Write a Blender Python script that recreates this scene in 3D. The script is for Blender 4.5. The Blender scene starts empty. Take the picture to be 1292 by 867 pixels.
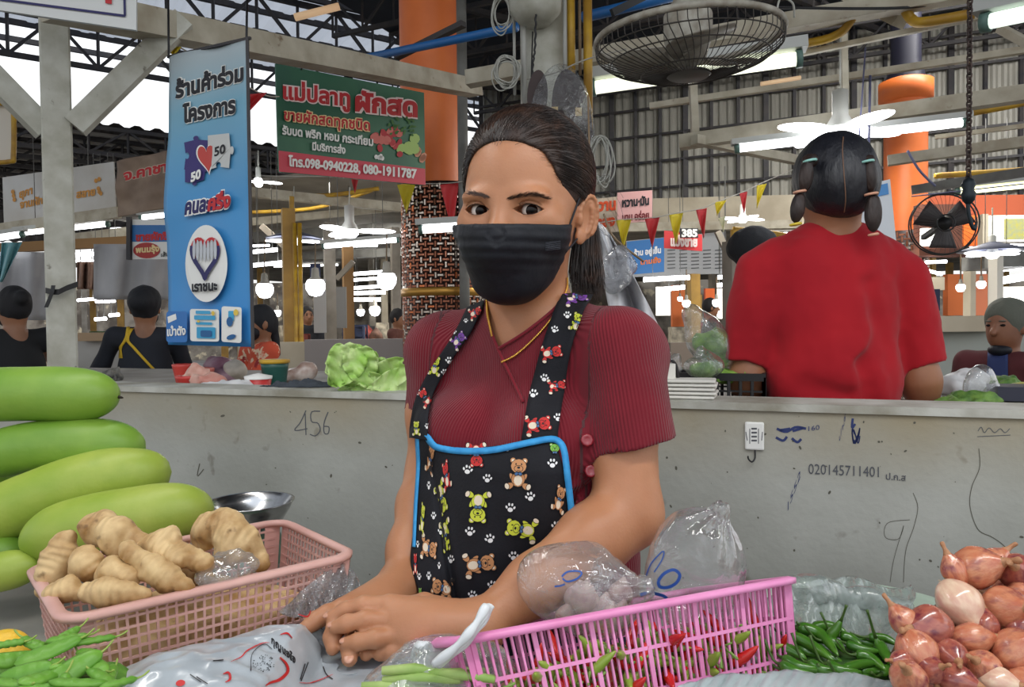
import bpy, bmesh, math, random
import numpy as np
from mathutils import Vector, Matrix
from mathutils.bvhtree import BVHTree
random.seed(7); RNG = np.random.default_rng(7)
SC = bpy.context.scene; COL = SC.collection
PI = math.pi

# ---------------------------------------------------------------- camera
F_PX, CX, CY = 933.0, 646.0, 433.5
CAM = np.array([0.0, 0.0, 1.40])
cam = bpy.data.objects.new('camera', bpy.data.cameras.new('camera'))
COL.objects.link(cam); SC.camera = cam
cam.data.sensor_width = 36.0; cam.data.lens = 36.0*F_PX/1292.0
cam.data.clip_start = 0.05; cam.data.clip_end = 300
MR = Matrix.Rotation(math.radians(90-1.4), 3, 'X') @ Matrix.Rotation(math.radians(-0.6), 3, 'Z')
cam.matrix_world = Matrix.Translation(CAM.tolist()) @ MR.to_4x4()
RM = np.array(MR)

# ---------------------------------------------------------------- world, lights, exposure
wd = bpy.data.worlds.new('sky'); SC.world = wd; wd.use_nodes = True
wn = wd.node_tree
bg = wn.nodes['Background']
tcw = wn.nodes.new('ShaderNodeTexCoord'); sep = wn.nodes.new('ShaderNodeSeparateXYZ')
rmp = wn.nodes.new('ShaderNodeValToRGB')
wn.links.new(tcw.outputs['Generated'], sep.inputs[0]); wn.links.new(sep.outputs['Z'], rmp.inputs[0])
rmp.color_ramp.elements[0].position = 0.0; rmp.color_ramp.elements[0].color = (0.42, 0.42, 0.40, 1)
rmp.color_ramp.elements[1].position = 0.12; rmp.color_ramp.elements[1].color = (1.0, 1.0, 1.0, 1)
e = rmp.color_ramp.elements.new(0.7); e.color = (0.80, 0.88, 1.0, 1)
wn.links.new(rmp.outputs[0], bg.inputs[0]); bg.inputs[1].default_value = 1.45

def area_light(name, loc, rot, sx, sy, power, col=(1, 1, 1)):
    l = bpy.data.lights.new(name, 'AREA'); l.shape = 'RECTANGLE'; l.size = sx; l.size_y = sy
    l.energy = power; l.color = col
    o = bpy.data.objects.new(name, l); o.location = loc; o.rotation_euler = rot; COL.objects.link(o)
    return o
area_light('stall_lamp_light', (0.55, 0.35, 2.35), (math.radians(-12), 0, math.radians(20)), 1.2, 0.10, 13, (1.0, 0.98, 0.94))
area_light('stall_lamp_light', (-0.75, 0.9, 2.30), (0, 0, math.radians(60)), 1.2, 0.10, 7, (1.0, 0.97, 0.92))
for _x, _y, _p in ((-3.2, 8.6, 40), (2.6, 6.0, 90), (-1.0, 12.0, 150), (6.0, 12.0, 150), (-9.0, 13.0, 150), (1.0, 20.0, 220)):
    area_light('hall_fill_light', (_x, _y, 3.15), (0, 0, 0.4), 2.4, 0.12, _p, (1.0, 0.96, 0.88))  # added fill strips that brighten the hall, shaped like tube rows
area_light('cladding_fill_light', (5.0, 6.5, 5.9), (math.radians(62), 0, math.radians(-20)), 3.0, 1.0, 420, (1.0, 0.98, 0.94))  # added above the view to brighten the far cladding

SC.view_settings.view_transform = 'Standard'; SC.view_settings.look = 'None'
SC.view_settings.gamma = 1.0; SC.view_settings.use_curve_mapping = False
SC.view_settings.exposure = 0.0

# ---------------------------------------------------------------- pixel <-> world
def ray(px, py):
    d = RM @ np.array([(px-CX)/F_PX, -(py-CY)/F_PX, -1.0]); return d
def P(px, py, Y):
    d = ray(px, py); return CAM + d*(Y/d[1])
def PZ(px, py, z):
    d = ray(px, py); return CAM + d*((z-CAM[2])/d[2])
def PP(px, py, p0, n):
    d = ray(px, py); n = np.asarray(n, float); return CAM + d*(np.dot(np.asarray(p0)-CAM, n)/np.dot(d, n))
def proj(p):
    q = (np.asarray(p, float)-CAM) @ RM
    return np.stack([CX + F_PX*q[..., 0]/-q[..., 2], CY - F_PX*q[..., 1]/-q[..., 2]], -1)
def nrm(v):
    v = np.asarray(v, float); return v/(np.linalg.norm(v, axis=-1, keepdims=True)+1e-12)

# ---------------------------------------------------------------- materials
MATS = {}
def lin(c):
    return tuple(((x/255.0)/12.92 if x/255.0 <= 0.04045 else ((x/255.0+0.055)/1.055)**2.4) for x in c)
def mat(name, rgb=(128, 128, 128), rough=0.6, metal=0.0, rgb2=None, nscale=8.0, nlo=0.35, nhi=0.65, bump=0.0, bscale=60.0,
        spec=0.5, sss=0.0, emit=0.0, alpha=1.0, trans=0.0, coat=0.0, sheen=0.0, ndetail=4, stretch=None, coords='Object', rgb3=None, n3=30.0, n3lo=0.6, n3hi=0.72):
    if name in MATS: return MATS[name]
    m = bpy.data.materials.new(name); m.use_nodes = True; nt = m.node_tree; b = nt.nodes['Principled BSDF']
    c = (*lin(rgb), 1)
    b.inputs['Base Color'].default_value = c
    b.inputs['Roughness'].default_value = rough; b.inputs['Metallic'].default_value = metal
    b.inputs['Specular IOR Level'].default_value = spec
    b.inputs['Coat Weight'].default_value = coat
    b.inputs['Sheen Weight'].default_value = sheen
    b.inputs['Transmission Weight'].default_value = trans
    b.inputs['Alpha'].default_value = alpha
    if sss:
        b.inputs['Subsurface Weight'].default_value = sss; b.inputs['Subsurface Radius'].default_value = (1.0, 0.35, 0.15)
        b.inputs['Subsurface Scale'].default_value = 0.008
    if emit:
        b.inputs['Emission Color'].default_value = c; b.inputs['Emission Strength'].default_value = emit
    tc = nt.nodes.new('ShaderNodeTexCoord'); mp = nt.nodes.new('ShaderNodeMapping')
    nt.links.new(tc.outputs[coords], mp.inputs[0])
    if stretch: mp.inputs['Scale'].default_value = stretch
    def noise(s, lo, hi, det):
        n = nt.nodes.new('ShaderNodeTexNoise'); n.inputs['Scale'].default_value = s; n.inputs['Detail'].default_value = det
        r = nt.nodes.new('ShaderNodeMapRange'); r.inputs['From Min'].default_value = lo; r.inputs['From Max'].default_value = hi
        nt.links.new(mp.outputs[0], n.inputs['Vector']); nt.links.new(n.outputs['Fac'], r.inputs[0]); return n, r
    last = None
    if rgb2 is not None:
        n, r = noise(nscale, nlo, nhi, ndetail)
        mx = nt.nodes.new('ShaderNodeMix'); mx.data_type = 'RGBA'
        mx.inputs[6].default_value = c; mx.inputs[7].default_value = (*lin(rgb2), 1)
        nt.links.new(r.outputs[0], mx.inputs[0]); last = mx.outputs[2]
    if rgb3 is not None:
        n, r = noise(n3, n3lo, n3hi, 3)
        mx = nt.nodes.new('ShaderNodeMix'); mx.data_type = 'RGBA'
        mx.inputs[6].default_value = c; mx.inputs[7].default_value = (*lin(rgb3), 1)
        if last: nt.links.new(last, mx.inputs[6])
        nt.links.new(r.outputs[0], mx.inputs[0]); last = mx.outputs[2]
    if last: nt.links.new(last, b.inputs['Base Color'])
    if bump:
        n = nt.nodes.new('ShaderNodeTexNoise'); n.inputs['Scale'].default_value = bscale; n.inputs['Detail'].default_value = 5
        nt.links.new(mp.outputs[0], n.inputs['Vector'])
        bp = nt.nodes.new('ShaderNodeBump'); bp.inputs['Strength'].default_value = bump; bp.inputs['Distance'].default_value = 0.004
        nt.links.new(n.outputs['Fac'], bp.inputs['Height']); nt.links.new(bp.outputs[0], b.inputs['Normal'])
    MATS[name] = m; return m
def film(name, white=0.12, gloss=0.35, rgb=(235, 238, 240), rough=0.06, bump=0.8, bscale=28.0):
    """thin clear plastic film: transparent sheet with glints and a little milky scatter"""
    if name in MATS: return MATS[name]
    m = bpy.data.materials.new(name); m.use_nodes = True; nt = m.node_tree
    for n in list(nt.nodes): nt.nodes.remove(n)
    N = nt.nodes.new; L = nt.links.new
    out = N('ShaderNodeOutputMaterial'); tr = N('ShaderNodeBsdfTransparent'); tr.inputs[0].default_value = (0.97, 0.98, 0.98, 1)
    df = N('ShaderNodeBsdfDiffuse'); df.inputs[0].default_value = (*lin(rgb), 1)
    tl = N('ShaderNodeBsdfTranslucent'); tl.inputs[0].default_value = (*lin(rgb), 1)
    dm = N('ShaderNodeMixShader'); dm.inputs[0].default_value = 0.4; L(df.outputs[0], dm.inputs[1]); L(tl.outputs[0], dm.inputs[2])
    m1 = N('ShaderNodeMixShader'); L(tr.outputs[0], m1.inputs[1]); L(dm.outputs[0], m1.inputs[2])
    gl = N('ShaderNodeBsdfGlossy'); gl.inputs['Roughness'].default_value = rough
    m2 = N('ShaderNodeMixShader'); L(m1.outputs[0], m2.inputs[1]); L(gl.outputs[0], m2.inputs[2])
    tc = N('ShaderNodeTexCoord'); ns = N('ShaderNodeTexNoise'); ns.inputs['Scale'].default_value = bscale; ns.inputs['Detail'].default_value = 4
    ns.inputs['Distortion'].default_value = 1.2
    L(tc.outputs['Object'], ns.inputs['Vector'])
    bp = N('ShaderNodeBump'); bp.inputs['Strength'].default_value = bump; bp.inputs['Distance'].default_value = 0.006
    L(ns.outputs['Fac'], bp.inputs['Height']); L(bp.outputs[0], gl.inputs['Normal'])
    fr = N('ShaderNodeLayerWeight'); fr.inputs[0].default_value = gloss; L(bp.outputs[0], fr.inputs['Normal'])
    L(fr.outputs['Facing'], m2.inputs[0])
    wr = N('ShaderNodeMapRange'); wr.inputs['From Min'].default_value = 0.3; wr.inputs['From Max'].default_value = 0.75
    wr.inputs['To Min'].default_value = white*0.5; wr.inputs['To Max'].default_value = min(1, white*1.6)
    L(ns.outputs['Fac'], wr.inputs[0]); L(wr.outputs[0], m1.inputs[0])
    # facing is too strong face-on: square it
    pw = N('ShaderNodeMath'); pw.operation = 'MULTIPLY'; L(fr.outputs['Facing'], pw.inputs[0]); pw.inputs[1].default_value = 0.75
    L(pw.outputs[0], m2.inputs[0])
    L(m2.outputs[0], out.inputs[0]); MATS[name] = m; return m
def glow(name, rgb, s):
    return mat(name, rgb, emit=s)

# ---------------------------------------------------------------- objects
BASE = {}
def base_of(o):
    while o is not None and o.parent is not None: o = o.parent
    return BASE.get(o.name, np.zeros(3)) if o is not None else np.zeros(3)
def props(o, label=None, cat=None, group=None, kind=None):
    if label: o['label'] = label
    if cat: o['category'] = cat
    if group: o['group'] = group
    if kind: o['kind'] = kind
    return o
def thing(name, label, cat, loc, group=None, kind=None):
    o = bpy.data.objects.new(name, None); o.empty_display_size = 0.05; COL.objects.link(o)
    o.location = [float(x) for x in loc]; BASE[o.name] = np.array(loc, float)
    return props(o, label, cat, group, kind)
def mobj(name, v, f, m, parent=None, smooth=True, mi=None, label=None, cat=None, group=None, kind=None, attr=None, origin=None):
    v = np.asarray(v, float).reshape(-1, 3)
    if parent is not None: b = base_of(parent)
    elif origin is not None: b = np.asarray(origin, float)
    elif kind == 'structure': b = np.zeros(3)
    else: b = np.array([(v[:, 0].min()+v[:, 0].max())/2, (v[:, 1].min()+v[:, 1].max())/2, v[:, 2].min()])
    me = bpy.data.meshes.new(name)
    if isinstance(f, np.ndarray) and f.ndim == 2:
        n, k = f.shape
        me.vertices.add(len(v)); me.vertices.foreach_set('co', (v-b).astype(np.float32).ravel())
        me.loops.add(n*k); me.loops.foreach_set('vertex_index', f.astype(np.int32).ravel())
        me.polygons.add(n); me.polygons.foreach_set('loop_start', (np.arange(n)*k).astype(np.int32))
        me.update(calc_edges=True); me.validate()
    else:
        me.from_pydata((v-b).tolist(), [], [list(map(int, q)) for q in f]); me.update()
    for x in (m if isinstance(m, (list, tuple)) else [m]): me.materials.append(x)
    if mi is not None: me.polygons.foreach_set('material_index', np.asarray(mi, np.int32))
    if smooth: me.polygons.foreach_set('use_smooth', np.ones(len(me.polygons), bool))
    if attr:
        for k, val in attr.items():
            a = me.attributes.new(k, 'FLOAT', 'POINT'); a.data.foreach_set('value', np.asarray(val, np.float32))
    o = bpy.data.objects.new(name, me); COL.objects.link(o)
    if parent is not None: o.parent = parent
    else:
        o.location = b.tolist(); BASE[o.name] = b
    return props(o, label, cat, group, kind)
def copy_tree(o, parent=None):
    c = o.copy(); COL.objects.link(c)
    if parent is not None: c.parent = parent
    for ch in list(o.children): copy_tree(ch, c)
    return c

class MB:
    def __init__(s): s.v = []; s.f = []; s.mi = []; s.n = 0
    def add(s, v, f, mi=0):
        v = np.asarray(v, float).reshape(-1, 3); s.v.append(v)
        for q in f: s.f.append([int(i)+s.n for i in q]); s.mi.append(mi)
        s.n += len(v); return s
    def box(s, c, size, R=None, mi=0):
        v, f = boxvf(c, size, R); return s.add(v, f, mi)
    def beam(s, a, b, w, h=None, mi=0, up=(0, 0, 1)):
        v, f = beamvf(a, b, w, h or w, up); return s.add(v, f, mi)
    def tube(s, pts, r, n=8, mi=0, caps=True, closed=False):
        v, f = tubevf(pts, r, n, caps, closed); return s.add(v, f, mi)
    def lathe(s, prof, c, n=24, axis=(0, 0, 1), mi=0):
        v, f = lathevf(prof, c, n, axis); return s.add(v, f, mi)
    def obj(s, name, m, parent=None, smooth=False, **k):
        return mobj(name, np.concatenate(s.v), s.f, m, parent, smooth, s.mi if isinstance(m, (list, tuple)) else None, **k)
def boxvf(c, size, R=None):
    h = np.asarray(size, float)/2
    v = np.array([[x, y, z] for x in (-1, 1) for y in (-1, 1) for z in (-1, 1)])*h
    if R is not None: v = v @ np.asarray(R, float).T
    return v+np.asarray(c, float), [(0, 1, 3, 2), (4, 6, 7, 5), (0, 4, 5, 1), (2, 3, 7, 6), (0, 2, 6, 4), (1, 5, 7, 3)]
def frame_of(d, up=(0, 0, 1)):
    d = nrm(d); up = np.asarray(up, float)
    if abs(np.dot(d, up)) > 0.98: up = np.array([0, 1.0, 0]) if abs(d[1]) < 0.9 else np.array([1.0, 0, 0])
    s = nrm(np.cross(d, up)); u = np.cross(s, d); return d, s, u
def beamvf(a, b, w, h, up=(0, 0, 1)):
    a = np.asarray(a, float); b = np.asarray(b, float); d, s, u = frame_of(b-a, up)
    R = np.stack([d, s, u], 1); return boxvf((a+b)/2, (np.linalg.norm(b-a), w, h), R)
def tubevf(pts, r, n=8, caps=True, closed=False):
    pts = np.asarray(pts, float); N = len(pts); r = np.broadcast_to(np.asarray(r, float), (N,))
    T = np.gradient(pts, axis=0) if not closed else (np.roll(pts, -1, 0)-np.roll(pts, 1, 0))
    T = nrm(T); V = np.zeros((N, n, 3)); _, s, u = frame_of(T[0])
    for i in range(N):
        s = s-np.dot(s, T[i])*T[i]; s = nrm(s); u = np.cross(T[i], s)
        a = np.arange(n)/n*2*PI
        V[i] = pts[i]+r[i]*(np.cos(a)[:, None]*s+np.sin(a)[:, None]*u)
    f = []
    for i in range(N if closed else N-1):
        j = (i+1) % N
        for k in range(n):
            l = (k+1) % n; f.append((i*n+k, i*n+l, j*n+l, j*n+k))
    v = V.reshape(-1, 3)
    if caps and not closed: f.append(list(range(n))[::-1]); f.append([(N-1)*n+k for k in range(n)])
    return v, f
def lathevf(prof, c, n=24, axis=(0, 0, 1)):
    d, s, u = frame_of(axis) ; c = np.asarray(c, float)
    a = np.arange(n)/n*2*PI; v = []; f = []
    for r, z in prof: v.append(c+d*z+r*(np.cos(a)[:, None]*s+np.sin(a)[:, None]*u))
    m = len(prof)
    for i in range(m-1):
        for k in range(n):
            l = (k+1) % n; f.append((i*n+k, i*n+l, (i+1)*n+l, (i+1)*n+k))
    return np.concatenate(v), f
def spline(pts, n):
    pts = np.asarray(pts, float); m = len(pts); t = np.linspace(0, m-1, n); out = np.zeros((n, pts.shape[1]))
    for i, x in enumerate(t):
        k = min(int(x), m-2); u = x-k
        p0 = pts[max(k-1, 0)]; p1 = pts[k]; p2 = pts[k+1]; p3 = pts[min(k+2, m-1)]
        out[i] = 0.5*((2*p1)+(p2-p0)*u+(2*p0-5*p1+4*p2-p3)*u*u+(3*p1-p0-3*p2+p3)*u**3)
    return out
def rotz(a): c, s = math.cos(a), math.sin(a); return np.array([[c, -s, 0], [s, c, 0], [0, 0, 1.0]])
def rotx(a): c, s = math.cos(a), math.sin(a); return np.array([[1.0, 0, 0], [0, c, -s], [0, s, c]])
def roty(a): c, s = math.cos(a), math.sin(a); return np.array([[c, 0, s], [0, 1.0, 0], [-s, 0, c]])

# ---------------------------------------------------------------- noise (numpy value noise)
_G = RNG.random((32, 32, 32)).astype(np.float32)
def vnoise(p, s):
    q = np.asarray(p, float)*s; i = np.floor(q).astype(int); f = q-i; f = f*f*(3-2*f); i &= 31; j = (i+1) & 31
    r = 0
    for dx in (0, 1):
        for dy in (0, 1):
            for dz in (0, 1):
                w = (f[..., 0] if dx else 1-f[..., 0])*(f[..., 1] if dy else 1-f[..., 1])*(f[..., 2] if dz else 1-f[..., 2])
                r = r+w*_G[(j if dx else i)[..., 0], (j if dy else i)[..., 1], (j if dz else i)[..., 2]]
    return r*2-1

# ---------------------------------------------------------------- signed distance modelling
class SDF:
    """list of blended shapes -> one continuous surface (surface nets)"""
    def __init__(s, M=None, o=(0, 0, 0)):
        s.ops = []; s.M = np.eye(3) if M is None else np.asarray(M, float); s.o = np.asarray(o, float)
    def frame(s, M, o): s.M = np.asarray(M, float); s.o = np.asarray(o, float); return s
    def w(s, p): return s.M @ np.asarray(p, float)+s.o
    def ell(s, c, r, k=0.01, mode='+', R=None):
        A = s.M if R is None else s.M @ np.asarray(R, float); c = s.w(c); r = np.asarray(r, float)*np.ones(3)
        def f(p):
            q = (p-c) @ A; a = q/r; k0 = np.sqrt((a*a).sum(-1)); a = a/r; k1 = np.sqrt((a*a).sum(-1))+1e-9
            return k0*(k0-1)/k1
        s.ops.append((mode, f, c-r.max(), c+r.max(), k)); return s
    def cap(s, a, b, ra, rb=None, k=0.01, mode='+'):
        a = s.w(a); b = s.w(b); rb = ra if rb is None else rb; ba = b-a; L = np.dot(ba, ba)+1e-12
        def f(p):
            t = np.clip((p-a) @ ba/L, 0, 1); q = p-a-t[..., None]*ba
            return np.sqrt((q*q).sum(-1))-(ra+(rb-ra)*t)
        R = max(ra, rb); s.ops.append((mode, f, np.minimum(a, b)-R, np.maximum(a, b)+R, k)); return s
    def chain(s, pts, rs, k=0.008, k0=None):
        for i in range(len(pts)-1): s.cap(pts[i], pts[i+1], rs[i], rs[i+1], k0 if (i == 0 and k0 is not None) else k)
        return s
    def half(s, p0, n, k=0.002, lo=None, hi=None):
        """cut away the side the normal points to"""
        p0 = s.w(p0); n = nrm(s.M @ np.asarray(n, float))
        def f(p): return -((p-p0) @ n)
        s.ops.append(('-', f, np.full(3, -1e3) if lo is None else s.w(lo), np.full(3, 1e3) if hi is None else s.w(hi), k)); return s
    def fun(s, f, lo, hi, k=0.005, mode='+'):
        s.ops.append((mode, f, np.asarray(lo, float), np.asarray(hi, float), k)); return s
    def disp(s, f): s.ops.append(('d', f, None, None, 0)); return s
    @staticmethod
    def comb(mode, a, d, k):
        if mode == '-': d = -d; a, d = -a, -d; r = SDF.smin(a, d, k); return -r
        return SDF.smin(a, d, k)
    @staticmethod
    def smin(a, b, k):
        if k <= 0: return np.minimum(a, b)
        h = np.maximum(k-np.abs(a-b), 0)/k; return np.minimum(a, b)-h*h*k*0.25
    def eval(s, p, big=1.0):
        v = np.full(len(p), big)
        for mode, f, lo, hi, k in s.ops:
            if mode == 'd': v = v+f(p); continue
            m = k+0.02
            sel = np.all((p > lo-m) & (p < hi+m), axis=1)
            if not sel.any(): continue
            v[sel] = SDF.comb(mode, v[sel], f(p[sel]), k)
        return v
    def mesh(s, h, lo=None, hi=None, newton=1):
        if lo is None:
            L = [o for o in s.ops if o[0] == '+']; lo = np.min([o[2]-o[4]/4 for o in L], 0)-3*h; hi = np.max([o[3]+o[4]/4 for o in L], 0)+3*h
        lo = np.asarray(lo, float); hi = np.asarray(hi, float)
        n = np.ceil((hi-lo)/h).astype(int)+1
        ax = [lo[i]+np.arange(n[i])*h for i in range(3)]
        V = np.full(n, 1.0, np.float32)
        for mode, f, a, b, k in s.ops:
            if mode == 'd': continue
            m = k+3*h
            i0 = np.clip(np.floor((a-m-lo)/h).astype(int), 0, n); i1 = np.clip(np.ceil((b+m-lo)/h).astype(int)+1, 0, n)
            if np.any(i1 <= i0): continue
            sl = tuple(slice(i0[i], i1[i]) for i in range(3))
            if mode == '-':
                pass
            g = np.stack(np.meshgrid(ax[0][sl[0]], ax[1][sl[1]], ax[2][sl[2]], indexing='ij'), -1).reshape(-1, 3)
            cur = V[sl].reshape(-1)
            act = np.ones(len(cur), bool) if mode == '+' else cur < k+2*h
            if act.any():
                cur = cur.copy(); cur[act] = SDF.comb(mode, cur[act], f(g[act]), k)
                V[sl] = cur.reshape(V[sl].shape)
        D = [f for mode, f, *_ in s.ops if mode == 'd']
        if D:
            idx = np.argwhere(np.abs(V) < 0.02+h)
            g = lo+idx*h
            for f in D: V[tuple(idx.T)] += f(g).astype(np.float32)
        v, q = surface_nets(V, lo, h)
        for _ in range(newton): v = s.project(v)
        return v, q
    def project(s, v, eps=5e-4, step=1.0, lim=0.004):
        d = s.eval(v); g = np.zeros_like(v)
        for i in range(3):
            e = np.zeros(3); e[i] = eps; g[:, i] = (s.eval(v+e)-s.eval(v-e))/(2*eps)
        L = (g*g).sum(1)+1e-6; mv = -(d/L)[:, None]*g
        ln = np.linalg.norm(mv, axis=1, keepdims=True); mv *= np.minimum(1, lim/(ln+1e-9))
        mv[np.abs(d) > 0.02] = 0
        return v+step*mv
def surface_nets(V, lo, h):
    S = V < 0; n = np.array(V.shape)
    c = np.zeros(n-1, np.int8)
    for dx in (0, 1):
        for dy in (0, 1):
            for dz in (0, 1): c += S[dx:n[0]-1+dx, dy:n[1]-1+dy, dz:n[2]-1+dz]
    act = (c > 0) & (c < 8); idx = np.argwhere(act)
    ids = np.full(n-1, -1, np.int32); ids[tuple(idx.T)] = np.arange(len(idx))
    co = [(x, y, z) for x in (0, 1) for y in (0, 1) for z in (0, 1)]
    vals = {o: V[tuple((idx+np.array(o)).T)] for o in co}
    acc = np.zeros((len(idx), 3)); cnt = np.zeros(len(idx))
    for a in co:
        for ax in range(3):
            if a[ax] == 0:
                b = list(a); b[ax] = 1; b = tuple(b)
                va, vb = vals[a].astype(float), vals[b].astype(float); m = (va < 0) != (vb < 0)
                t = np.where(m, va/(va-vb+1e-20), 0)
                p = np.tile(np.array(a, float), (len(idx), 1)); p[:, ax] = t
                acc[m] += p[m]; cnt[m] += 1
    v = lo+(idx+acc/cnt[:, None])*h
    F = []
    for ax in range(3):
        sl0 = [slice(None)]*3; sl1 = [slice(None)]*3; sl0[ax] = slice(0, -1); sl1[ax] = slice(1, None)
        a = S[tuple(sl0)]; b = S[tuple(sl1)]; m = a != b
        o1, o2 = [i for i in range(3) if i != ax]
        e = np.argwhere(m); e = e[(e[:, o1] > 0) & (e[:, o2] > 0) & (e[:, o1] < n[o1]-1) & (e[:, o2] < n[o2]-1)]
        if not len(e): continue
        def cell(d1, d2):
            k = e.copy(); k[:, o1] += d1; k[:, o2] += d2; return ids[tuple(k.T)]
        q = np.stack([cell(-1, -1), cell(0, -1), cell(0, 0), cell(-1, 0)], 1)
        flip = ~a[tuple(e.T)]
        if ax == 1: flip = ~flip
        q[flip] = q[flip][:, ::-1]; F.append(q)
    return v, np.concatenate(F)
def lap(v, q, it=1, w=0.5):
    for _ in range(it):
        s = np.zeros_like(v); c = np.zeros(len(v))
        for i in range(4):
            for j in (1, 3):
                np.add.at(s, q[:, i], v[q[:, (i+j) % 4]]); np.add.at(c, q[:, i], 1)
        v = v*(1-w)+w*s/np.maximum(c, 1)[:, None]
    return v

# ---------------------------------------------------------------- sheets controlled by depth points
def tps(ctrl, lam=1e-3):
    """smooth function Y(px,py) through control points (px,py,Y)"""
    c = np.asarray(ctrl, float); X = c[:, :2]/100.0; n = len(c)
    def U(r2): return np.where(r2 > 1e-12, r2*np.log(r2+1e-12), 0)*0.5
    K = U(((X[:, None]-X[None])**2).sum(-1))+lam*np.eye(n); Q = np.hstack([np.ones((n, 1)), X])
    A = np.block([[K, Q], [Q.T, np.zeros((3, 3))]]); s = np.linalg.solve(A, np.concatenate([c[:, 2], np.zeros(3)]))
    def f(px, py):
        p = np.stack(np.broadcast_arrays(np.asarray(px, float), np.asarray(py, float)), -1)/100.0
        r2 = ((p[..., None, :]-X)**2).sum(-1)
        return (U(r2)*s[:n]).sum(-1)+s[n]+p @ s[n+1:]
    return f
def Parr(px, py, Y):
    px, py, Y = np.broadcast_arrays(np.asarray(px, float), np.asarray(py, float), np.asarray(Y, float))
    d = np.stack([(px-CX)/F_PX, -(py-CY)/F_PX, -np.ones_like(px)], -1) @ RM.T
    return CAM+d*(Y/d[..., 1])[..., None]
def sheet(fn_px, nu, nv, fY, thick=0.0015):
    """closed thin sheet: fn_px(u,v)->(px,py); depth from fY"""
    u, v = np.meshgrid(np.linspace(0, 1, nu), np.linspace(0, 1, nv), indexing='ij')
    px, py = fn_px(u, v); A = Parr(px, py, fY(px, py))
    return slab(A, thick)
def slab(A, thick):
    nu, nv = A.shape[:2]
    n = nrm(np.cross(np.gradient(A, axis=0), np.gradient(A, axis=1)))
    B = A-n*thick; v = np.concatenate([A.reshape(-1, 3), B.reshape(-1, 3)]); f = []; N = nu*nv
    for i in range(nu-1):
        for j in range(nv-1):
            a, b, c, d = i*nv+j, (i+1)*nv+j, (i+1)*nv+j+1, i*nv+j+1
            f.append((a, b, c, d)); f.append((N+d, N+c, N+b, N+a))
    def rim(l):
        for a, b in zip(l[:-1], l[1:]): f.append((b, a, N+a, N+b))
    rim([j for j in range(nv)][::-1]); rim([i*nv for i in range(nu)])
    rim([(nu-1)*nv+j for j in range(nv)]); rim([i*nv+nv-1 for i in range(nu)][::-1])
    return v, f
def bvh_of(o, extra=()):
    M = o.matrix_world; me = o.data; b = Vector(base_of(o).tolist())
    return BVHTree.FromPolygons([v.co+b for v in me.vertices], [tuple(p.vertices) for p in me.polygons])
def caster(bvh, off=0.001, fallback=None):
    def hit(px, py, o=off):
        d = ray(px, py); dn = nrm(d)
        r = bvh.ray_cast(Vector(CAM.tolist()), Vector(dn.tolist()))
        if r[0] is None: return fallback(px, py)-dn*o if fallback else None
        n = np.array(r[1]); n = n if np.dot(n, dn) < 0 else -n
        return np.array(r[0])-dn*o*0.3+n*o*0.9
    return hit

# ---------------------------------------------------------------- lettering
_TC = {}
def text2d(body, bold=0.03):
    key = (body, bold)
    if key in _TC: return _TC[key]
    out_v = []; out_f = []; n = 0
    for mode in (0, 1):
        if mode == 1 and bold <= 0: continue
        c = bpy.data.curves.new('lettering', 'FONT'); c.body = body; c.resolution_u = 3
        if mode == 1: c.fill_mode = 'NONE'; c.bevel_depth = bold; c.bevel_resolution = 0
        o = bpy.data.objects.new('lettering', c); COL.objects.link(o)
        dg = bpy.context.evaluated_depsgraph_get(); me = bpy.data.meshes.new_from_object(o.evaluated_get(dg))
        v = np.array([list(x.co) for x in me.vertices]).reshape(-1, 3); fs = [list(p.vertices) for p in me.polygons if mode == 0 or p.normal.z > 1e-4]
        v[:, 2] = 0.0006 if mode == 0 else np.maximum(v[:, 2], 0)/max(bold, 1e-6)*0.0005
        out_v.append(v); out_f += [[i+n for i in p] for p in fs]; n += len(v)
        bpy.data.objects.remove(o); bpy.data.curves.remove(c); bpy.data.meshes.remove(me)
    v = np.concatenate(out_v); x0, x1 = v[:, 0].min(), v[:, 0].max(); v = v-[x0, 0, 0]; w = x1-x0
    _TC[key] = (v, out_f, w); return _TC[key]
def text_px(mb, body, p0, p1, h, hit, bold=0.03, mi=0, off=None, slant=0.0):
    """lettering from pixel p0 to p1 (baseline), letter height h px, laid on a surface by hit(px,py)"""
    v, f, w = text2d(body, bold); p0 = np.array(p0, float); p1 = np.array(p1, float)
    d = (p1-p0)/w; V = []
    for x, y, l in v:
        q = p0+d*(x+y*slant)+np.array([0, -1.0])*y*h/0.7
        r = hit(q[0], q[1], (0.0006 if off is None else off)+l)
        V.append(r)
    mb.add(V, f, mi)
def poly_px(mb, pts, hit, mi=0, off=None):
    c = np.mean(pts, axis=0); V = []
    for q in [c]+list(pts):
        V.append(hit(q[0], q[1]) if off is None else hit(q[0], q[1], off))
    n = len(pts); mb.add(V, [(0, 1+i, 1+(i+1) % n) for i in range(n)], mi)
def ngon_px(mb, pts, hit, mi=0, off=None):
    V = [hit(q[0], q[1]) if off is None else hit(q[0], q[1], off) for q in pts]
    mb.add(V, [list(range(len(pts)))], mi)
def oval(cx, cy, rx, ry, a=0.0, n=14):
    t = np.arange(n)/n*2*PI; c, s = math.cos(a), math.sin(a); x = rx*np.cos(t); y = ry*np.sin(t)
    return np.stack([cx+x*c-y*s, cy+x*s+y*c], 1)
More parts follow.
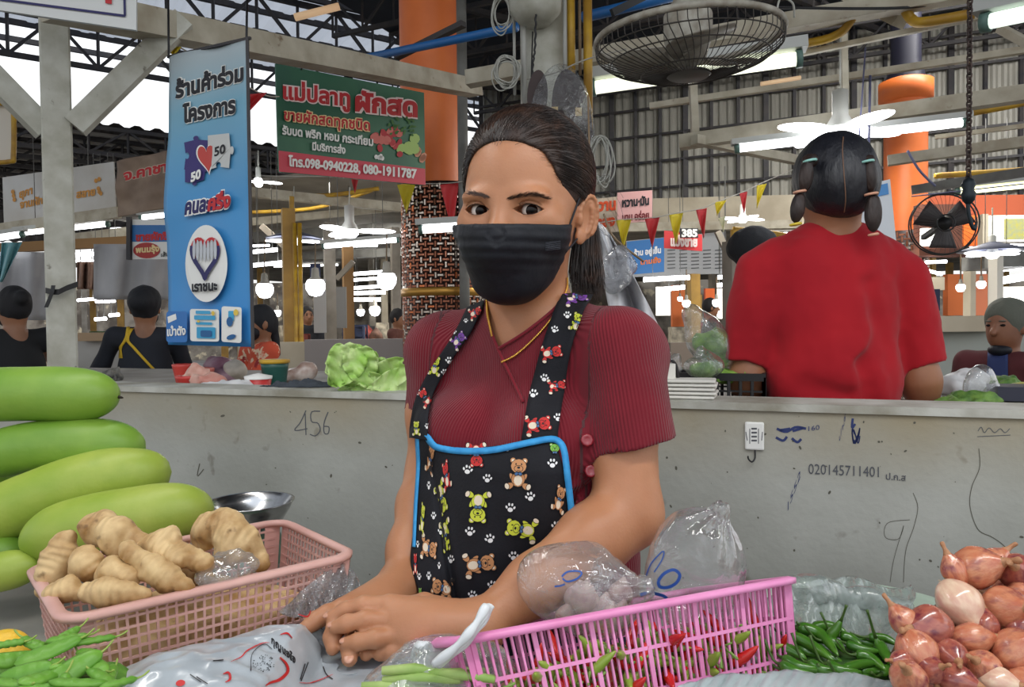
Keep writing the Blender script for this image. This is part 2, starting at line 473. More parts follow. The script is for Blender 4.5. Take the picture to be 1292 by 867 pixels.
def stroke_px(mb, pts, w, hit, mi=0, off=None, n=None):
    p = spline(pts, n) if n else np.asarray(pts, float); t = nrm(np.gradient(p, axis=0)); s = np.stack([-t[:, 1], t[:, 0]], 1)
    w = np.broadcast_to(np.asarray(w, float), (len(p),))
    V = []
    for i in range(len(p)):
        for k in (-1, 1):
            q = p[i]+s[i]*k*w[i]/2; V.append(hit(q[0], q[1]) if off is None else hit(q[0], q[1], off))
    mb.add(V, [(2*i, 2*i+1, 2*i+3, 2*i+2) for i in range(len(p)-1)], mi)
def planehit(p0, n, off0=0.002):
    n = nrm(n)
    if np.dot(n, CAM-np.asarray(p0)) < 0: n = -n
    def hit(px, py, o=off0): return PP(px, py, np.asarray(p0)+n*o, n)
    return hit
def safehit(h, back):
    def hit(px, py, o=0.001):
        r = h(px, py, o); return r if r is not None else back(px, py, o)
    return hit
# ================================================================ market hall: structure
A_ = np.array([-0.906, 0.423, 0.0]); B_ = np.array([0.423, 0.906, 0.0])
conc = mat('concrete_render', (172, 173, 166), 0.85, rgb2=(142, 143, 135), nscale=3.5, nlo=0.3, nhi=0.75, bump=0.25, bscale=70, rgb3=(104, 98, 86), n3=22.0, n3lo=0.66, n3hi=0.82, ndetail=8)
conc_post = mat('painted_post', (196, 196, 186), 0.7, rgb2=(168, 166, 152), nscale=12, bump=0.2, bscale=90, rgb3=(96, 88, 74), n3=30, n3lo=0.68, n3hi=0.8)
cream_paint = mat('cream_painted_steel', (190, 184, 166), 0.6, rgb2=(158, 148, 128), nscale=7, rgb3=(110, 88, 64), n3=20, n3lo=0.68, n3hi=0.8)
dark_steel = mat('dark_steel', (44, 44, 50), 0.6, rgb2=(62, 58, 58), nscale=6)
grey_steel = mat('grey_steel', (120, 120, 116), 0.55, rgb2=(94, 92, 88), nscale=6)
orange_paint = mat('orange_paint', (236, 124, 56), 0.45, rgb2=(218, 106, 44), nscale=2.5)
yellow_paint = mat('yellow_pipe_paint', (196, 156, 40), 0.5, rgb2=(160, 120, 40), nscale=9)
blue_paint = mat('blue_pipe_paint', (34, 104, 172), 0.45)
black_m = mat('black_plastic', (22, 22, 24), 0.5)
white_m2 = mat('white_plastic', (228, 228, 224), 0.5)
tube_on = glow('lit_tube', (250, 252, 255), 7.0)
tube_warm = glow('lit_tube_warm', (255, 244, 214), 3.0)
tube_off = mat('cool_glass_tube', (214, 232, 224), 0.2, emit=1.0)

# brown grime soaked into the band just under the wall cap
_nt = conc.node_tree; _N = _nt.nodes.new; _L = _nt.links.new; _b = _nt.nodes['Principled BSDF']; _src = _b.inputs['Base Color'].links[0].from_socket
_tc = _N('ShaderNodeTexCoord'); _sp = _N('ShaderNodeSeparateXYZ'); _L(_tc.outputs['Object'], _sp.inputs[0]); _ns = _N('ShaderNodeTexNoise'); _ns.inputs['Scale'].default_value = 5; _ns.inputs['Detail'].default_value = 6; _L(_tc.outputs['Object'], _ns.inputs['Vector'])
_mr = _N('ShaderNodeMapRange'); _mr.inputs['From Min'].default_value = 1.10; _mr.inputs['From Max'].default_value = 1.24; _mr.inputs['To Max'].default_value = 1.5; _L(_sp.outputs['Z'], _mr.inputs[0])
_mm = _N('ShaderNodeMath'); _mm.operation = 'MULTIPLY'; _mm.use_clamp = True; _L(_mr.outputs[0], _mm.inputs[0]); _L(_ns.outputs['Fac'], _mm.inputs[1])
_mx = _N('ShaderNodeMix'); _mx.data_type = 'RGBA'; _L(_mm.outputs[0], _mx.inputs[0]); _L(_src, _mx.inputs[6]); _mx.inputs[7].default_value = (*lin((150, 140, 116)), 1); _L(_mx.outputs[2], _b.inputs['Base Color'])
floor_m = mat('concrete_floor', (120, 116, 110), 0.7, rgb2=(96, 92, 86), nscale=1.2, bump=0.1)
mobj('floor', *boxvf((0, 14, -0.05), (60, 44, 0.1)), floor_m, smooth=False, kind='structure')
# the low rendered wall behind the seller
w0, w1 = PZ(150, 488, 1.25)[:2], PZ(1292, 519, 1.25)[:2]
wd_ = (w1-w0)/np.linalg.norm(w1-w0); wn_ = np.array([-wd_[1], wd_[0]])
a0, a1 = w0-wd_*2.6, w1+wd_*0.9
WLN = np.array([wn_[0], wn_[1], 0.0]); WL0 = np.array([w0[0], w0[1], 0.0])
def wallbox(mb, s0, s1, t0, t1, z0, z1, mi=0):
    v = []
    for t in (t0, t1):
        for s in (s0, s1):
            for z in (z0, z1): p = w0+wd_*s+wn_*t; v.append((p[0], p[1], z))
    mb.add(v, [(0, 1, 3, 2), (4, 6, 7, 5), (0, 4, 5, 1), (2, 3, 7, 6), (0, 2, 6, 4), (1, 5, 7, 3)], mi)
LEN = np.linalg.norm(w1-w0)
mb = MB(); wallbox(mb, -2.6, LEN+0.9, 0, 0.11, 0, 1.238); mb.obj('wall_parapet', conc, kind='structure')
wall_o = bpy.data.objects['wall_parapet']
mb = MB(); wallbox(mb, -2.6, LEN+0.9, -0.006, 0.125, 1.238, 1.252); mb.obj('trim_1', mat('worn_wall_cap', (186, 186, 178), 0.8, rgb2=(140, 136, 122), nscale=9, bump=0.4, bscale=60), kind='structure')
TOPZ = 1.252
wall_hit = planehit(WL0, WLN, 0.0006)
pen_blue = mat('blue_marker', (44, 56, 104), 0.8); pen_dark = mat('pencil_mark', (84, 86, 92), 0.9); grime = mat('dark_grime', (88, 86, 76), 0.95); grime2 = mat('light_grime', (128, 124, 110), 0.95)
mb = MB()
stroke_px(mb, [(386, 518), (379, 533), (372, 543), (388, 541)], 1.3, wall_hit, n=16); stroke_px(mb, [(385, 522), (386, 549)], 1.3, wall_hit)
stroke_px(mb, [(404, 519), (393, 520), (393, 532), (401, 534), (404, 543), (398, 550), (391, 548)], 1.3, wall_hit, n=20)
stroke_px(mb, [(414, 520), (409, 533), (409, 546), (414, 547), (415, 539), (409, 538)], 1.3, wall_hit, n=18)
mb.obj('pen_number', pen_dark, wall_o)
mb = MB()
text_px(mb, '020145711401', (1020, 598), (1109, 602), 13, wall_hit, 0.0); text_px(mb, 'ป.ก.ส', (1118, 605), (1143, 607), 8, wall_hit, 0.01)
stroke_px(mb, [(1234, 544), (1238, 539), (1242, 546), (1248, 540), (1255, 546), (1262, 541), (1268, 546), (1274, 541)], .9, wall_hit, n=40); stroke_px(mb, [(1233, 551), (1275, 549)], .8, wall_hit)
mb.obj('pencil_writing', pen_dark, wall_o)
mb = MB()
text_px(mb, '1552', (994, 645), (1010, 602), 11, wall_hit, 0.0)
for p in ([(980, 541), (992, 545), (1004, 539), (1017, 541)], [(979, 552), (988, 556), (993, 551)], [(999, 553), (1006, 558), (1011, 554)], [(984, 543), (997, 541)], [(1000, 544), (1014, 540)]):
    stroke_px(mb, p, 3.2, wall_hit, n=12)
for i in range(9):
    a = RNG.uniform(0, 6.28); stroke_px(mb, [(1080+5*math.cos(a+j)*1.0, 550+10*math.sin(a*1.7+j*1.9)) for j in range(5)], 1.3, wall_hit, n=18)
stroke_px(mb, [(1076, 528), (1075, 540), (1079, 535)], 3, wall_hit, n=8)
text_px(mb, 'ปาลิ์', (1059, 558), (1067, 530), 9, wall_hit, 0.0)
text_px(mb, '160', (1020, 544), (1034, 542), 6, wall_hit, 0.0)
mb.obj('blue_scribbles', pen_blue, wall_o)
mb = MB()   # hairline cracks
stroke_px(mb, [(1235, 566), (1236, 590), (1226, 615), (1224, 640), (1234, 668), (1252, 678), (1266, 688), (1278, 703)], 1.0, wall_hit, n=40)
stroke_px(mb, [(1152, 622), (1158, 640), (1153, 665), (1144, 690), (1141, 712), (1140, 735)], 0.8, wall_hit, n=30)
stroke_px(mb, [(1148, 656), (1120, 660), (1117, 678), (1134, 680), (1140, 664), (1128, 705), (1123, 735)], 0.7, wall_hit, n=30)
for _ in range(90):
    x, y = RNG.uniform(230, 1290), RNG.uniform(515, 730); r = RNG.uniform(0.4, 1.6)
    poly_px(mb, oval(x, y, r*RNG.uniform(.6, 2), r, RNG.uniform(0, 3), 7), wall_hit)
stroke_px(mb, [(252, 585), (249, 601), (257, 592)], 1.3, wall_hit, n=8)
mb.obj('wall_crack', grime, wall_o)
# plug plate with hook
c = PP(952, 550, WL0, WLN); t = np.array([wd_[0], wd_[1], 0]); n = -WLN
hk = thing('wall_hook', 'white plastic adhesive hook plate on the low wall', 'hook', c+n*0.0)
Rw = np.stack([t, WLN, [0, 0, 1]], 1)
o = mobj('hook_plate', *boxvf(c+n*0.003, (0.034, 0.006, 0.052), Rw), white_m2, hk, smooth=False)
bv_ = o.modifiers.new('bevel', 'BEVEL'); bv_.width = 0.003; bv_.segments = 2
mb = MB(); h = planehit(c+n*0.0062, WLN, 0.0003)
for q in ([(946, 541), (946, 560)], [(957, 541), (957, 560)], [(941, 545), (943, 556)], [(962, 545), (961, 556)]): stroke_px(mb, q, 1.0, h)
for yy in (541, 546, 551, 556): stroke_px(mb, [(948, yy), (955, yy)], 2.2, h)
mb.obj('printed_label', pen_dark, hk)
mb = MB(); mb.tube(spline([c+t*0.001-np.array([0, 0, .026])+n*.004, c+t*0.001-np.array([0, 0, .040])+n*.006, c-t*0.004-np.array([0, 0, .047])+n*.010, c-t*.010-np.array([0, 0, .042])+n*.012, c-t*.011-np.array([0, 0, .036])+n*.012], 14), 0.0016, 6)
mb.obj('hook', black_m, hk, smooth=True)

# raised stall floor behind the wall
mb = MB(); wallbox(mb, 1.2, LEN+0.9, 0.14, 1.2, 0, 0.15); mb.obj('floor', floor_m, kind='structure')

# ---- roofs
trans_m = bpy.data.materials.new('translucent_roof_sheet'); trans_m.use_nodes = True
_n = trans_m.node_tree; _b = _n.nodes['Principled BSDF']; _o = _n.nodes['Material Output']
_b.inputs['Base Color'].default_value = (*lin((176, 176, 178)), 1); _b.inputs['Roughness'].default_value = 0.6
_t = _n.nodes.new('ShaderNodeBsdfTranslucent'); _t.inputs[0].default_value = (*lin((214, 216, 220)), 1)
_m = _n.nodes.new('ShaderNodeMixShader'); _m.inputs[0].default_value = 0.5
_n.links.new(_b.outputs[0], _m.inputs[1]); _n.links.new(_t.outputs[0], _m.inputs[2]); _n.links.new(_m.outputs[0], _o.inputs[0])
def corrugated(name, p0, du, dv, Lu, Lv, pitch, amp, m, kind='structure', parent=None, **k):
    """ribbed sheet: ridges run along dv"""
    n = int(Lu/pitch*4); du = nrm(du); dv = nrm(dv); nn = nrm(np.cross(du, dv)); V = []; F = []
    for i in range(n+1):
        u = Lu*i/n; h = amp*(0, 1, 1, 0)[i % 4]
        V += [p0+du*u+nn*h, p0+du*u+dv*Lv+nn*h]
    for i in range(n): F.append((2*i, 2*i+2, 2*i+3, 2*i+1))
    return mobj(name, V, F, m, parent, smooth=False, kind=kind, **k)
def truss(name, a, b, depth, n, w, m, label, group):
    a = np.asarray(a, float); b = np.asarray(b, float); dz = np.array([0, 0, -depth]); mid_ = (a+b)/2
    t = thing(name, label, 'roof truss', mid_+dz, group)
    mobj('top_chord', *beamvf(a, b, w, w), m, t, smooth=False); mobj('bottom_chord', *beamvf(a+dz, b+dz, w, w), m, t, smooth=False)
    mb = MB()
    for i in range(n):
        p, q = a+(b-a)*i/n, a+(b-a)*(i+1)/n
        mb.beam(p, q+dz if i % 2 == 0 else q, w*.6, w*.6) if i % 2 == 0 else mb.beam(p+dz, q, w*.6, w*.6)
        mb.beam(p, p+dz, w*.5, w*.5)
    mb.obj('web_bars', m, t, kind='stuff'); return t
D1 = np.array([math.sin(math.radians(56)), math.cos(math.radians(56)), 0]); D2 = np.array([-D1[1], D1[0], 0])
# left light roof: z = 7, ends about 16.5 m out
O1 = np.array([-3.0, 1.5, 7.0])
corrugated('ceiling', O1-D1*16-D2*4, D1, D2, 34, 17.5, 0.42, 0.06, trans_m)
for k in range(6):
    s = -2+k*2.9
    truss('roof_truss', O1-D1*14+D2*s+[0, 0, -.1], O1+D1*16+D2*s+[0, 0, -.1], 0.75, 44, 0.085, dark_steel, ['nearest', 'second', 'third', 'fourth', 'fifth', 'farthest'][k]+' dark lattice truss under the pale corrugated roof at upper left', 'lattice roof trusses')
# purlins close under the sheet
pr = thing('roof_purlins', 'dark purlins crossing under the pale corrugated roof', 'roof beam', O1+[0, 0, -.1])
for k in range(17):
    s = -1+k*0.95; mobj('purlin', *beamvf(O1-D1*14+D2*s+[0, 0, -.03], O1+D1*16+D2*s+[0, 0, -.03], 0.07, 0.10), dark_steel, pr, smooth=False)
# lower dark roof behind the sky gap, left
dark_roof = mat('dark_roof_sheet', (58, 54, 58), 0.7, rgb2=(84, 78, 78), nscale=2)
O2 = P(80, 152, 11.5); O2[2] = 4.65
corrugated('ceiling', O2-D1*9, D1, D2+np.array([0, 0, -0.05]), 22, 13, 0.30, 0.05, dark_roof)
for k in range(9):
    q = O2+D2*k*0.75+np.array([0, 0, -.06-.02*k]); truss('roof_truss', q-D1*8, q+D1*12, 0.4, 36, 0.06, dark_steel, ['nearest', 'second', 'third', 'fourth', 'fifth', 'sixth', 'seventh', 'eighth', 'farthest'][k]+' dark truss under the low roof behind the leftmost white pillar', 'trusses of the low far roof')
for k in range(12):
    q = O2+D2*(k*0.55+0.3)+np.array([0, 0, -.10-.02*k]); mobj('trim_2', *beamvf(q-D1*8, q+D1*12, 0.09, 0.05), mat('light_gap_strip', (150, 146, 142), 0.6), smooth=False, kind='structure')  # pale strips stand in for light showing between the roof slats
# right dark roof
navy_roof = mat('dark_navy_roof', (24, 32, 46), 0.7, rgb2=(34, 42, 56), nscale=1.5)
FW = P(760, 200, 14.5); FW[2] = 0
s0, s1 = 2.6, -11.5
C0 = FW+A_*s0; C1 = FW+A_*s1
mb = MB()
for i in range(1): pass
Rz = np.stack([-A_, B_, [0, 0, 1]], 1)
cc = (C0+C1)/2
mobj('ceiling', *boxvf(cc-B_*7.4+[0, 0, 6.35], (abs(s1-s0), 14.8, 0.06), Rz), navy_roof, smooth=False, kind='structure')
for k in range(5):
    q0 = C0-B_*(0.4+k*1.5)+[0, 0, 6.3]; q1 = C1-B_*(0.4+k*1.5)+[0, 0, 6.3]
    truss('roof_truss', q0, q1, 0.55, 26, 0.06, dark_steel, ['farthest', 'fourth nearest', 'third nearest', 'second nearest', 'nearest'][k]+' dark truss under the navy roof before the ribbed cladding', 'trusses under the navy roof')
# far ribbed cladding in a dark grid
clad_m = mat('ribbed_grey_cladding', (172, 170, 160), 0.55, rgb2=(140, 138, 130), nscale=0.8)
corrugated('wall_far', C0+[0, 0, 3.35], -A_, np.array([0, 0, 1.0]), abs(s1-s0), 3.0, 0.15, 0.035, clad_m)
gd = thing('cladding_frame', 'dark steel grid frame holding the ribbed grey cladding', 'steel frame', cc-B_*0.08+[0, 0, 3.35])
L = abs(s1-s0); n = int(L/0.47)
for i in range(n+1):
    p = C0-A_*(L*i/n)-B_*0.09; mobj('upright', *beamvf(p+[0, 0, 3.35], p+[0, 0, 6.3], 0.055 if i % 3 else 0.09, 0.05), dark_steel, gd, smooth=False)
for j in range(6):
    z = 3.45+j*0.50; mobj('rail', *beamvf(C0-B_*0.10+[0, 0, z], C1-B_*0.10+[0, 0, z], 0.05, 0.04), dark_steel, gd, smooth=False)
# lower hall ceiling beyond
low_ceil = mat('low_ceiling_board', (148, 142, 130), 0.8, rgb2=(112, 106, 98), nscale=1.2)
cl0 = P(560, 260, 10.5)
mobj('ceiling', *boxvf(cc+B_*9.0+A_*4.0+[0, 0, 3.3], (34, 18, 0.08), Rz), low_ceil, smooth=False, kind='structure')
mobj('ceiling', *boxvf(P(400, 260, 12.5)*[1, 1, 0]+np.array([0, 0, 3.34]), (7.0, 5.0, 0.06), Rz), low_ceil, smooth=False, kind='structure')
# enclosing far wall, pale and dirty
far_m = mat('far_hall_wall', (150, 140, 126), 0.9, rgb2=(92, 82, 72), nscale=1.6, nlo=0.4, nhi=0.6, rgb3=(206, 190, 160), n3=3.0, n3lo=0.6, n3hi=0.7)
mobj('wall_back', *boxvf((2, 33, 1.7), (52, 0.2, 3.4)), far_m, smooth=False, kind='structure')

# ---- posts and beams near the stalls
def square_post(name, base, top_z, w, ang, m, label, cat='pillar', **k):
    t = mobj(name, *boxvf((base[0], base[1], top_z/2), (w, w, top_z), rotz(ang)), m, smooth=False, label=label, cat=cat, **k); return t
pc = P(75, 300, 2.62)
post = thing('pillar', 'square white concrete pillar with slanting braces at the far left', 'pillar', (pc[0], pc[1], 0))
pa = math.radians(32)
mobj('shaft', *boxvf((pc[0], pc[1], 1.75), (0.093, 0.093, 3.5), rotz(pa)), conc_post, post, smooth=False)
o = post.children[0].modifiers.new('bevel', 'BEVEL'); o.width = 0.006
for a, b, yb in (((95, 160), (232, 25), 2.75), ((58, 165), (-60, 45), 2.45)):
    mobj('brace', *beamvf(P(*a, 2.62), P(*b, yb), 0.06, 0.075), conc_post, post, smooth=False)
mb = MB()
rb = [P(57, 384, 2.53), P(61, 376, 2.53), P(65, 362, 2.53)]
v, f = slab(np.array([[P(x, y-3, d), P(x, y+4, d)] for x, y, d in ((58, 366, 2.55), (66, 368, 2.54), (74, 368, 2.54), (84, 363, 2.56), (98, 358, 2.585))]), 0.002); mb.add(v, f)
v, f = slab(np.array([[P(x-2.5, y, d), P(x+2.5, y, d)] for x, y, d in ((67, 360, 2.535), (66, 368, 2.53), (62, 378, 2.53), (58, 388, 2.53))]), 0.002); mb.add(v, f)
rr = mb.obj('ribbon', black_m, label='black ribbon tied round the leftmost white pillar', cat='ribbon')

bm_ = thing('ceiling_beam', 'long cream beam sloping behind the green sign', 'beam', P(400, 65, 3.7))
mobj('bar', *beamvf(P(60, 4, 2.35), P(600, 112, 4.75), 0.10, 0.095), cream_paint, bm_, smooth=False)
def strut(label, pts, depths, w, m=cream_paint, cat='beam', name='beam', group=None, h=None):
    mb = MB()
    for (a, b), (da, db) in zip(zip(pts[:-1], pts[1:]), zip(depths[:-1], depths[1:])): mb.beam(P(*a, da), P(*b, db), w, h or w)
    return mb.obj(name, m, label=label, cat=cat, group=group)
strut('cream beam passing above the ceiling fan towards the right', [(590, 100), (1300, -25)], [3.6, 2.9], 0.07)
strut('thin pale rail under the topmost cream beam at right', [(1000, 70), (1300, 8)], [3.3, 2.9], 0.022)
strut('thin pale beam crossing the second orange column', [(820, 134), (1300, 62)], [4.6, 3.9], 0.035)
strut('thick cream beam above the lit tubes at right', [(858, 180), (1300, 117)], [4.2, 3.6], 0.075)
strut('cream bracket running down behind the girl in red', [(876, 176), (1010, 203)], [4.1, 4.6], 0.05)
strut('short vertical cream hanger above the thick cream beam', [(874, 100), (877, 172)], [4.2, 4.2], 0.04)
strut('vertical pale square hanger near the navy pipe', [(1064, 44), (1066, 135)], [3.9, 3.9], 0.032)
strut('grey beam behind the lit tubes, lower one', [(1120, 203), (1300, 178)], [4.6, 4.3], 0.06)
strut('grey beam above the small black wall fan', [(1150, 240), (1300, 216)], [5.0, 4.7], 0.055, grey_steel)
strut('pale bar lowest above the black wall fan', [(1180, 173), (1300, 158)], [5.6, 5.2], 0.03)
strut('pale roof strut rising in the top right corner', [(1262, 36), (1310, 62)], [3.0, 2.8], 0.03)
strut('cream gusset plate at the top edge near the yellow pipe', [(1070, -12), (1140, 22)], [3.3, 3.1], 0.085, cream_paint)
mb = MB(); mb.tube(spline([P(1003, 57, 3.25), P(1040, 50, 3.2), P(1062, 40, 3.15), P(1075, 24, 3.1), P(1078, 18, 3.1)], 24), 0.018, 10)
mb.obj('pipe', yellow_paint, smooth=True, label='bent yellow pipe end left of the navy pipe', cat='pipe')
mb = MB(); mb.tube(spline([P(1090, -8, 3.1), P(1125, 0, 3.1), P(1140, 10, 3.05), P(1150, 24, 3.05), P(1165, 28, 3.0), P(1230, 17, 2.9)], 30), 0.020, 10)
mb.obj('pipe', yellow_paint, smooth=True, label='curving yellow pipe along the top edge at right', cat='pipe')
mb = MB(); mb.tube([P(1228, 142, 4.4), P(1262, 136, 4.4), P(1300, 128, 4.3)], 0.02, 8)
mb.obj('pipe', yellow_paint, smooth=True, label='yellow pipe stub behind the hanging chain', cat='pipe')
mb = MB(); mb.tube([P(462, 73, 4.3), P(652, 34, 3.6)], 0.022, 10); mb.obj('pipe', blue_paint, smooth=True, label='bright blue pipe crossing the orange column', cat='pipe')
mb = MB(); mb.beam(P(500, 72, 4.3), P(585, 30, 4.0), 0.04, 0.03); mb.obj('bar', dark_steel, label='dark bar propped across the blue pipe', cat='bar')
mb = MB(); mb.tube([P(735, 22, 3.5), P(860, -8, 3.3)], 0.025, 10); mb.obj('pipe', blue_paint, smooth=True, label='blue pipe beside the yellow conduits at the top', cat='pipe')

# centre concrete pole with conduits
pp = P(687, 60, 3.05)
cp = thing('pole', 'concrete pole with conduits behind the seller\'s head', 'pole', (pp[0], pp[1], 0))
mb = MB(); mb.lathe([(0.11, 0), (0.105, 1.2), (0.095, 3.3)], (pp[0], pp[1], 0), 20); mb.obj('shaft', conc_post, cp, smooth=True)
mb = MB(); mb.lathe([(0.001, -.09), (0.06, -.085), (0.10, -.04), (0.105, 0.02), (0.10, 0.1)], P(675, 2, 2.9), 18); mb.obj('cap', conc_post, cp, smooth=True)
def drop(px, d, y0, y1, r, m, parent, name, n=8):
    p = P(px, y0, d); q = P(px, y1, d); mb = MB(); mb.tube([(p[0], p[1], p[2]), (p[0], p[1], q[2])], r, n); return mb.obj(name, m, parent, smooth=True)
drop(660, 2.93, -30, 140, 0.010, mat('grey_conduit', (170, 170, 164), 0.5), cp, 'conduit')
drop(648, 2.95, -30, 120, 0.006, mat('grey_conduit'), cp, 'conduit')
drop(712, 2.93, -30, 120, 0.008, mat('grey_conduit'), cp, 'conduit')
drop(720, 2.95, -30, 100, 0.016, yellow_paint, cp, 'yellow_conduit'); drop(741, 2.97, -30, 165, 0.018, yellow_paint, cp, 'yellow_conduit')
drop(731, 2.93, -30, 95, 0.006, mat('brown_conduit', (110, 90, 66), 0.6), cp, 'conduit')
mb = MB(); rope_p = spline([P(665, 100, 2.85), P(700, 92, 2.8), P(740, 75, 2.8), P(790, 62, 2.85)], 30); mb.tube(rope_p, 0.0028, 6)
mb.obj('rope', mat('grey_rope', (160, 156, 146), 0.8), smooth=True, label='thin grey rope stretched across the concrete pole', cat='rope')
mb = MB(); mb.tube(spline([P(676, 18, 2.82), P(675, 60, 2.8), P(672, 90, 2.8), P(676, 135, 2.8)], 40)+0.002*np.sin(np.arange(40)*1.7)[:, None], 0.004, 6)
mb.tube([P(672, 40, 2.83), P(669, 140, 2.8)], 0.003, 5)
mb.obj('cord', black_m, smooth=True, label='black twisted cord hanging down the concrete pole', cat='cord')
def coil(name, px, py, d, rx, rz, n, label, m, seed):
    r = np.random.default_rng(seed); mb = MB(); c = P(px, py, d)
    for i in range(n):
        ax, az = rx*r.uniform(.6, 1.1), rz*r.uniform(.7, 1.1); t = np.linspace(0, 2*PI, 30)[:-1]; o = r.normal(0, 0.006, 3); ph = r.uniform(-.25, .25)
        x = ax*np.sin(t); z = az*np.cos(t)-az*0.2; X = x*math.cos(ph)-z*math.sin(ph); Z = x*math.sin(ph)+z*math.cos(ph)
        mb.tube(np.stack([c[0]+X+o[0], c[1]+o[1]+0.01*np.sin(3*t+i), c[2]+Z+o[2]], 1), 0.0028, 5, closed=True)
    return mb.obj(name, m, smooth=True, label=label, cat='cable')
wire_m = mat('grey_wire', (176, 176, 168), 0.5)
coil('cable_coil', 757, 196, 2.55, 0.035, 0.085, 9, 'coiled grey cable hanging right of the seller\'s hair', wire_m, 3)
coil('cable_coil', 640, 88, 2.9, 0.05, 0.06, 8, 'tangled grey cable loops left of the concrete pole', wire_m, 5)
coil('cable_coil', 634, 10, 2.9, 0.045, 0.07, 5, 'loose grey cable loops at the top edge left of the concrete pole', wire_m, 8)
# dark boards wrapped in clear plastic
bc = P(705, 175, 2.72)
bn = thing('wrapped_bundle', 'dark brown round boards wrapped in clear plastic on the concrete pole', 'bundle', bc)
dk = mat('dark_brown_board', (62, 46, 44), 0.6, rgb2=(50, 36, 36), nscale=10)
def disc_px(cx, cy, rx, ry, d, th, m, parent, name, ang=0):
    pts = oval(cx, cy, rx, ry, ang, 28); V = [P(x, y, d) for x, y in pts]+[P(x, y, d+th) for x, y in pts]; n = len(pts)
    F = [tuple(range(n))[::-1], tuple(range(n, 2*n))]+[(i, (i+1) % n, n+(i+1) % n, n+i) for i in range(n)]
    return mobj(name, V, F, m, parent, smooth=False)
disc_px(722, 155, 25, 68, 2.74, 0.02, dk, bn, 'board', -0.12); disc_px(678, 120, 13, 32, 2.76, 0.02, dk, bn, 'board', 0.05)
disc_px(730, 195, 18, 60, 2.78, 0.02, dk, bn, 'board', -0.1)
for (x, y) in ((730, 141), (700, 140)): mobj('paper_tag', *boxvf(P(x, y, 2.71), (0.024, 0.002, 0.03)), mat('tan_paper', (206, 176, 120), 0.8), bn, smooth=False)
mb = MB(); g = np.linspace(0, 2*PI, 36)
Af = np.array([[P(708+(42*math.cos(a))*(0.15+0.85*r), 172+(92*math.sin(a))*(0.15+0.85*r)-20*(1-r), 2.66+0.07*r+0.012*math.sin(7*a+5*r)*r) for r in np.linspace(0, 1, 12)] for a in g])
v, f = slab(Af, 0.0008); mobj('plastic_wrap', v, f, film('crinkled_wrap', 0.05, 0.22, bump=1.5, bscale=60), bn)

# orange column with woven tile jacket
def orange_column(pxc, d, r, zsplit, ztop, label, jr, seed, nz, cols, cap_blue=None):
    c = P(pxc, 410, d); t = thing('column', label, 'column', (c[0], c[1], 0))
    mb = MB(); mb.lathe([(r, zsplit), (r, ztop)], (c[0]+(-.075 if r > .22 else 0), c[1], 0), 40); mb.obj('orange_shaft', orange_paint, t, smooth=True)
    mb = MB(); mb.lathe([(jr-.012, 0), (jr-.012, zsplit), (r-.01, zsplit)], (c[0], c[1], 0), 40); mb.obj('jacket_backing', mat('dark_grout', (40, 24, 20), 0.5), t, smooth=True)
    # woven pattern: alternating upright and lying metal lozenges
    mb = MB(); na = cols; dz = (2*PI*jr/na); rg = np.random.default_rng(seed); band = int(nz*0.62)
    z0 = zsplit-0.02
    for k in range(nz):
        for i in range(na):
            a = 2*PI*(i+0.5)/na; z = z0-(k+0.5)*dz
            if z < 0.05: continue
            n_ = np.array([math.cos(a), math.sin(a), 0])
            if n_[1] > 0.35: continue
            tt_ = np.array([-n_[1], n_[0], 0]); cc_ = np.array([c[0], c[1], z])+n_*(jr-.006)
            up = (i+k) % 2 == 0; w, h = (0.42*dz, 1.28*dz) if up else (1.28*dz, 0.42*dz)
            R = np.stack([tt_, n_, [0, 0, 1]], 1)
            x, y = w/2, h/2; V = np.array([[-x, 0, -y], [x, 0, -y], [x, 0, y], [-x, 0, y], [-x*.6, .006, -y*.8], [x*.6, .006, -y*.8], [x*.6, .006, y*.8], [-x*.6, .006, y*.8]]) @ R.T+cc_
            mb.add(V, [(4, 5, 6, 7), (0, 1, 5, 4), (1, 2, 6, 5), (2, 3, 7, 6), (3, 0, 4, 7)], int(rg.random() < 0.3)+int(rg.random() < 0.12)*1)
    mb.obj('woven_tiles', [mat('bronze_tile', (146, 92, 70), 0.28, 0.7), mat('silver_tile', (188, 176, 166), 0.25, 0.8), mat('copper_tile', (196, 112, 70), 0.28, 0.75)], t, kind='stuff')
    return t, c
col1, c1 = orange_column(562, 5.5, 0.235, 2.42, 6.0, 'big orange column with woven metal tile jacket left of the seller', 0.315, 1, 92, 54)
mb = MB(); mb.lathe([(0.318, 1.615), (0.325, 1.62), (0.325, 1.67), (0.318, 1.675)], (c1[0], c1[1], 0), 40); mb.obj('gold_band', mat('brass_band', (176, 132, 60), 0.35, 0.7), col1, smooth=True)
mobj('grey_pipe', *tubevf([(P(583, 100, 5.1)[0], P(583, 100, 5.1)[1], 0), (P(583, 100, 5.1)[0], P(583, 100, 5.1)[1], 4.5)], 0.035, 10), grey_steel, col1)
col2, c2 = orange_column(1142, 7.5, 0.20, 2.30, 3.75, 'orange column with woven tiles right of the girl in red', 0.215, 2, 60, 30)
mb = MB(); mb.lathe([(0.2, 3.6), (0.25, 3.62), (0.25, 3.8), (0.2, 3.82)], (c2[0], c2[1], 0), 30); mb.obj('orange_collar', orange_paint, col2, smooth=True)
mb = MB(); mb.lathe([(0.19, 3.8), (0.14, 4.0), (0.14, 6.2)], (c2[0], c2[1], 0), 24); mb.obj('navy_pipe', mat('navy_pipe_paint', (26, 26, 44), 0.5), col2, smooth=True)
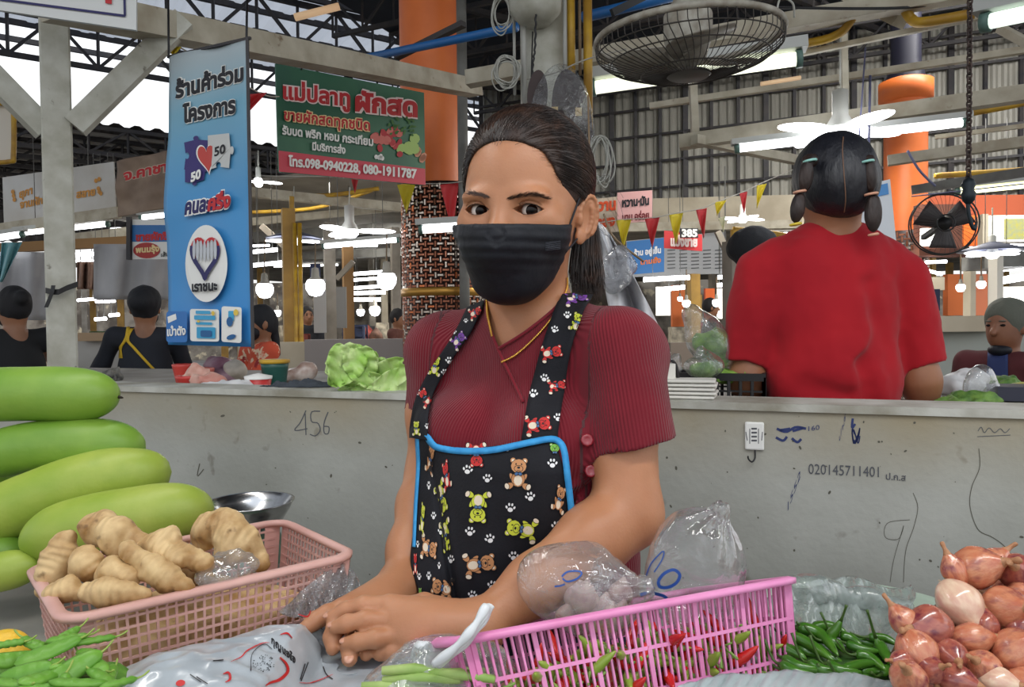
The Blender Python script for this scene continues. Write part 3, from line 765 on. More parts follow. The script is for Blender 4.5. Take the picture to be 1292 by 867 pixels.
# ================================================================ the vegetable seller
skin_m = mat('skin', (184, 130, 96), 0.45, sss=0.12, rgb2=(168, 114, 80), nscale=14, nlo=0.35, nhi=0.7, bump=0.08, bscale=350, spec=0.4)
hair_m = mat('dark_hair', (26, 18, 16), 0.6, rgb2=(58, 38, 28), nscale=30, stretch=(1, 1, 0.35), bump=0.3, bscale=240, spec=0.5)
strand_m = mat('hair_strand', (34, 23, 19), 0.36, rgb2=(84, 56, 40), nscale=45, nlo=0.45, nhi=0.8, spec=0.5)
mask_m = mat('black_mask_cloth', (18, 20, 27), 0.62, rgb2=(24, 27, 35), nscale=30, bump=0.25, bscale=90, spec=0.35)
shirt_m = mat('burgundy_rib_knit', (120, 22, 37), 0.8, rgb2=(104, 17, 31), nscale=9, sheen=0.15, spec=0.25)
def add_ribs(m, attr, period, dist, dark):
    nt = m.node_tree; b = nt.nodes['Principled BSDF']; N = nt.nodes.new; L = nt.links.new
    a = N('ShaderNodeAttribute'); a.attribute_name = attr
    k = N('ShaderNodeMath'); k.operation = 'MULTIPLY'; k.inputs[1].default_value = 2*PI/period; L(a.outputs['Fac'], k.inputs[0])
    s = N('ShaderNodeMath'); s.operation = 'SINE'; L(k.outputs[0], s.inputs[0])
    r = N('ShaderNodeMapRange'); r.inputs['From Min'].default_value = -1; L(s.outputs[0], r.inputs[0])
    bp = N('ShaderNodeBump'); bp.inputs['Strength'].default_value = 1.0; bp.inputs['Distance'].default_value = dist
    L(r.outputs[0], bp.inputs['Height']); L(bp.outputs[0], b.inputs['Normal'])
add_ribs(shirt_m, 'rib', 0.0044, 0.0009, 0.3)
apron_m = mat('black_apron_cloth', (22, 22, 27), 0.75, rgb2=(27, 28, 34), nscale=25, bump=0.15, bscale=300, spec=0.25)
blue_trim_m = mat('sky_blue_binding', (62, 156, 214), 0.6, rgb2=(48, 138, 200), nscale=90, spec=0.3)
gold_m = mat('gold', (226, 178, 84), 0.3, 0.9)
BODY = rotz(math.radians(-30)); OB = P(664, 400, 0.985)
HEAD = rotz(math.radians(-20)) @ roty(math.radians(3.2)) @ rotx(math.radians(4))
OH = P(661, 262, 0.952)
wl = lambda p: BODY @ np.asarray(p, float)+OB
hl = lambda p: (HEAD @ np.asarray(p, float).T).T+OH

woman = thing('person', 'woman in burgundy ribbed top, black face mask and teddy bear apron leaning on the stall', 'person', (OB[0], OB[1]+0.06, 0))

SL, EL, WL = P(779, 436, 0.905), P(792, 648, 0.84), P(603, 792, 0.738)
SR, ER, WR = P(556, 445, 1.05), P(546, 600, 1.03), P(506, 738, 0.88)

def head_sdf(s, grow=0.0):
    s.frame(HEAD, OH); g = grow
    s.ell((0, 0.012, 0.034), (0.0745+g, 0.092+g, 0.083+g), 0.0)
    s.ell((0, -0.020, -0.028), (0.065+g, 0.064+g, 0.084+g), 0.03)
    s.ell((0, -0.046, -0.082), (0.036+g, 0.034+g, 0.028+g), 0.03)
    for x in (-1, 1):
        s.ell((x*0.043, -0.052, -0.024), (0.024+g, 0.024+g, 0.022+g), 0.02)
    return s
body = SDF()
# torso
body.frame(BODY, OB)
body.ell((0, 0.02, -0.13), (0.145, 0.085, 0.155), 0.03)
body.cap((-0.14, 0.01, -0.05), (0.14, 0.01, -0.05), 0.042, k=0.04)
body.ell((0, 0.05, -0.34), (0.125, 0.085, 0.18), 0.05)
for x in (-1, 1): body.ell((x*0.066, -0.058, -0.16), (0.058, 0.05, 0.055), 0.03)
body.frame(np.eye(3), (0, 0, 0))
neck0, neck1 = hl((0, 0.022, -0.05)), wl((0, 0.012, -0.03))
head_sdf(body); body.frame(np.eye(3), (0, 0, 0))
body.cap(neck0, neck1, 0.049, 0.054, k=0.03)
body.cap(wl((-.03, 0.0, -.035)), wl((-.12, 0.012, -.052)), 0.03, 0.03, k=0.05); body.cap(wl((.03, 0.0, -.035)), wl((.12, 0.012, -.052)), 0.03, 0.03, k=0.05)
# face
body.frame(HEAD, OH)
EZ = -0.0085
EYE = [np.array([-0.0325, -0.0645, EZ]), np.array([0.0325, -0.0645, EZ])]
for x in (-1, 1):
    body.ell((x*0.030, -0.070, 0.0165+EZ), (0.024, 0.014, 0.0085), 0.014)          # brow
    body.ell((x*0.0325, -0.089, -0.001+EZ), (0.0165, 0.0085, 0.0095), 0.012, '-')  # socket
    body.ell((x*0.034, -0.063, 0.001+EZ), (0.017, 0.0155, 0.0135), 0.005)          # lids
body.cap((0, -0.076, 0.000), (0, -0.098, -0.042), 0.0075, 0.012, k=0.014)
body.ell((0, -0.094, -0.041), (0.017, 0.012, 0.010), 0.012)
def lens(c):
    def f(p):
        q = (p-OH) @ HEAD-c; x = q[:, 0]; z = q[:, 2]
        a = np.sqrt(x*x+(z+0.0205)**2)-0.0272; b = np.sqrt(x*x+(z-0.0222)**2)-0.0276
        return np.maximum(np.maximum(a, b), q[:, 1])
    return f
for c in EYE:
    w = hl(c); body.fun(lens(c), w-0.03, w+0.03, 0.0012, '-')
# lid crease
for x in (-1, 1):
    c = [(x*0.0325+0.0165*math.sin(t), -0.0805+0.006*math.sin(t)**2, 0.0085*math.cos(t)+0.0010+EZ) for t in np.linspace(-1.1, 1.1, 7)]
    for a, b in zip(c[:-1], c[1:]): body.cap(a, b, 0.0012, k=0.0015, mode='-')
# ears
for x in (-1, 1):
    R = rotz(-x*math.radians(34)) @ rotx(math.radians(-10)); e0 = np.array([x*0.0795, 0.015, -0.012]); E3 = lambda a, b, c: e0+R @ np.array([x*a, b, c])
    body.ell(e0, (0.0045, 0.0165, 0.0290), 0.006, R=R)
    body.ell(E3(0.0045, -0.0030, -0.0010), (0.0042, 0.0095, 0.0185), 0.003, '-', R=R)
    rim = [E3(0.0022, -0.0150*math.cos(t), 0.0270*math.sin(t)) for t in np.linspace(-0.1, 3.9, 14)]
    for a, b in zip(rim[:-1], rim[1:]): body.cap(a, b, 0.0023, k=0.0025)
    ant = [E3(0.0022, 0.0010+0.0050*math.sin(t), 0.017*math.cos(t)-0.003) for t in np.linspace(0.2, 2.9, 8)]
    for a, b in zip(ant[:-1], ant[1:]): body.cap(a, b, 0.0018, k=0.003)
    body.ell(E3(0.0008, -0.0065, -0.0275), (0.0042, 0.0068, 0.0085), 0.005, R=R)
    body.ell(E3(0.0030, -0.0125, -0.0060), (0.0030, 0.0038, 0.0065), 0.004, R=R)
body.frame(np.eye(3), (0, 0, 0))
# arms
def mid(a, b, t, o=(0, 0, 0)): return a+(b-a)*t+np.array(o)
body.chain([SL, mid(SL, EL, .45), EL, mid(EL, WL, .25), mid(EL, WL, .65), WL], [0.040, 0.0405, 0.037, 0.0370, 0.0285, 0.0215], k=0.02)
body.chain([SR, mid(SR, ER, .5), ER, mid(ER, WR, .3), mid(ER, WR, .7), WR], [0.042, 0.040, 0.035, 0.034, 0.028, 0.0225], k=0.02)
# left hand (on top)
K = 0.016
MCL = [P(492, 764, 0.742), P(500, 783, 0.731), P(508, 801, 0.722), P(519, 817, 0.716)]
for m_, r_ in zip(MCL, (0.0115, 0.0115, 0.011, 0.010)): body.cap(WL, m_, 0.0195, r_, k=K)
body.ell(P(545, 790, 0.733), (0.036, 0.020, 0.020), 0.02)
FL = [([MCL[0], P(459, 764, 0.742), P(436, 770, 0.745), P(419, 778, 0.744)], (0.0098, 0.0092, 0.0082, 0.0070)),
      ([MCL[1], P(461, 783, 0.724), P(438, 787, 0.722), P(424, 791, 0.723)], (0.0098, 0.0094, 0.0084, 0.0070)),
      ([MCL[2], P(474, 806, 0.711), P(452, 810, 0.709), P(439, 812, 0.710)], (0.0094, 0.0088, 0.0080, 0.0067)),
      ([MCL[3], P(494, 823, 0.712), P(480, 824, 0.716), P(474, 820, 0.723)], (0.0088, 0.0078, 0.0070, 0.0060)),
      ([P(575, 772, 0.745), P(535, 762, 0.765), P(505, 765, 0.778)], (0.012, 0.011, 0.009))]
for pts, rs in FL:
    s2 = SDF(); s2.chain(pts, rs, k=0.004)
    ops = s2.ops
    def ff(p, ops=ops):
        v = ops[0][1](p)
        for o in ops[1:]: v = SDF.smin(v, o[1](p), 0.004)
        return v
    body.fun(ff, np.min([o[2] for o in ops], 0), np.max([o[3] for o in ops], 0), 0.0025)
# right hand (under)
MCR = [P(432, 768, 0.775), P(447, 778, 0.762), P(464, 788, 0.757), P(482, 797, 0.757)]
for m_, r_ in zip(MCR, (0.0115, 0.0115, 0.011, 0.0105)): body.cap(WR, m_, 0.0200, r_, k=K)
FR = [([MCR[0], P(413, 775, 0.764), P(398, 783, 0.756), P(386, 793, 0.748)], (0.0102, 0.0096, 0.0090, 0.0078)),
      ([MCR[1], P(424, 790, 0.741), P(419, 804, 0.728), P(420, 818, 0.720)], (0.0102, 0.0094, 0.0086, 0.0070)),
      ([MCR[2], P(448, 800, 0.735), P(442, 817, 0.717), P(441, 831, 0.706)], (0.0100, 0.0094, 0.0090, 0.0078)),
      ([MCR[3], P(466, 806, 0.738), P(463, 818, 0.724), P(462, 826, 0.716)], (0.0092, 0.0082, 0.0074, 0.0064)),
      ([P(492, 752, 0.85), P(515, 775, 0.80), P(505, 790, 0.775)], (0.013, 0.011, 0.009))]
for pts, rs in FR:
    s2 = SDF(); s2.chain(pts, rs, k=0.004); ops = s2.ops
    def ff(p, ops=ops):
        v = ops[0][1](p)
        for o in ops[1:]: v = SDF.smin(v, o[1](p), 0.004)
        return v
    body.fun(ff, np.min([o[2] for o in ops], 0), np.max([o[3] for o in ops], 0), 0.0025)
bv, bf = body.mesh(0.0026, newton=1)
body_o = mobj('body', bv, bf, skin_m, woman)
def refine(o, sd, centres, r, cuts, iters=3):
    me = o.data; b = base_of(o); bm = bmesh.new(); bm.from_mesh(me)
    cs = [np.asarray(c)-b for c in centres]
    n0 = len(bm.verts)
    co = np.array([v.co[:] for v in bm.verts]); near = np.zeros(len(co), bool)
    for c in cs: near |= np.linalg.norm(co-c, axis=1) < r
    bm.verts.ensure_lookup_table()
    ed = [e for e in bm.edges if near[e.verts[0].index] and near[e.verts[1].index]]
    bmesh.ops.subdivide_edges(bm, edges=ed, cuts=cuts, use_grid_fill=True)
    bmesh.ops.triangulate(bm, faces=[f for f in bm.faces if len(f.verts) > 4])
    co = np.array([v.co[:] for v in bm.verts])+b; m = np.zeros(len(co), bool)
    for c in cs: m |= np.linalg.norm(co-b-c, axis=1) < r+0.004
    p = co[m]
    for _ in range(iters): p = sd.project(p, eps=2e-4, step=0.8, lim=0.0012)
    co[m] = p
    for v, c in zip(bm.verts, co-b): v.co = c
    bm.to_mesh(me); bm.free(); me.update()
    me.polygons.foreach_set('use_smooth', np.ones(len(me.polygons), bool))
nail_m = mat('fingernail', (206, 152, 126), .25, spec=.6)
for pts, rs in FL[:3]+FR[:1]+FR[2:3]:
    a, b = pts[-2], pts[-1]; d = nrm(b-a); up = nrm(np.array([0, -.25, 1.0])-np.dot([0, -.25, 1.0], d)*d); sd_ = np.cross(d, up); R = np.stack([d, sd_, up], 1); r = rs[-1]
    v, f = SDF().ell(b+d*r*.35+up*r*.62, (r*.85, r*.66, r*.30), 0, R=R).mesh(.0012); mobj('fingernail', v, f, nail_m, woman)
refine(body_o, body, [hl(EYE[0]+[0, -.012, 0]), hl(EYE[1]+[0, -.012, 0])], 0.026, 3)
refine(body_o, body, [hl((0.083, 0.014, -0.010))], 0.038, 2)

# eyes
white_m = mat('eye_white', (214, 206, 198), 0.3, spec=0.3); iris_m = mat('dark_iris', (30, 17, 12), 0.12, spec=0.25); pupil_m = mat('pupil', (5, 4, 4), 0.1, spec=0.25)
for c, gz in zip(EYE, ((600.5, 261), (667, 265.5))):
    w = hl(c+[0, 0.0008, 0]); g = nrm(CAM-w); mb = MB(); R = 0.0122
    th = list(np.linspace(0, PI, 26)); prof = [(R*math.sin(t)+1e-6, R*math.cos(t)) for t in th]
    v, f = lathevf(prof, w, 24, g); mi = [2 if th[i//24] < 0.22 else (1 if th[i//24] < 0.60 else 0) for i in range(len(f))]
    mobj('eyeball', v, f, [white_m, iris_m, pupil_m], woman, mi=mi)
    mb = MB()
    for sgn, zz, rr, rad in ((1, -0.0205, 0.0274, 0.0008), (-1, 0.0222, 0.0278, 0.0003)):
        pts = []
        for t in np.linspace(-0.56, 0.56, 13):
            x = rr*math.sin(t); z = zz+sgn*rr*math.cos(t); y = -math.sqrt(max(0.0158**2-x*x*0.7-z*z, 1e-6)); pts.append(hl(c+[x, y+0.0003, z]))
        mb.tube(pts, [rad*(0.4+0.6*math.sin(PI*min(1, max(0, (i+1)/14)))) for i in range(13)], 5)
        if sgn > 0:
            for i in range(26):
                t = -0.52+1.04*i/25; x = rr*math.sin(t); z = zz+rr*math.cos(t); y = -math.sqrt(max(0.0158**2-x*x*0.7-z*z, 1e-6))
                p0 = np.array([x, y, z]); d = np.array([0.35*x/0.015, -0.8, 0.55])*0.0045
                mb.tube([hl(c+p0), hl(c+p0+d*0.6+[0, 0, -0.0002]), hl(c+p0+d)], [0.00018, 0.00014, 0.00004], 3)
    mb.obj('eyelashes', mat('lash', (14, 11, 10), 0.6), woman, kind='stuff')
# eyebrows: short hairs lying on the brow
skin_bvh = bvh_of(body_o)
skin_hit = caster(skin_bvh)
mb = MB()
for path, in (([(579, 247), (588, 243.5), (599, 244.5), (609, 247), (618, 250)],), ([(640, 251.5), (652, 248.5), (665, 246), (678, 246.5), (692, 251)],)):
    c = spline(path, 60)
    for i in range(420):
        k = RNG.integers(2, 58); q = c[k]; u = k/60; wdt = 3.6*math.sin(PI*min(1, 0.18+0.72*u if path[0][0] > 630 else 0.18+0.72*(1-u)))
        q = q+RNG.normal(0, 1, 2)*[1.0, wdt*0.42]; tdir = nrm(c[k+1]-c[k-1])*(1 if path[0][0] > 630 else -1)
        d = nrm(tdir+[0, -0.35+RNG.normal(0, .2)])*RNG.uniform(3, 6)
        a = skin_hit(q[0], q[1], 0.0002); b_ = skin_hit(q[0]+d[0], q[1]+d[1], 0.0006)
        if a is None or b_ is None or np.linalg.norm(a-b_) > 0.02: continue
        mb.tube([a, (a+b_)/2+nrm(CAM-a)*0.0002, b_], [0.00014, 0.00013, 0.00004], 3)
mb.obj('eyebrows', mat('brow_hair', (66, 46, 36), 0.6), woman, kind='stuff')

# ---- face mask
mk = SDF(); mk.frame(HEAD, OH); g = 0.0035
mk.ell((0, -0.020, -0.026), (0.066+g, 0.066+g, 0.082+g), 0.0)
for x in (-1, 1): mk.ell((x*0.043, -0.052, -0.030), (0.026+g, 0.026+g, 0.026+g), 0.02)
mk.cap((0, -0.076, -0.020), (0, -0.096, -0.042), 0.016, 0.022, k=0.06)
mk.cap((0, -0.097, -0.045), (0, -0.070, -0.088), 0.021, 0.015, k=0.06)
mk.ell((0, -0.050, -0.084), (0.034+g, 0.038+g, 0.028+g), 0.03)
mk.half((0, -0.07, -0.0255), (0, -0.05, 1), k=0.001)
mk.half((0, -0.028, 0), (0, 1, 0.12), k=0.002)
def mdisp(p):
    q = (p-OH) @ HEAD; z = q[:, 2]
    a = 0.0006*np.sin((z+0.05)*2*PI/0.013)*np.exp(-((z+0.052)/0.022)**2)
    return a+0.0010*vnoise(q*[1, 1, 1.4]+[0, 0, q[:, :1].mean()*0], 46)+0.0012*vnoise(q*[.5, .5, 1.6], 30)
mk.disp(mdisp)
mv, mf = mk.mesh(0.0022)
mask_o = mobj('face_mask', mv, mf, mask_m, woman)
# ear loops (her left ear shows two strands)
for sx in (1, -1):
    A = hl((sx*0.0685, -0.030, -0.028)); B = hl((sx*0.076, -0.004, 0.016)); Cc = hl((sx*0.076, 0.012, 0.030))
    D = hl((sx*0.066, -0.030, -0.056)); E = hl((sx*0.0725, 0.004, -0.036)); Ff = hl((sx*0.078, 0.026, -0.008))
    mb = MB(); mb.tube(spline([A, B, Cc, hl((sx*0.079, 0.026, 0.022)), Ff, E, D], 30), 0.0013, 6)
    mb.obj('ear_loop', mask_m, woman, smooth=True)
mb = MB()
mask_hit = caster(bvh_of(mask_o))
for i in range(7):
    pts = [mask_hit(x, 306-1.0*i+0.004*(x-690)**2*0+i*2.6-0.12*(x-690), 0.0004) for x in np.linspace(688, 707, 6)]
    if all(p is not None for p in pts): mb.tube(pts, 0.0003, 4)
if mb.v: mb.obj('stitching', mat('mask_stitch', (70, 74, 84), 0.6), mask_o, smooth=True)

# ---- hair
hs = SDF(); hs.frame(HEAD, OH)
hs.ell((0, 0.020, 0.040), (0.0835, 0.099, 0.090), 0.0)
hs.ell((0, 0.070, -0.005), (0.062, 0.055, 0.060), 0.03)
hs.ell((0, 0.112, -0.010), (0.024, 0.026, 0.026), 0.02)
hs0 = SDF(); hs0.ops = list(hs.ops)
def facecut(p):
    q = (p-OH) @ HEAD; x = np.abs((q[:, 0]+0.002)/0.0665); z = np.abs((q[:, 2]+0.030)/0.101)
    return np.maximum(((x**3+z**3)**(1/3)-1)*0.07, q[:, 1]+0.026+0.25*np.maximum(q[:, 2], 0))
hs.fun(facecut, OH-0.14, OH+0.14, 0.004, '-')
for x in (-1, 1):
    hs.ell((x*0.083, -0.035, -0.045), (0.030, 0.040, 0.046), 0.006, '-')
    hs.ell((x*0.098, 0.010, -0.018), (0.026, 0.022, 0.038), 0.006, '-')
hs.disp(lambda p: 0.0012*vnoise(((p-OH) @ HEAD)*[1, .25, 1.2], 70))
hv, hf = hs.mesh(0.003)
hair_o = mobj('hair', hv, hf, hair_m, woman)
# strands swept back from the hairline to the tie
tie = np.array([0.010, 0.128, -0.012]); cen = np.array([0, 0.020, 0.02])
mb = MB(); NP = 12
starts = []
while len(starts) < 2600:
    th = RNG.uniform(-1.75, 1.75); el = RNG.uniform(-0.55, 1.45)
    d = np.array([math.sin(th)*math.cos(el), -math.cos(th)*math.cos(el), math.sin(el)])
    starts.append(d)
allp = []
td = nrm(tie-cen)
for d in starts:
    wang = math.acos(np.clip(np.dot(d, td), -1, 1)); ts = np.linspace(0, 0.93, NP); s = []
    j = RNG.normal(0, 0.035, 3)
    for t in ts:
        v = (math.sin((1-t)*wang)*d+math.sin(t*wang)*td)/math.sin(wang)+j*math.sin(PI*t); s.append(cen+nrm(v)*0.098)
    allp.append(s)
A = np.array(allp).reshape(-1, 3) @ HEAD.T+OH
for _ in range(5): A = hs0.project(A, lim=0.03)
fc = facecut(A).reshape(-1, NP); dd = np.abs(hs0.eval(A)).reshape(-1, NP); A = A.reshape(-1, NP, 3)
cw = hl(cen)
for s, e_, c_ in zip(A, dd, fc):
    k = np.argmax(c_ > RNG.uniform(-0.0045, 0.002))
    if e_[k:].max() > 0.004 or NP-k < 4: continue
    s = s[k:]
    loc = (s-OH) @ HEAD
    if np.any((np.abs(loc[:, 0]) > 0.07) & (loc[:, 2] < 0.005) & (loc[:, 1] < 0.03)): continue
    seg = np.linalg.norm(np.diff(s, axis=0), axis=1)
    if seg.max() > 0.05: continue
    lift = 0.0006+0.0012*RNG.random(); o = nrm(s-cw)*lift
    mb.tube(s+o, [0.00022]+[0.00042]*(len(s)-2)+[0.0003], 3, caps=False)
mb.obj('hair_strands', strand_m, woman, smooth=True, kind='stuff')
# ponytail falling behind the shoulder
root = hl(tie+[0.0, 0, -0.004]); mb = MB()
for i in range(420):
    a, r = RNG.uniform(0, 2*PI), math.sqrt(RNG.random()); o = np.array([math.cos(a)*r, math.sin(a)*r*0.7, 0])
    endx = 742+22*o[0]+RNG.normal(0, 3); endy = 366+RNG.normal(0, 10)+8*o[0]
    p = [P(738+9*o[0], 262+6*o[1], 1.045), P(741+15*o[0], 288, 1.042+.014*o[1]), P(740+20*o[0], 318, 1.034+.018*o[1]), P(740+22*o[0]+RNG.normal(0, 1.5), 345, 1.025+.02*o[1]), P(endx, endy, 1.02+.02*o[1])]
    mb.tube(spline(p, 11), [0.0005]*8+[0.0004, 0.0003, 0.0001], 3, caps=False)
for i in range(12):   # fly-aways
    x0, y0 = RNG.uniform(722, 758), RNG.uniform(215, 300); l = RNG.uniform(20, 44)
    p = [P(x0, y0, 1.03), P(x0+l*0.4, y0+RNG.uniform(-4, 10), 1.03), P(x0+l*0.75, y0+l*0.5, 1.03), P(x0+l*0.95, y0+l*RNG.uniform(.8, 1.6), 1.035)]
    mb.tube(spline(p, 8), 0.00022, 3, caps=False)
mb.obj('ponytail', strand_m, woman, smooth=True, kind='stuff', label='long brown ponytail ends')

# ---- ribbed top
sh = SDF(); sh.frame(BODY, OB); g = 0.007
sh.ell((0, 0.02, -0.13), (0.145+g, 0.085+g, 0.155+g), 0.03)
sh.cap((-0.14, 0.01, -0.05), (0.14, 0.01, -0.05), 0.042+g, k=0.04)
sh.ell((0, 0.05, -0.34), (0.128+g, 0.088+g, 0.19+g), 0.05)
for x in (-1, 1): sh.ell((x*0.066, -0.058, -0.16), (0.058+g, 0.05+g, 0.055+g), 0.03)
sh.ell((0, -0.03, -0.26), (0.115, 0.085, 0.10), 0.05)
sh.cap((-.03, 0.0, -.035), (-.12, 0.012, -.052), 0.03+g, k=0.05); sh.cap((.03, 0.0, -.035), (.12, 0.012, -.052), 0.03+g, k=0.05)
sh.cap((0, 0.012, -0.05), (0, 0.012, -0.022), 0.056+g, k=0.03)
sh.frame(np.eye(3), (0, 0, 0))
HL_, HR_ = P(799, 562, 0.862), P(551, 520, 1.04)
def sleeve(S0, H0, r, hemn, ri):
    c = SDF(); c.chain([S0, mid(S0, H0, .5, (0.003, 0, 0)), H0+nrm(H0-S0)*0.03], r, k=0.01); ops = c.ops
    inn = SDF().cap(H0+nrm(H0-S0)*0.022, H0+nrm(H0-S0)*0.06, ri, ri+0.001).ops[0][1]
    def f(p):
        v = np.minimum(ops[0][1](p), ops[1][1](p)); v = np.maximum(v, (p-H0) @ hemn); return np.maximum(v, -inn(p))
    sh.fun(f, np.minimum(S0, H0)-0.09, np.maximum(S0, H0)+0.09, 0.026)
sleeve(SL, HL_, [0.0480, 0.0490, 0.0485], nrm(np.array([0.24, -0.1, -1.0])), 0.0455)
sleeve(SR, HR_, [0.049, 0.048, 0.047], nrm(HR_-SR), 0.0435)
# gathers on the side seam
for i, (a, b) in enumerate((((742, 558), (700, 575)), ((742, 575), (705, 600)), ((744, 595), (712, 622)), ((748, 615), (716, 650)))):
    sh.cap(P(*a, 0.872), P(*b, 0.845), 0.0045, 0.0015, k=0.008)
def sdisp(p):
    q = (p-OB) @ BODY
    return 0.0022*vnoise(q*[1, 1, .6], 16)+0.0010*vnoise(q*[1, 1, .5], 38)
sh.disp(sdisp)
sv, sf = sh.mesh(0.0034)
# rib coordinate
q = (sv-OB) @ BODY; rib = np.arctan2(q[:, 0], -q[:, 1]-0.0)*0.15-0.12*np.abs(q[:, 0])*(q[:, 2] > -0.4)*0.6
for S0, H0 in ((SL, HL_), (SR, HR_)):
    ax = nrm(H0-S0); _, a1, a2 = frame_of(ax); d = sv-S0; t = d @ ax; rad = np.linalg.norm(d-t[:, None]*ax, axis=1)
    side = (q[:, 0] > 0.118) if S0 is SL else (q[:, 0] < -0.118)
    m = side & (rad < 0.064)
    ang = np.arctan2(d @ a1, d @ a2); rib[m] = ang[m]*0.052
# tuck the arm's skin under the sleeve at the armpit
me = body_o.data; bb = base_of(body_o); co = np.zeros(len(me.vertices)*3); me.vertices.foreach_get('co', co); co = co.reshape(-1, 3)+bb
m = (np.linalg.norm(co-P(752, 520, .885), axis=1) < .075) & (proj(co)[:, 1] < 552)
e3 = [sh.eval(co[m]+np.eye(3)[i]*.001)-sh.eval(co[m]-np.eye(3)[i]*.001) for i in range(3)]; gr = nrm(np.stack(e3, 1)); dv = sh.eval(co[m]); co[m] -= gr*np.clip(dv+.004, 0, .02)[:, None]
me.vertices.foreach_set('co', (co-bb).astype(np.float32).ravel()); me.update()
shirt_o = mobj('ribbed_top', sv, sf, shirt_m, woman, attr={'rib': rib})
# neckline: cut the V crisply by planes through polygon edges
def cut_px(o, poly, facing=True):
    me = o.data; b = base_of(o); bm = bmesh.new(); bm.from_mesh(me); n = len(poly)
    c = np.array(poly).mean(0)
    def inside(pp, grow):
        r = np.ones(len(pp), bool); A = np.array(poly, float)
        s = np.sign(np.cross(A[1]-A[0], c-A[0]))
        for i in range(n):
            a, d = A[i], A[(i+1) % n]-A[i]; r &= s*(d[0]*(pp[:, 1]-a[1])-d[1]*(pp[:, 0]-a[0]))/np.linalg.norm(d) > -grow
        return r
    def front(fs):
        nn = np.array([f.normal[:] for f in fs]); cc = np.array([f.calc_center_median()[:] for f in fs])+b
        return cc, ((nn*(CAM-cc)).sum(1) > 0) & ((cc[:, 1]) < OB[1]+0.02)
    for i in range(n):
        fs = list(bm.faces); cc, fr = front(fs); m = inside(proj(cc), 14) & fr
        g = [f for f, k in zip(fs, m) if k]; es = set(e for f in g for e in f.edges); vs = set(v for f in g for v in f.verts)
        a, d = ray(*poly[i]), ray(*poly[(i+1) % n]); nn = nrm(np.cross(a, d))
        bmesh.ops.bisect_plane(bm, geom=list(vs)+list(es)+g, plane_co=Vector((CAM-b).tolist()), plane_no=Vector(nn.tolist()), dist=1e-6)
    fs = list(bm.faces); cc, fr = front(fs); m = inside(proj(cc), 0) & fr
    bmesh.ops.delete(bm, geom=[f for f, k in zip(fs, m) if k], context='FACES')
    bm.to_mesh(me); bm.free()
cut_px(shirt_o, [(611, 366), (612, 385), (618, 412), (629, 441), (664, 419), (701, 389), (716, 358)])
torso_bvh = BVHTree.FromPolygons([Vector(x) for x in np.concatenate([sv, bv]).tolist()], [tuple(int(i) for i in f) for f in sf]+[tuple(int(i)+len(sv) for i in f) for f in bf])
sh_hit = caster(torso_bvh, 0.0015)
mb = MB()
def onpath(path, n, o):
    r = [sh_hit(x, y, o) for x, y in spline(path, n)]
    return [p for p in r if p is not None]
mb.tube(onpath([(613, 382), (618, 412), (629, 441), (645, 475), (661, 508)], 26, 0.001), 0.0024, 6)
mb.tube(onpath([(630, 440), (664, 419), (700, 390), (712, 372)], 20, 0.001), 0.0024, 6)
mb.obj('neckline_edge', shirt_m, shirt_o, smooth=True)
for (x, y) in ((741, 556), (743, 592)):
    c = sh_hit(x, y, 0.004); n_ = nrm(CAM-c+np.array([.15, 0, .1])); mb = MB()
    mb.lathe([(0.0001, 0.0022), (0.0035, 0.0022), (0.0052, 0.0032), (0.0072, 0.0028), (0.0078, 0.001), (0.0072, -0.003), (0.0001, -0.003)], c, 8, n_)
    mb.obj('button', mat('red_button', (138, 22, 38), 0.35, coat=0.5), shirt_o, smooth=True)

# ---- necklace
mb = MB()
for path in ([(617, 366), (615.5, 385), (617, 402), (622, 425)], [(714, 350), (713, 366), (703, 392), (688, 413), (668, 434), (650, 449), (634, 457)]):
    pp = [p for p in (sh_hit(x, y, 0.0022) for x, y in spline(path, 60)) if p is not None]
    pp = spline(pp, 240); mb.tube(pp, [0.0012+0.0007*math.sin(i*1.9) for i in range(240)], 6)
mb.obj('gold_necklace', gold_m, woman, smooth=True)

# ---- apron
bibY = tps([(524, 548, 0.99), (545, 562, 0.94), (575, 570, 0.895), (620, 568, 0.850), (665, 560, 0.832), (700, 553, 0.832), (722, 655, 0.833),
            (523, 650, 0.925), (545, 650, 0.895), (575, 650, 0.862), (620, 650, 0.836), (680, 650, 0.822),
            (520, 740, 0.862), (545, 760, 0.852), (575, 776, 0.840), (620, 740, 0.838), (720, 700, 0.838), (700, 780, 0.86)], 2e-3)
Lf = spline([(527, 549), (527, 585), (523, 640), (521, 690), (518, 725), (528, 750)], 40)
Rt = spline([(700, 553), (711, 562), (715, 590), (720, 630), (726, 690), (730, 740)], 40)
topc = lambda u: np.interp(u, [0, .055, .115, .3, .6, .9, 1], [549, 551, 561, 567, 562, 554, 553])
botc = lambda u: np.interp(u, [0, .12, .2, .35, .6, 1], [750, 768, 776, 790, 800, 742])
def bib_px(u, v):
    yl = np.interp(v, np.linspace(0, 1, 40), Lf[:, 1]); xl = np.interp(v, np.linspace(0, 1, 40), Lf[:, 0]); xr = np.interp(v, np.linspace(0, 1, 40), Rt[:, 0])
    x = xl+(xr-xl)*u; t = topc(u); b = botc(u); return x, t+(b-t)*v
def pleat(px, py):
    c = 541+(py-560)*0.17; return 0.012*np.exp(-((px-c)/5.0)**2)*np.clip((py-556)/40, 0, 1)+0.004*np.sin((px-560)/14.0)*np.clip((py-640)/120, 0, 1)
only_top = caster(BVHTree.FromPolygons([Vector(x) for x in sv.tolist()], [tuple(int(i) for i in f) for f in sf]), 0)
GX, GY = np.arange(505, 745, 5.0), np.arange(535, 815, 5.0)
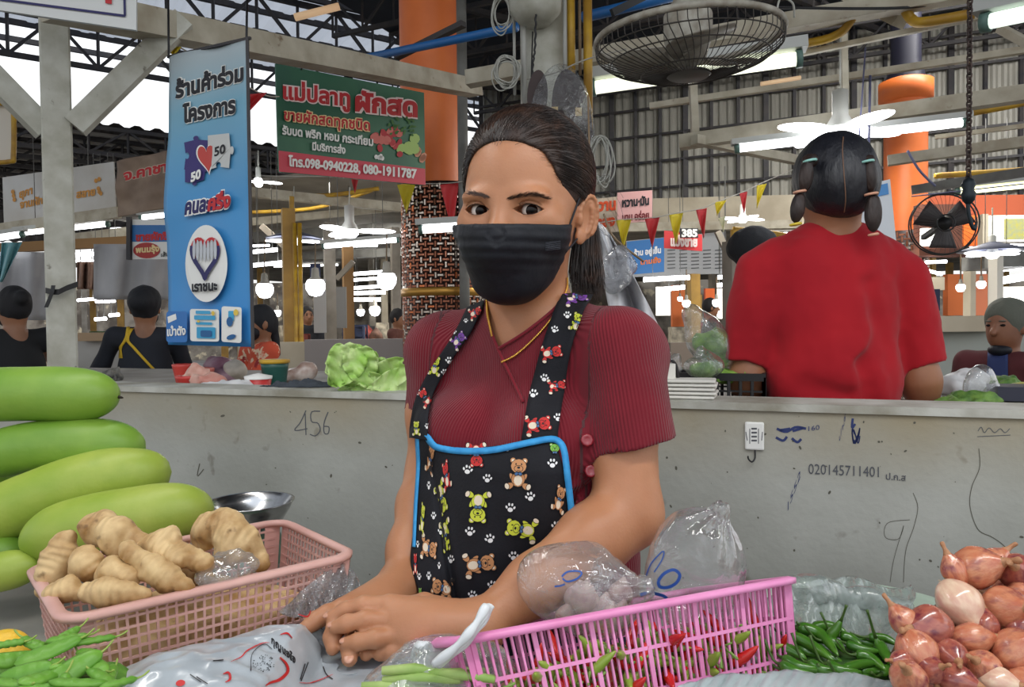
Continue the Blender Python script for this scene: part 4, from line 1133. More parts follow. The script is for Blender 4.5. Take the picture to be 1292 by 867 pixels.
def _d(x, y):
    h = only_top(x, y, 0.0); return 9.0 if h is None else h[1]-0.006
_S = np.array([[_d(x, y) for y in GY] for x in GX]); _B = bibY(GX[:, None], GY[None, :]); _D = np.minimum(_S, _B)
for _ in range(4):
    Q = np.pad(_D, 1, mode='edge'); _D = np.minimum(_S, (Q[:-2, 1:-1]+Q[2:, 1:-1]+Q[1:-1, :-2]+Q[1:-1, 2:]+2*_D)/6)
def bgrid(px, py):
    x = np.clip((np.asarray(px, float)-GX[0])/5, 0, len(GX)-1.001); y = np.clip((np.asarray(py, float)-GY[0])/5, 0, len(GY)-1.001)
    i = x.astype(int); j = y.astype(int); a = x-i; b = y-j
    return _D[i, j]*(1-a)*(1-b)+_D[i+1, j]*a*(1-b)+_D[i, j+1]*(1-a)*b+_D[i+1, j+1]*a*b
fbib = lambda px, py: bgrid(px, py)-0.008*np.clip((np.asarray(py)-556)/40, 0, 1)+pleat(px, py)*0.8
v, f = sheet(bib_px, 90, 80, fbib, -0.0016)
bib_o = mobj('apron_bib', v, f, apron_m, woman)
bib_back = lambda px, py, o=0.001: Parr(px, py, fbib(px, py)-o)
bib_hit = lambda px, py, o=0.001: Parr(px, py, fbib(px, py)-0.0008-o)
mb = MB()
edge = [(527, 590), (524, 640), (522, 690)][::-1]+[(526, 560), (527, 550), (537, 550.5), (545, 560), (553, 565), (580, 569), (620, 568), (665, 559), (694, 554), (706, 558), (712, 570), (716, 600), (720, 635), (726, 690)]
ep = spline(edge, 120); tt = nrm(np.gradient(ep, axis=0)); ss = np.stack([-tt[:, 1], tt[:, 0]], 1)
wv = np.where(ep[:, 0] < 531, 2.2, 4.2)
for k in (1,):
    a = bib_hit(*(ep-ss*wv[:, None]).T, 0.0022); m_ = bib_hit(*ep.T, 0.0042); b_ = bib_hit(*(ep+ss*wv[:, None]).T, 0.0022)
    A = np.stack([a, m_, b_], 1); v, f = slab(A, -0.0016)
mobj('blue_binding', v, f, blue_trim_m, bib_o)
# straps
def strap(name, left, right, n=60):
    L_, R_ = spline(left, n), spline(right, n); A = np.zeros((n, 7, 3)); off = 0.005
    for i in range(n):
        for j in range(7):
            q = L_[i]+(R_[i]-L_[i])*j/6; h = sh_hit(q[0], q[1], off); A[i, j] = h if h is not None else np.nan
    for i in range(n):
        for j in range(7):
            if np.isnan(A[i, j, 0]):
                k = [m for m in range(7) if not np.isnan(A[i, m, 0])]
                if k:
                    kk = min(k, key=lambda m: abs(m-j)); q = L_[i]+(R_[i]-L_[i])*j/6; A[i, j] = P(q[0], q[1], A[i, kk][1]+0.004*abs(j-kk))
    ok = ~np.isnan(A[:, :, 0]).any(1); A = A[ok]; n = len(A)
    for _ in range(3):
        B = A.copy(); B[1:-1] = (A[:-2]+2*A[1:-1]+A[2:])/4; A = B
    v, f = slab(A, -0.0014)
    o = mobj(name, v, f, apron_m, woman, label=None); return o, A
st1, A1 = strap('apron_strap', [(592, 392), (575, 425), (548, 462), (531, 495), (522, 530), (521, 552)], [(616, 381), (598, 420), (573, 455), (553, 490), (544, 525), (543, 556)])
st2, A2 = strap('apron_strap', [(706, 372), (697, 402), (683, 445), (672, 490), (666, 525), (661, 556)], [(748, 372), (737, 400), (722, 445), (713, 490), (707, 525), (703, 556)])
ap_bvh = None
def obj_polys(o):
    b = base_of(o); return [Vector(v.co)+Vector(b.tolist()) for v in o.data.vertices], [tuple(p.vertices) for p in o.data.polygons]
def strap_hit(s, A):
    c = proj(A.reshape(-1, 3)); fl = A.reshape(-1, 3); h = caster(bvh_of(s), 0.0006)
    def hit(px, py, o=0.001):
        r = h(px, py, o)
        if r is None:      # just past the hem: keep on the strap's edge
            k = np.argmin(((c-[px, py])**2).sum(1)); r = fl[k]-nrm(ray(px, py))*o
        return r
    return hit
st_hits = [strap_hit(st1, A1), strap_hit(st2, A2)]

# ---- the print: little teddy bears and paw marks
PC = {'fawn': (190, 134, 88), 'lime': (200, 208, 60), 'red': (196, 40, 38), 'green': (118, 178, 66), 'violet': (112, 60, 150)}
pm = {k: mat('print_'+k, c, 0.75) for k, c in PC.items()}
cream_m = mat('print_cream', (226, 212, 190), 0.75); ink_m = mat('print_ink', (26, 20, 20), 0.75); bow_m = mat('print_bow', (66, 104, 150), 0.75); paw_m = mat('print_white', (226, 226, 226), 0.75)
def bear(parent, hit, cx, cy, s, ang, col, sx=1.0, only=None):
    """seated teddy bear: head up along -y before turning; s = height in px; a dark outline disc under each patch"""
    c, sn = math.cos(ang), math.sin(ang)
    def T(pts):
        p = np.asarray(pts)*s; x = p[:, 0]*c-p[:, 1]*sn; y = p[:, 0]*sn+p[:, 1]*c
        return np.stack([cx+x*sx, cy+y], 1)
    mb = MB(); lay = [0]
    def put(x, y, rx, ry, a, mi, outline=True, dz=None):
        lay[0] += 1; z = 0.0003+0.00006*lay[0]
        if outline: poly_px(mb, T(oval(x, y, rx+0.018, ry+0.018, a, 12)), hit, 2, z); z += 0.00003
        poly_px(mb, T(oval(x, y, rx, ry, a, 12)), hit, mi, z)
    B, CR, IK, BW = 0, 1, 2, 3
    if only != 'head':
        for k in (-1, 1): put(k*0.17, 0.12, 0.055, 0.14, k*0.5, B)                # arms
        put(0, 0.16, 0.19, 0.21, 0, B); put(0, 0.19, 0.12, 0.15, 0, CR, False)     # body, belly
        for k in (-1, 1): put(k*0.25, 0.36, 0.13, 0.085, k*0.5, B); put(k*0.31, 0.37, 0.06, 0.085, k*0.35, CR)
    for k in (-1, 1): put(k*0.17, -0.38, 0.075, 0.075, 0, B); put(k*0.17, -0.38, 0.04, 0.04, 0, CR, False)
    put(0, -0.22, 0.22, 0.20, 0, B); put(0, -0.15, 0.12, 0.085, 0, B)
    put(0, -0.18, 0.045, 0.035, 0, IK, False)
    for k in (-1, 1): put(k*0.08, -0.28, 0.02, 0.03, 0, IK, False)
    put(0, -0.10, 0.06, 0.008, 0, IK, False)
    for k in (-1, 1): put(k*0.055, 0.0, 0.05, 0.04, k*0.4, BW)
    mb.obj('printed_bear', [pm[col], cream_m, ink_m, bow_m], parent)
def paw(parent, hit, cx, cy, s, ang, sx=1.0):
    mb = MB(); c, sn = math.cos(ang), math.sin(ang)
    def T(p):
        p = np.asarray(p)*s; return np.stack([cx+(p[:, 0]*c-p[:, 1]*sn)*sx, cy+p[:, 0]*sn+p[:, 1]*c], 1)
    poly_px(mb, T(oval(0, 0.18, 0.26, 0.22, 0, 10)), hit, 0, 0.0005)
    for x, y, a in ((-0.38, -0.05, 0.4), (-0.15, -0.32, 0.1), (0.15, -0.32, -0.1), (0.38, -0.05, -0.4)): poly_px(mb, T(oval(x, y, 0.105, 0.16, -a, 8)), hit, 0, 0.0005)
    mb.obj('printed_paw', paw_m, parent)
R_ = math.radians
for a in ((654, 598, 44, 0.05, 'fawn'), (603, 640, 44, R_(182), 'lime'), (658, 668, 44, R_(-80), 'lime'), (605, 712, 44, R_(80), 'fawn'), (601, 574, 34, R_(178), 'red'),
          (558, 742, 42, R_(-78), 'fawn', .72), (541, 692, 44, R_(100), 'fawn', .5), (557, 628, 48, R_(150), 'lime', .4), (562, 676, 46, R_(165), 'lime', .4), (543, 580, 42, R_(20), 'fawn', .35), (563, 600, 42, R_(-20), 'red', .35),
          (706, 630, 38, R_(20), 'fawn', .6), (533, 655, 44, R_(20), 'lime', .2), (521+3, 712, 30, 0, 'red', .25), (530, 750, 18, 0, 'green', .4)):
    bear(bib_o, bib_hit, *a)
bear(bib_o, bib_hit, 700, 571, 26, 0, 'green', 1, 'head')
bear(bib_o, bib_hit, 704, 690, 36, 0.2, 'lime', .8, 'head')
for a in ((590, 593, 13, .2), (615, 604, 12, .1), (669, 627, 13, -.2), (644, 641, 13, .1), (593, 671, 13, .1), (618, 680, 13, -.3), (648, 702, 13, 0), (673, 708, 12, .3), (702, 664, 13, 0), (697, 585, 13, 0),
          (640, 566, 9, 0), (621, 739, 13, .2), (596, 751, 12, .2), (569, 706, 12, .2, .7), (556, 670, 12, 0, .6), (547, 651, 11, 0, .6), (541, 727, 12, 0, .5), (529, 728, 10, 0, .5), (541, 613, 12, 0, .4), (554, 714, 10, 0, .4), (527, 687, 10, 0, .4)):
    paw(bib_o, bib_hit, *a)
h1, h2 = st_hits
for a in ((600, 395, 22, 1.2, 'red', .8), (579, 429, 26, .9, 'violet', .8), (549, 462, 27, .2, 'lime', .8), (537, 502, 26, -.6, 'red', .8), (526, 541, 20, 0, 'lime', .7)): bear(st1, h1, *a)
for a in ((567, 455, 10, 0), (561, 470, 9, 0), (528, 495, 9, 0, .8), (573, 419, 7, 0), (539, 538, 8, 0, .7), (588, 405, 6, 0)): paw(st1, h1, *a)
for a in ((727, 375, 30, 1.4, 'violet', 1.1), (728, 407, 26, .3, 'lime', .9), (696, 445, 30, 1.35, 'red', 1.0), (703, 487, 26, 1.4, 'red', 1.0), (679, 536, 36, 1.4, 'red', 1.0)): bear(st2, h2, *a)
for a in ((716, 398, 10, 0), (700, 416, 10, .4), (687, 477, 11, .2), (673, 497, 12, .2), (704, 527, 11, 0)): paw(st2, h2, *a)

# ---- trousers and shoes (behind the stall)
tr = SDF(); HB = wl((0, 0.06, -0.50)); cl = [HB[0], HB[1], HB[2]]
tr.frame(BODY, HB)
tr.ell((0, 0, 0), (0.165, 0.125, 0.15), 0)
tr.frame(np.eye(3), (0, 0, 0))
for s_ in (-1, 1):
    hip = HB+BODY @ [s_*0.085, 0, -0.05]; kn = np.array([hip[0]+s_*0.01, hip[1]-0.01, 0.48]); an = np.array([hip[0]+s_*0.02, hip[1]+0.03, 0.07])
    tr.chain([hip, kn, an], [0.09, 0.062, 0.05], k=0.03)
    so = SDF(); so.frame(BODY, an); so.ell((0, -0.05, -0.035), (0.045, 0.12, 0.035), 0); so.cap((0, 0, -0.03), (0, 0, 0.03), 0.042, k=0.02)
    so.frame(np.eye(3), (0, 0, 0)).half((0, 0, 0.002), (0, 0, -1), k=0.002)
    v, f = so.mesh(0.008); v[:, 2] = np.maximum(v[:, 2], 0.0); mobj('shoe', v, f, mat('dark_shoe', (40, 36, 36), 0.6), woman)
v, f = tr.mesh(0.012); mobj('trousers', v, f, mat('navy_trousers', (36, 40, 56), 0.85), woman)
# ================================================================ girl in red, seen from behind
red_tee = mat('red_cotton', (166, 26, 36), .85, rgb2=(150, 20, 32), nscale=6, sheen=.1, spec=.2)
skin2 = mat('tan_skin', (158, 108, 78), .5, rgb2=(140, 92, 64), nscale=10, sss=.05)
gc = P(1050, 400, 1.60); girl = thing('person', 'girl in a red t-shirt with banded pigtails seen from behind', 'person', (gc[0], gc[1], .15))
gS = [P(962, 346, 1.61), P(1138, 350, 1.60)]; gE = [P(942, 478, 1.62), P(1162, 480, 1.60)]; gW = [P(960, 560, 1.72), P(1172, 590, 1.66)]
s = SDF()
hc = P(1053, 224, 1.58); s.ell(hc, (.072, .088, .088), 0); s.ell(hc+[0, .03, -.055], (.052, .05, .05), .03)
s.cap(hc-[0, -.0, .05], P(1053, 305, 1.60), .046, .052, k=.03); s.ell(gc, (.122, .062, .19), .04); s.ell(gc-[0, 0, .28], (.11, .065, .15), .04)
for a, b, c in zip(gS, gE, gW): s.chain([a, b, c], [.042, .035, .026], k=.03); s.chain([c, c+[0, .03, -.05], c+[0, .06, -.09]], [.024, .022, .012], k=.01)
v, f = s.mesh(.005); mobj('body', v, f, skin2, girl)
s = SDF(); s.ell(gc+[0, 0, .02], (.150, .098, .17), 0); s.cap(P(985, 332, 1.60), P(1118, 332, 1.60), .052, k=.05); s.cap(P(1022, 308, 1.60), P(1084, 308, 1.60), .036, k=.05)
s.ell(P(1050, 480, 1.60), (.150, .10, .12), .05); s.ell(P(1050, 560, 1.60), (.155, .105, .12), .04)
for a, b, o in zip(gS, (P(942, 459, 1.62), P(1163, 461, 1.60)), (-1, 1)):
    c = SDF().chain([a, (a+b)/2+[o*.003, 0, 0], b+nrm(b-a)*.03], [.052, .054, .049], k=.01); ops = c.ops; hn = nrm(np.array([o*.30, 0, -1.0]))
    def ff(p, ops=ops, b=b, hn=hn): return np.maximum(np.minimum(ops[0][1](p), ops[1][1](p)), (p-b) @ hn)
    s.fun(ff, np.minimum(a, b)-.09, np.maximum(a, b)+.09, .02)
def gd_(p):
    x = (p[:, 0]-gc[0])/.15; z = p[:, 2]-gc[2]
    return .005*np.sin(x*2.6+z*20+vnoise(p, 5)*2)*np.clip(.10-z, 0, .2)*5+.007*vnoise(p*[1, 1, .22], 15)+.0035*vnoise(p*[1, 1, .3], 32)+.0012*vnoise(p, 60)
for q in ([(968, 478), (964, 430), (972, 370)], [(1142, 505), (1128, 450), (1132, 372)], [(1100, 508), (1090, 460), (1112, 430)], [(975, 500), (1020, 488), (1070, 500)], [(1135, 440), (1110, 400), (1100, 360)]):
    for a, b in zip(q[:-1], q[1:]): s.cap(P(*a, 1.505), P(*b, 1.505), .007, k=.034, mode='-')
s.disp(gd_); v, f = s.mesh(.005, newton=0); tee = mobj('red_tshirt', v, f, red_tee, girl)
me = girl.children[0].data; bb = np.array(girl.location); co = np.zeros(len(me.vertices)*3); me.vertices.foreach_get('co', co); co = co.reshape(-1, 3)+bb
m = ((np.linalg.norm(co-P(1140, 425, 1.60), axis=1) < .11) | (np.linalg.norm(co-P(962, 425, 1.60), axis=1) < .11)) & (proj(co)[:, 1] < 452)
e3 = [s.eval(co[m]+np.eye(3)[i]*.001)-s.eval(co[m]-np.eye(3)[i]*.001) for i in range(3)]; co[m] -= nrm(np.stack(e3, 1))*np.clip(s.eval(co[m])+.006, 0, .03)[:, None]
me.vertices.foreach_set('co', (co-bb).astype(np.float32).ravel()); me.update()
# hair with centre parting and pigtails
hair2 = mat('blue_black_hair', (20, 22, 30), .42, rgb2=(30, 30, 36), nscale=30, stretch=(1, 1, .3), bump=.4, bscale=200)
s = SDF(); s.ell(hc+[0, 0, .004], (.083, .098, .092), 0); s.ell(hc+[0, -.04, -.030], (.066, .058, .058), .03)
s.ell(hc+[0, .10, -.03], (.07, .06, .09), .01, '-')
s.disp(lambda p: .0012*vnoise(p*[1, 1, .3], 90)); v, f = s.mesh(.0035); gh = mobj('hair', v, f, hair2, girl)
hh = caster(bvh_of(gh), .0006); mb = MB(); pp_ = [hh(x, y, .0006) for x, y in spline([(1064, 173), (1063, 190), (1065, 220), (1067, 250), (1065, 268)], 20)]
pp_ = [p for p in pp_ if p is not None]; mb.tube(pp_, .0011, 5); mb.obj('parting', mat('scalp', (120, 88, 68), .6), gh, smooth=True)
for side, tie_, segs in ((0, (1022, 203), [(1017, 222, 9, 21, .12), (1007, 262, 9, 19, .15)]), (1, (1094, 204), [(1098, 222, 8, 21, -.05), (1102, 269, 10.5, 24, .02)])):
    pt_ = thing('pigtail', '', '', (0, 0, 0)) if False else None
    s = SDF(); s.ell(P(*tie_, 1.50), (.017, .017, .014), 0)
    pts = [P(*tie_, 1.49)]
    for (x, y, rx, ry, a) in segs: s.ell(P(x, y, 1.485), (rx*1.5/F_PX, .013, ry*1.5/F_PX), .006, R=roty(a))
    s.disp(lambda p: .0012*vnoise(p*[1, 1, .3], 160)); v, f = s.mesh(.0025, newton=0); pg = mobj('pigtail', v, f, mat('pigtail_brown', (44, 28, 22), .5, rgb2=(26, 18, 18), nscale=60, stretch=(1, 1, .2), bump=.5, bscale=260), girl)
    for (x, y, r, cn, c) in (((1022, 203, 7, 'mint_band', (150, 206, 196)), (1009, 242, 6.5, 'salmon_band', (214, 160, 132)), (1004, 283, 6, 'yellow_band', (214, 190, 60))) if side == 0 else ((1094, 204, 7, 'mint_band', (150, 206, 196)), (1099, 245, 7, 'salmon_band', (214, 160, 132)), (1102, 296, 5, 'salmon_band', (214, 160, 132)))):
        cc_ = P(x, y, 1.485); mb = MB(); t = np.linspace(0, 2*PI, 17)[:-1]; rr = r*1.5/F_PX
        mb.tube(np.stack([cc_[0]+rr*np.cos(t), cc_[1]+rr*np.sin(t), cc_[2]+.15*rr*np.cos(t)], 1), .0028, 6, closed=True); mb.obj('hair_band', mat(cn, c, .5), pg, smooth=True, label=cn.replace('_', ' '))
mb = MB(); t = np.linspace(-2.6, -.5, 20); nc = P(1052, 283, 1.60); mb.tube(np.stack([nc[0]+.055*np.cos(t), nc[1]+.055*np.sin(t), nc[2]+.004*np.sin(t*3)], 1), .0012, 5); mb.obj('neck_chain', gold_m, girl, smooth=True)
s = SDF(); hp = gc-[0, -.0, .45]; s.ell(hp, (.15, .11, .14), 0)
for o in (-1, 1):
    s.chain([hp+[o*.08, 0, -.05], [hp[0]+o*.09, hp[1]-.01, .58], [hp[0]+o*.10, hp[1]+.02, .24]], [.085, .06, .045], k=.03)
    mobj('shoe', *SDF().ell((hp[0]+o*.10, hp[1]+.06, .19), (.042, .11, .038), 0).mesh(.01), mat('dark_shoe'), girl)
v, f = s.mesh(.014); mobj('shorts', v, f, mat('navy_trousers'), girl)

# ================================================================ people in the market behind
def person(label, px, py, Y, H, ang, hair_c, top_c, bottom_c, skin=(150, 104, 76), sleeve=.5, hands=None, hairstyle='short', maskc=None, lean=0.0, group=None, h=.009, z0=0.0):
    hc = P(px, py, Y); S = H/1.65; fr = rotz(ang); O = np.array([hc[0], hc[1], z0]); fz = hc[2]-z0
    t = thing('person', label, 'person', O, group)
    sk = mat('skin_%d_%d' % (skin[0], skin[1]), skin, .5, rgb2=tuple(int(c*.88) for c in skin), nscale=9)
    hm = mat('hair_%d' % hair_c[0], hair_c, .8, bump=.4, bscale=120, stretch=(1, 1, .3)); tm = top_c if not isinstance(top_c, tuple) else mat('cloth_%d_%d_%d' % top_c, top_c, .85, rgb2=tuple(int(c*.8) for c in top_c), nscale=7)
    bm = mat('cloth_%d_%d_%d' % bottom_c, bottom_c, .85)
    z = lambda d: fz-d*S
    sh_ = [np.array([o*.165*S, lean*.3, z(.18)]) for o in (-1, 1)]
    hands = hands or ((-.24, -.05, .78), (.24, -.05, .78))
    s = SDF(fr, O); hd = (0, 0, fz)
    s.ell(hd, (.074*S, .092*S, .108*S), 0); s.ell((0, -.03*S, fz-.06*S), (.05*S, .052*S, .05*S), .03); s.cap((0, -.088*S, fz-.005), (0, -.108*S, fz-.03), .010, .014, k=.012)
    for o in (-1, 1): s.ell((o*.078*S, .008, fz-.01), (.008, .018, .03), .006)
    s.cap((0, .01, fz-.06*S), (0, .02+lean*.3, z(.16)), .050*S, .056*S, k=.03)
    s.cap(sh_[0], sh_[1], .045*S, k=.04); s.ell((0, .02+lean*.5, z(.36)), (.14*S, .09*S, .2*S), .04); s.ell((0, .03+lean, z(.72)), (.15*S, .10*S, .15*S), .05)
    el = []
    for o, hnd in zip((0, 1), hands):
        a = sh_[o]; b = np.array([hnd[0]*S, hnd[1]*S, z(hnd[2])]); m_ = (a+b)/2; L = .29*S; d = np.linalg.norm(b-a)/2; k = math.sqrt(max(L*L-d*d, 0.0))
        off = np.array([(-1, 1)[o]*.5, .6, -.6]); off -= np.dot(off, nrm(b-a))*nrm(b-a); e = m_+nrm(off)*min(k, .2); el.append(e)
        s.chain([a, e, b], [.043*S, .036*S, .025*S], k=.02)
        dr = nrm(b-e); s.ell(b+dr*.05*S, (.035*S, .035*S, .03*S), .015)
        for q in range(4): s.cap(b+dr*.06*S+np.array([(q-1.5)*.015*S, 0, 0]), b+dr*.135*S+np.array([(q-1.5)*.017*S, 0, -.01]), .008*S, .006*S, k=.006)
    v, f = s.mesh(h); mobj('body', v, f, sk, t)
    s = SDF(fr, O); g = .012
    s.cap(sh_[0], sh_[1], .048*S+g, k=.04); s.ell((0, .02+lean*.5, z(.36)), (.14*S+g, .09*S+g, .2*S), .04); s.ell((0, .03+lean, z(.66)), (.15*S+g, .105*S+g, .17*S), .06)
    for o in (0, 1):
        a = sh_[o]; e = el[o]
        if sleeve > 0: s.cap(a, a+(e-a)*min(sleeve*2, 1), .052*S, .050*S, k=.03)
        if sleeve > .5: b = np.array([hands[o][0]*S, hands[o][1]*S, z(hands[o][2])]); s.cap(e, e+(b-e)*min((sleeve-.5)*2, .95), .046*S, .036*S, k=.02)
    s.disp(lambda p: .006*vnoise(p, 12)); v, f = s.mesh(h, newton=0); top = mobj('shirt', v, f, tm, t)
    s = SDF(fr, O); s.ell((0, .03+lean, z(.80)), (.155*S, .115*S, .12*S), 0)
    for o in (-1, 1): s.chain([(o*.08*S, .03+lean, z(.86)), (o*.095*S, lean, .48*S), (o*.10*S, .03+lean, .07)], [.088*S, .065*S, .05*S], k=.03); 
    v, f = s.mesh(.016); v[:, 2] = np.maximum(v[:, 2], z0+.03); mobj('trousers', v, f, bm, t)
    for o in (-1, 1):
        v, f = SDF(fr, O).ell((o*.10*S, -.03+lean, .04), (.045, .12, .04), 0).mesh(.012); v[:, 2] = np.maximum(v[:, 2], z0); mobj('shoe', v, f, mat('dark_shoe'), t)
    s = SDF(fr, O); s.ell((0, .014, fz+.018*S), (.084*S, .100*S, .108*S), 0); s.ell((0, -.095*S, fz-.025*S), (.07*S, .055*S, .085*S), .004, '-'); s.ell((0, .02, fz-.14*S), (.12*S, .09*S, .07*S), .01, '-')
    if hairstyle == 'bun': s.ell((0, .11*S, fz+.05*S), (.04, .04, .04), .02)
    if hairstyle == 'tail': s.cap((0, .09*S, fz), (0.0, .12*S, fz-.2*S), .03, .018, k=.03)
    if hairstyle == 'cap': s.ell((0, .03*S, fz+.045*S), (.092*S, .108*S, .088*S), .02); s.ell((.01*S, .10*S, fz+.03*S), (.06, .05, .05), .03)
    s.disp(lambda p: .003*vnoise(p*[1, 1, .5], 40)); v, f = s.mesh(.006, newton=0); mobj('hair' if hairstyle != 'cap' else 'cap', v, f, hm, t)
    if maskc == 'chin':
        v, f = SDF(fr, O).ell((0, -.045*S, fz-.115*S), (.05*S, .05*S, .028*S), 0).mesh(.006); mobj('lowered_mask', v, f, mat('black_mask_cloth'), t)
    elif maskc:
        s = SDF(fr, O); s.ell((0, -.040*S, fz-.055*S), (.068*S, .070*S, .060*S), 0); s.half((0, -.02, fz), (0, 1, 0), k=.004); v, f = s.mesh(.006); mobj('face_mask', v, f, mat('black_mask_cloth') if maskc == 1 else mat('plain_mask_%d' % maskc[0], maskc, .7), t)
    # simple eyes and brows
    for o in (-1, 1):
        v, f = SDF(fr, O).ell((o*.031*S, -.083*S, fz+.002), (.013*S, .008*S, .006*S), 0).mesh(.003); mobj('eye', v, f, mat('pupil'), t)
        v, f = SDF(fr, O).ell((o*.031*S, -.085*S, fz+.022*S), (.018*S, .008*S, .0035*S), 0).mesh(.003); mobj('eyebrow', v, f, hm, t)
    return t, top
navy_c = (36, 40, 50)
p1, top1 = person('person in navy shirt and cap with crossed yellow apron straps beyond the low wall', 183, 388, 4.4, 1.62, math.radians(200), (24, 26, 32), navy_c, (30, 32, 38), hairstyle='cap', maskc=1, hands=((-.15, -.42, .52), (.30, -.40, .50)), sleeve=.7)
yst = mat('yellow_strap', (214, 176, 40), .7)
th_ = caster(bvh_of(top1), .006)
for q in ([(163, 402), (160, 425), (152, 440), (153, 452)], [(184, 404), (168, 414), (161, 428), (170, 440), (190, 462), (204, 476)], [(196, 468), (204, 488)]):
    L_, R_2 = spline(q, 24), None; A = []
    for i in range(24):
        a, b = th_(L_[i][0]-2.2, L_[i][1], .006), th_(L_[i][0]+2.2, L_[i][1], .006)
        if a is not None and b is not None: A.append([a, (a+b)/2, b])
    if len(A) > 3: v, f = slab(np.array(A), .003); mobj('apron_strap', v, f, yst, p1)
person('dark haired person in a black sleeveless top at the left edge', 17, 388, 4.1, 1.62, math.radians(235), (22, 22, 26), (26, 28, 32), (40, 60, 90), hairstyle='bun', sleeve=.05, maskc=1, hands=((-.2, -.3, .55), (.2, -.35, .5)))
flo = mat('floral_orange_cloth', (206, 84, 56), .85, rgb2=(226, 200, 170), nscale=16, nlo=.56, nhi=.6, rgb3=(150, 40, 40), n3=11, n3lo=.58, n3hi=.62)
person('woman in orange floral shirt and black mask half hidden by the blue banner', 327, 408, 4.5, 1.56, math.radians(-50), (24, 20, 22), flo, (60, 60, 66), hairstyle='tail', maskc=1, hands=((-.18, -.36, .56), (.10, -.38, .58)), sleeve=.45)
person('dark capped head behind the shoulder of the girl in red', 958, 322, 3.7, 1.82, math.radians(60), (24, 28, 36), (200, 84, 50), (50, 50, 56), hairstyle='cap', sleeve=.5)
t5, top5 = person('seated vendor with a grey head cloth and burgundy jacket at the right edge', 1268, 411, 3.2, 1.50, math.radians(-60), (92, 94, 84), (92, 40, 44), (50, 44, 50), hairstyle='cap', sleeve=.9, skin=(140, 92, 66), maskc='chin', hands=((-.14, -.34, .58), (.10, -.30, .62)))
a5 = caster(bvh_of(top5), .008); A = []
for y in np.linspace(432, 500, 16):
    r = [a5(x, y, .006) for x in np.linspace(1247+(y-432)*-.02, 1272, 7)]
    if all(q is not None for q in r): A.append(r)
if len(A) > 3: v, f = slab(np.array(A), .004); mobj('blue_apron', v, f, mat('denim_blue', (44, 58, 104), .8), t5)
person('small figure in dark clothes far behind the yellow pipes', 388, 398, 9.5, 1.60, math.radians(30), (26, 24, 26), (40, 44, 52), (40, 40, 44), h=.014)
person('far vendor leaning in beside the woven tile column', 503, 402, 8.5, 1.58, math.radians(70), (26, 24, 26), (110, 66, 56), (40, 40, 44), h=.014)
person('far shopper seen between the girl in red and the orange room', 897, 388, 9.2, 1.62, math.radians(90), (26, 24, 26), (60, 48, 46), (40, 40, 44), h=.014)
# ================================================================ the seller's stall
CT = 1.0   # counter height
table_m = mat('worn_tabletop', (150, 146, 138), 0.6, rgb2=(120, 116, 108), nscale=6)
ctr = thing('stall_counter', 'low stall counter carrying the baskets and bags in front of the seller', 'counter', (0, 0.55, 0))
for c, sz in (((0.05, 0.52, CT-.02), (2.3, 0.56, .04)), ((-0.83, 1.09, CT-.02), (0.80, 0.58, .04)), ((0.83, 0.92, CT-.02), (0.74, 0.24, .04))):
    mobj('tabletop', *boxvf(c, sz), table_m, ctr, smooth=False)
for x, y in ((-1.0, .3), (1.1, .3), (-1.0, 1.3), (-.5, 1.3), (1.1, .95), (.5, .95)): mobj('leg', *boxvf((x, y, (CT-.04)/2), (.05, .05, CT-.04)), grey_steel, ctr, smooth=False)

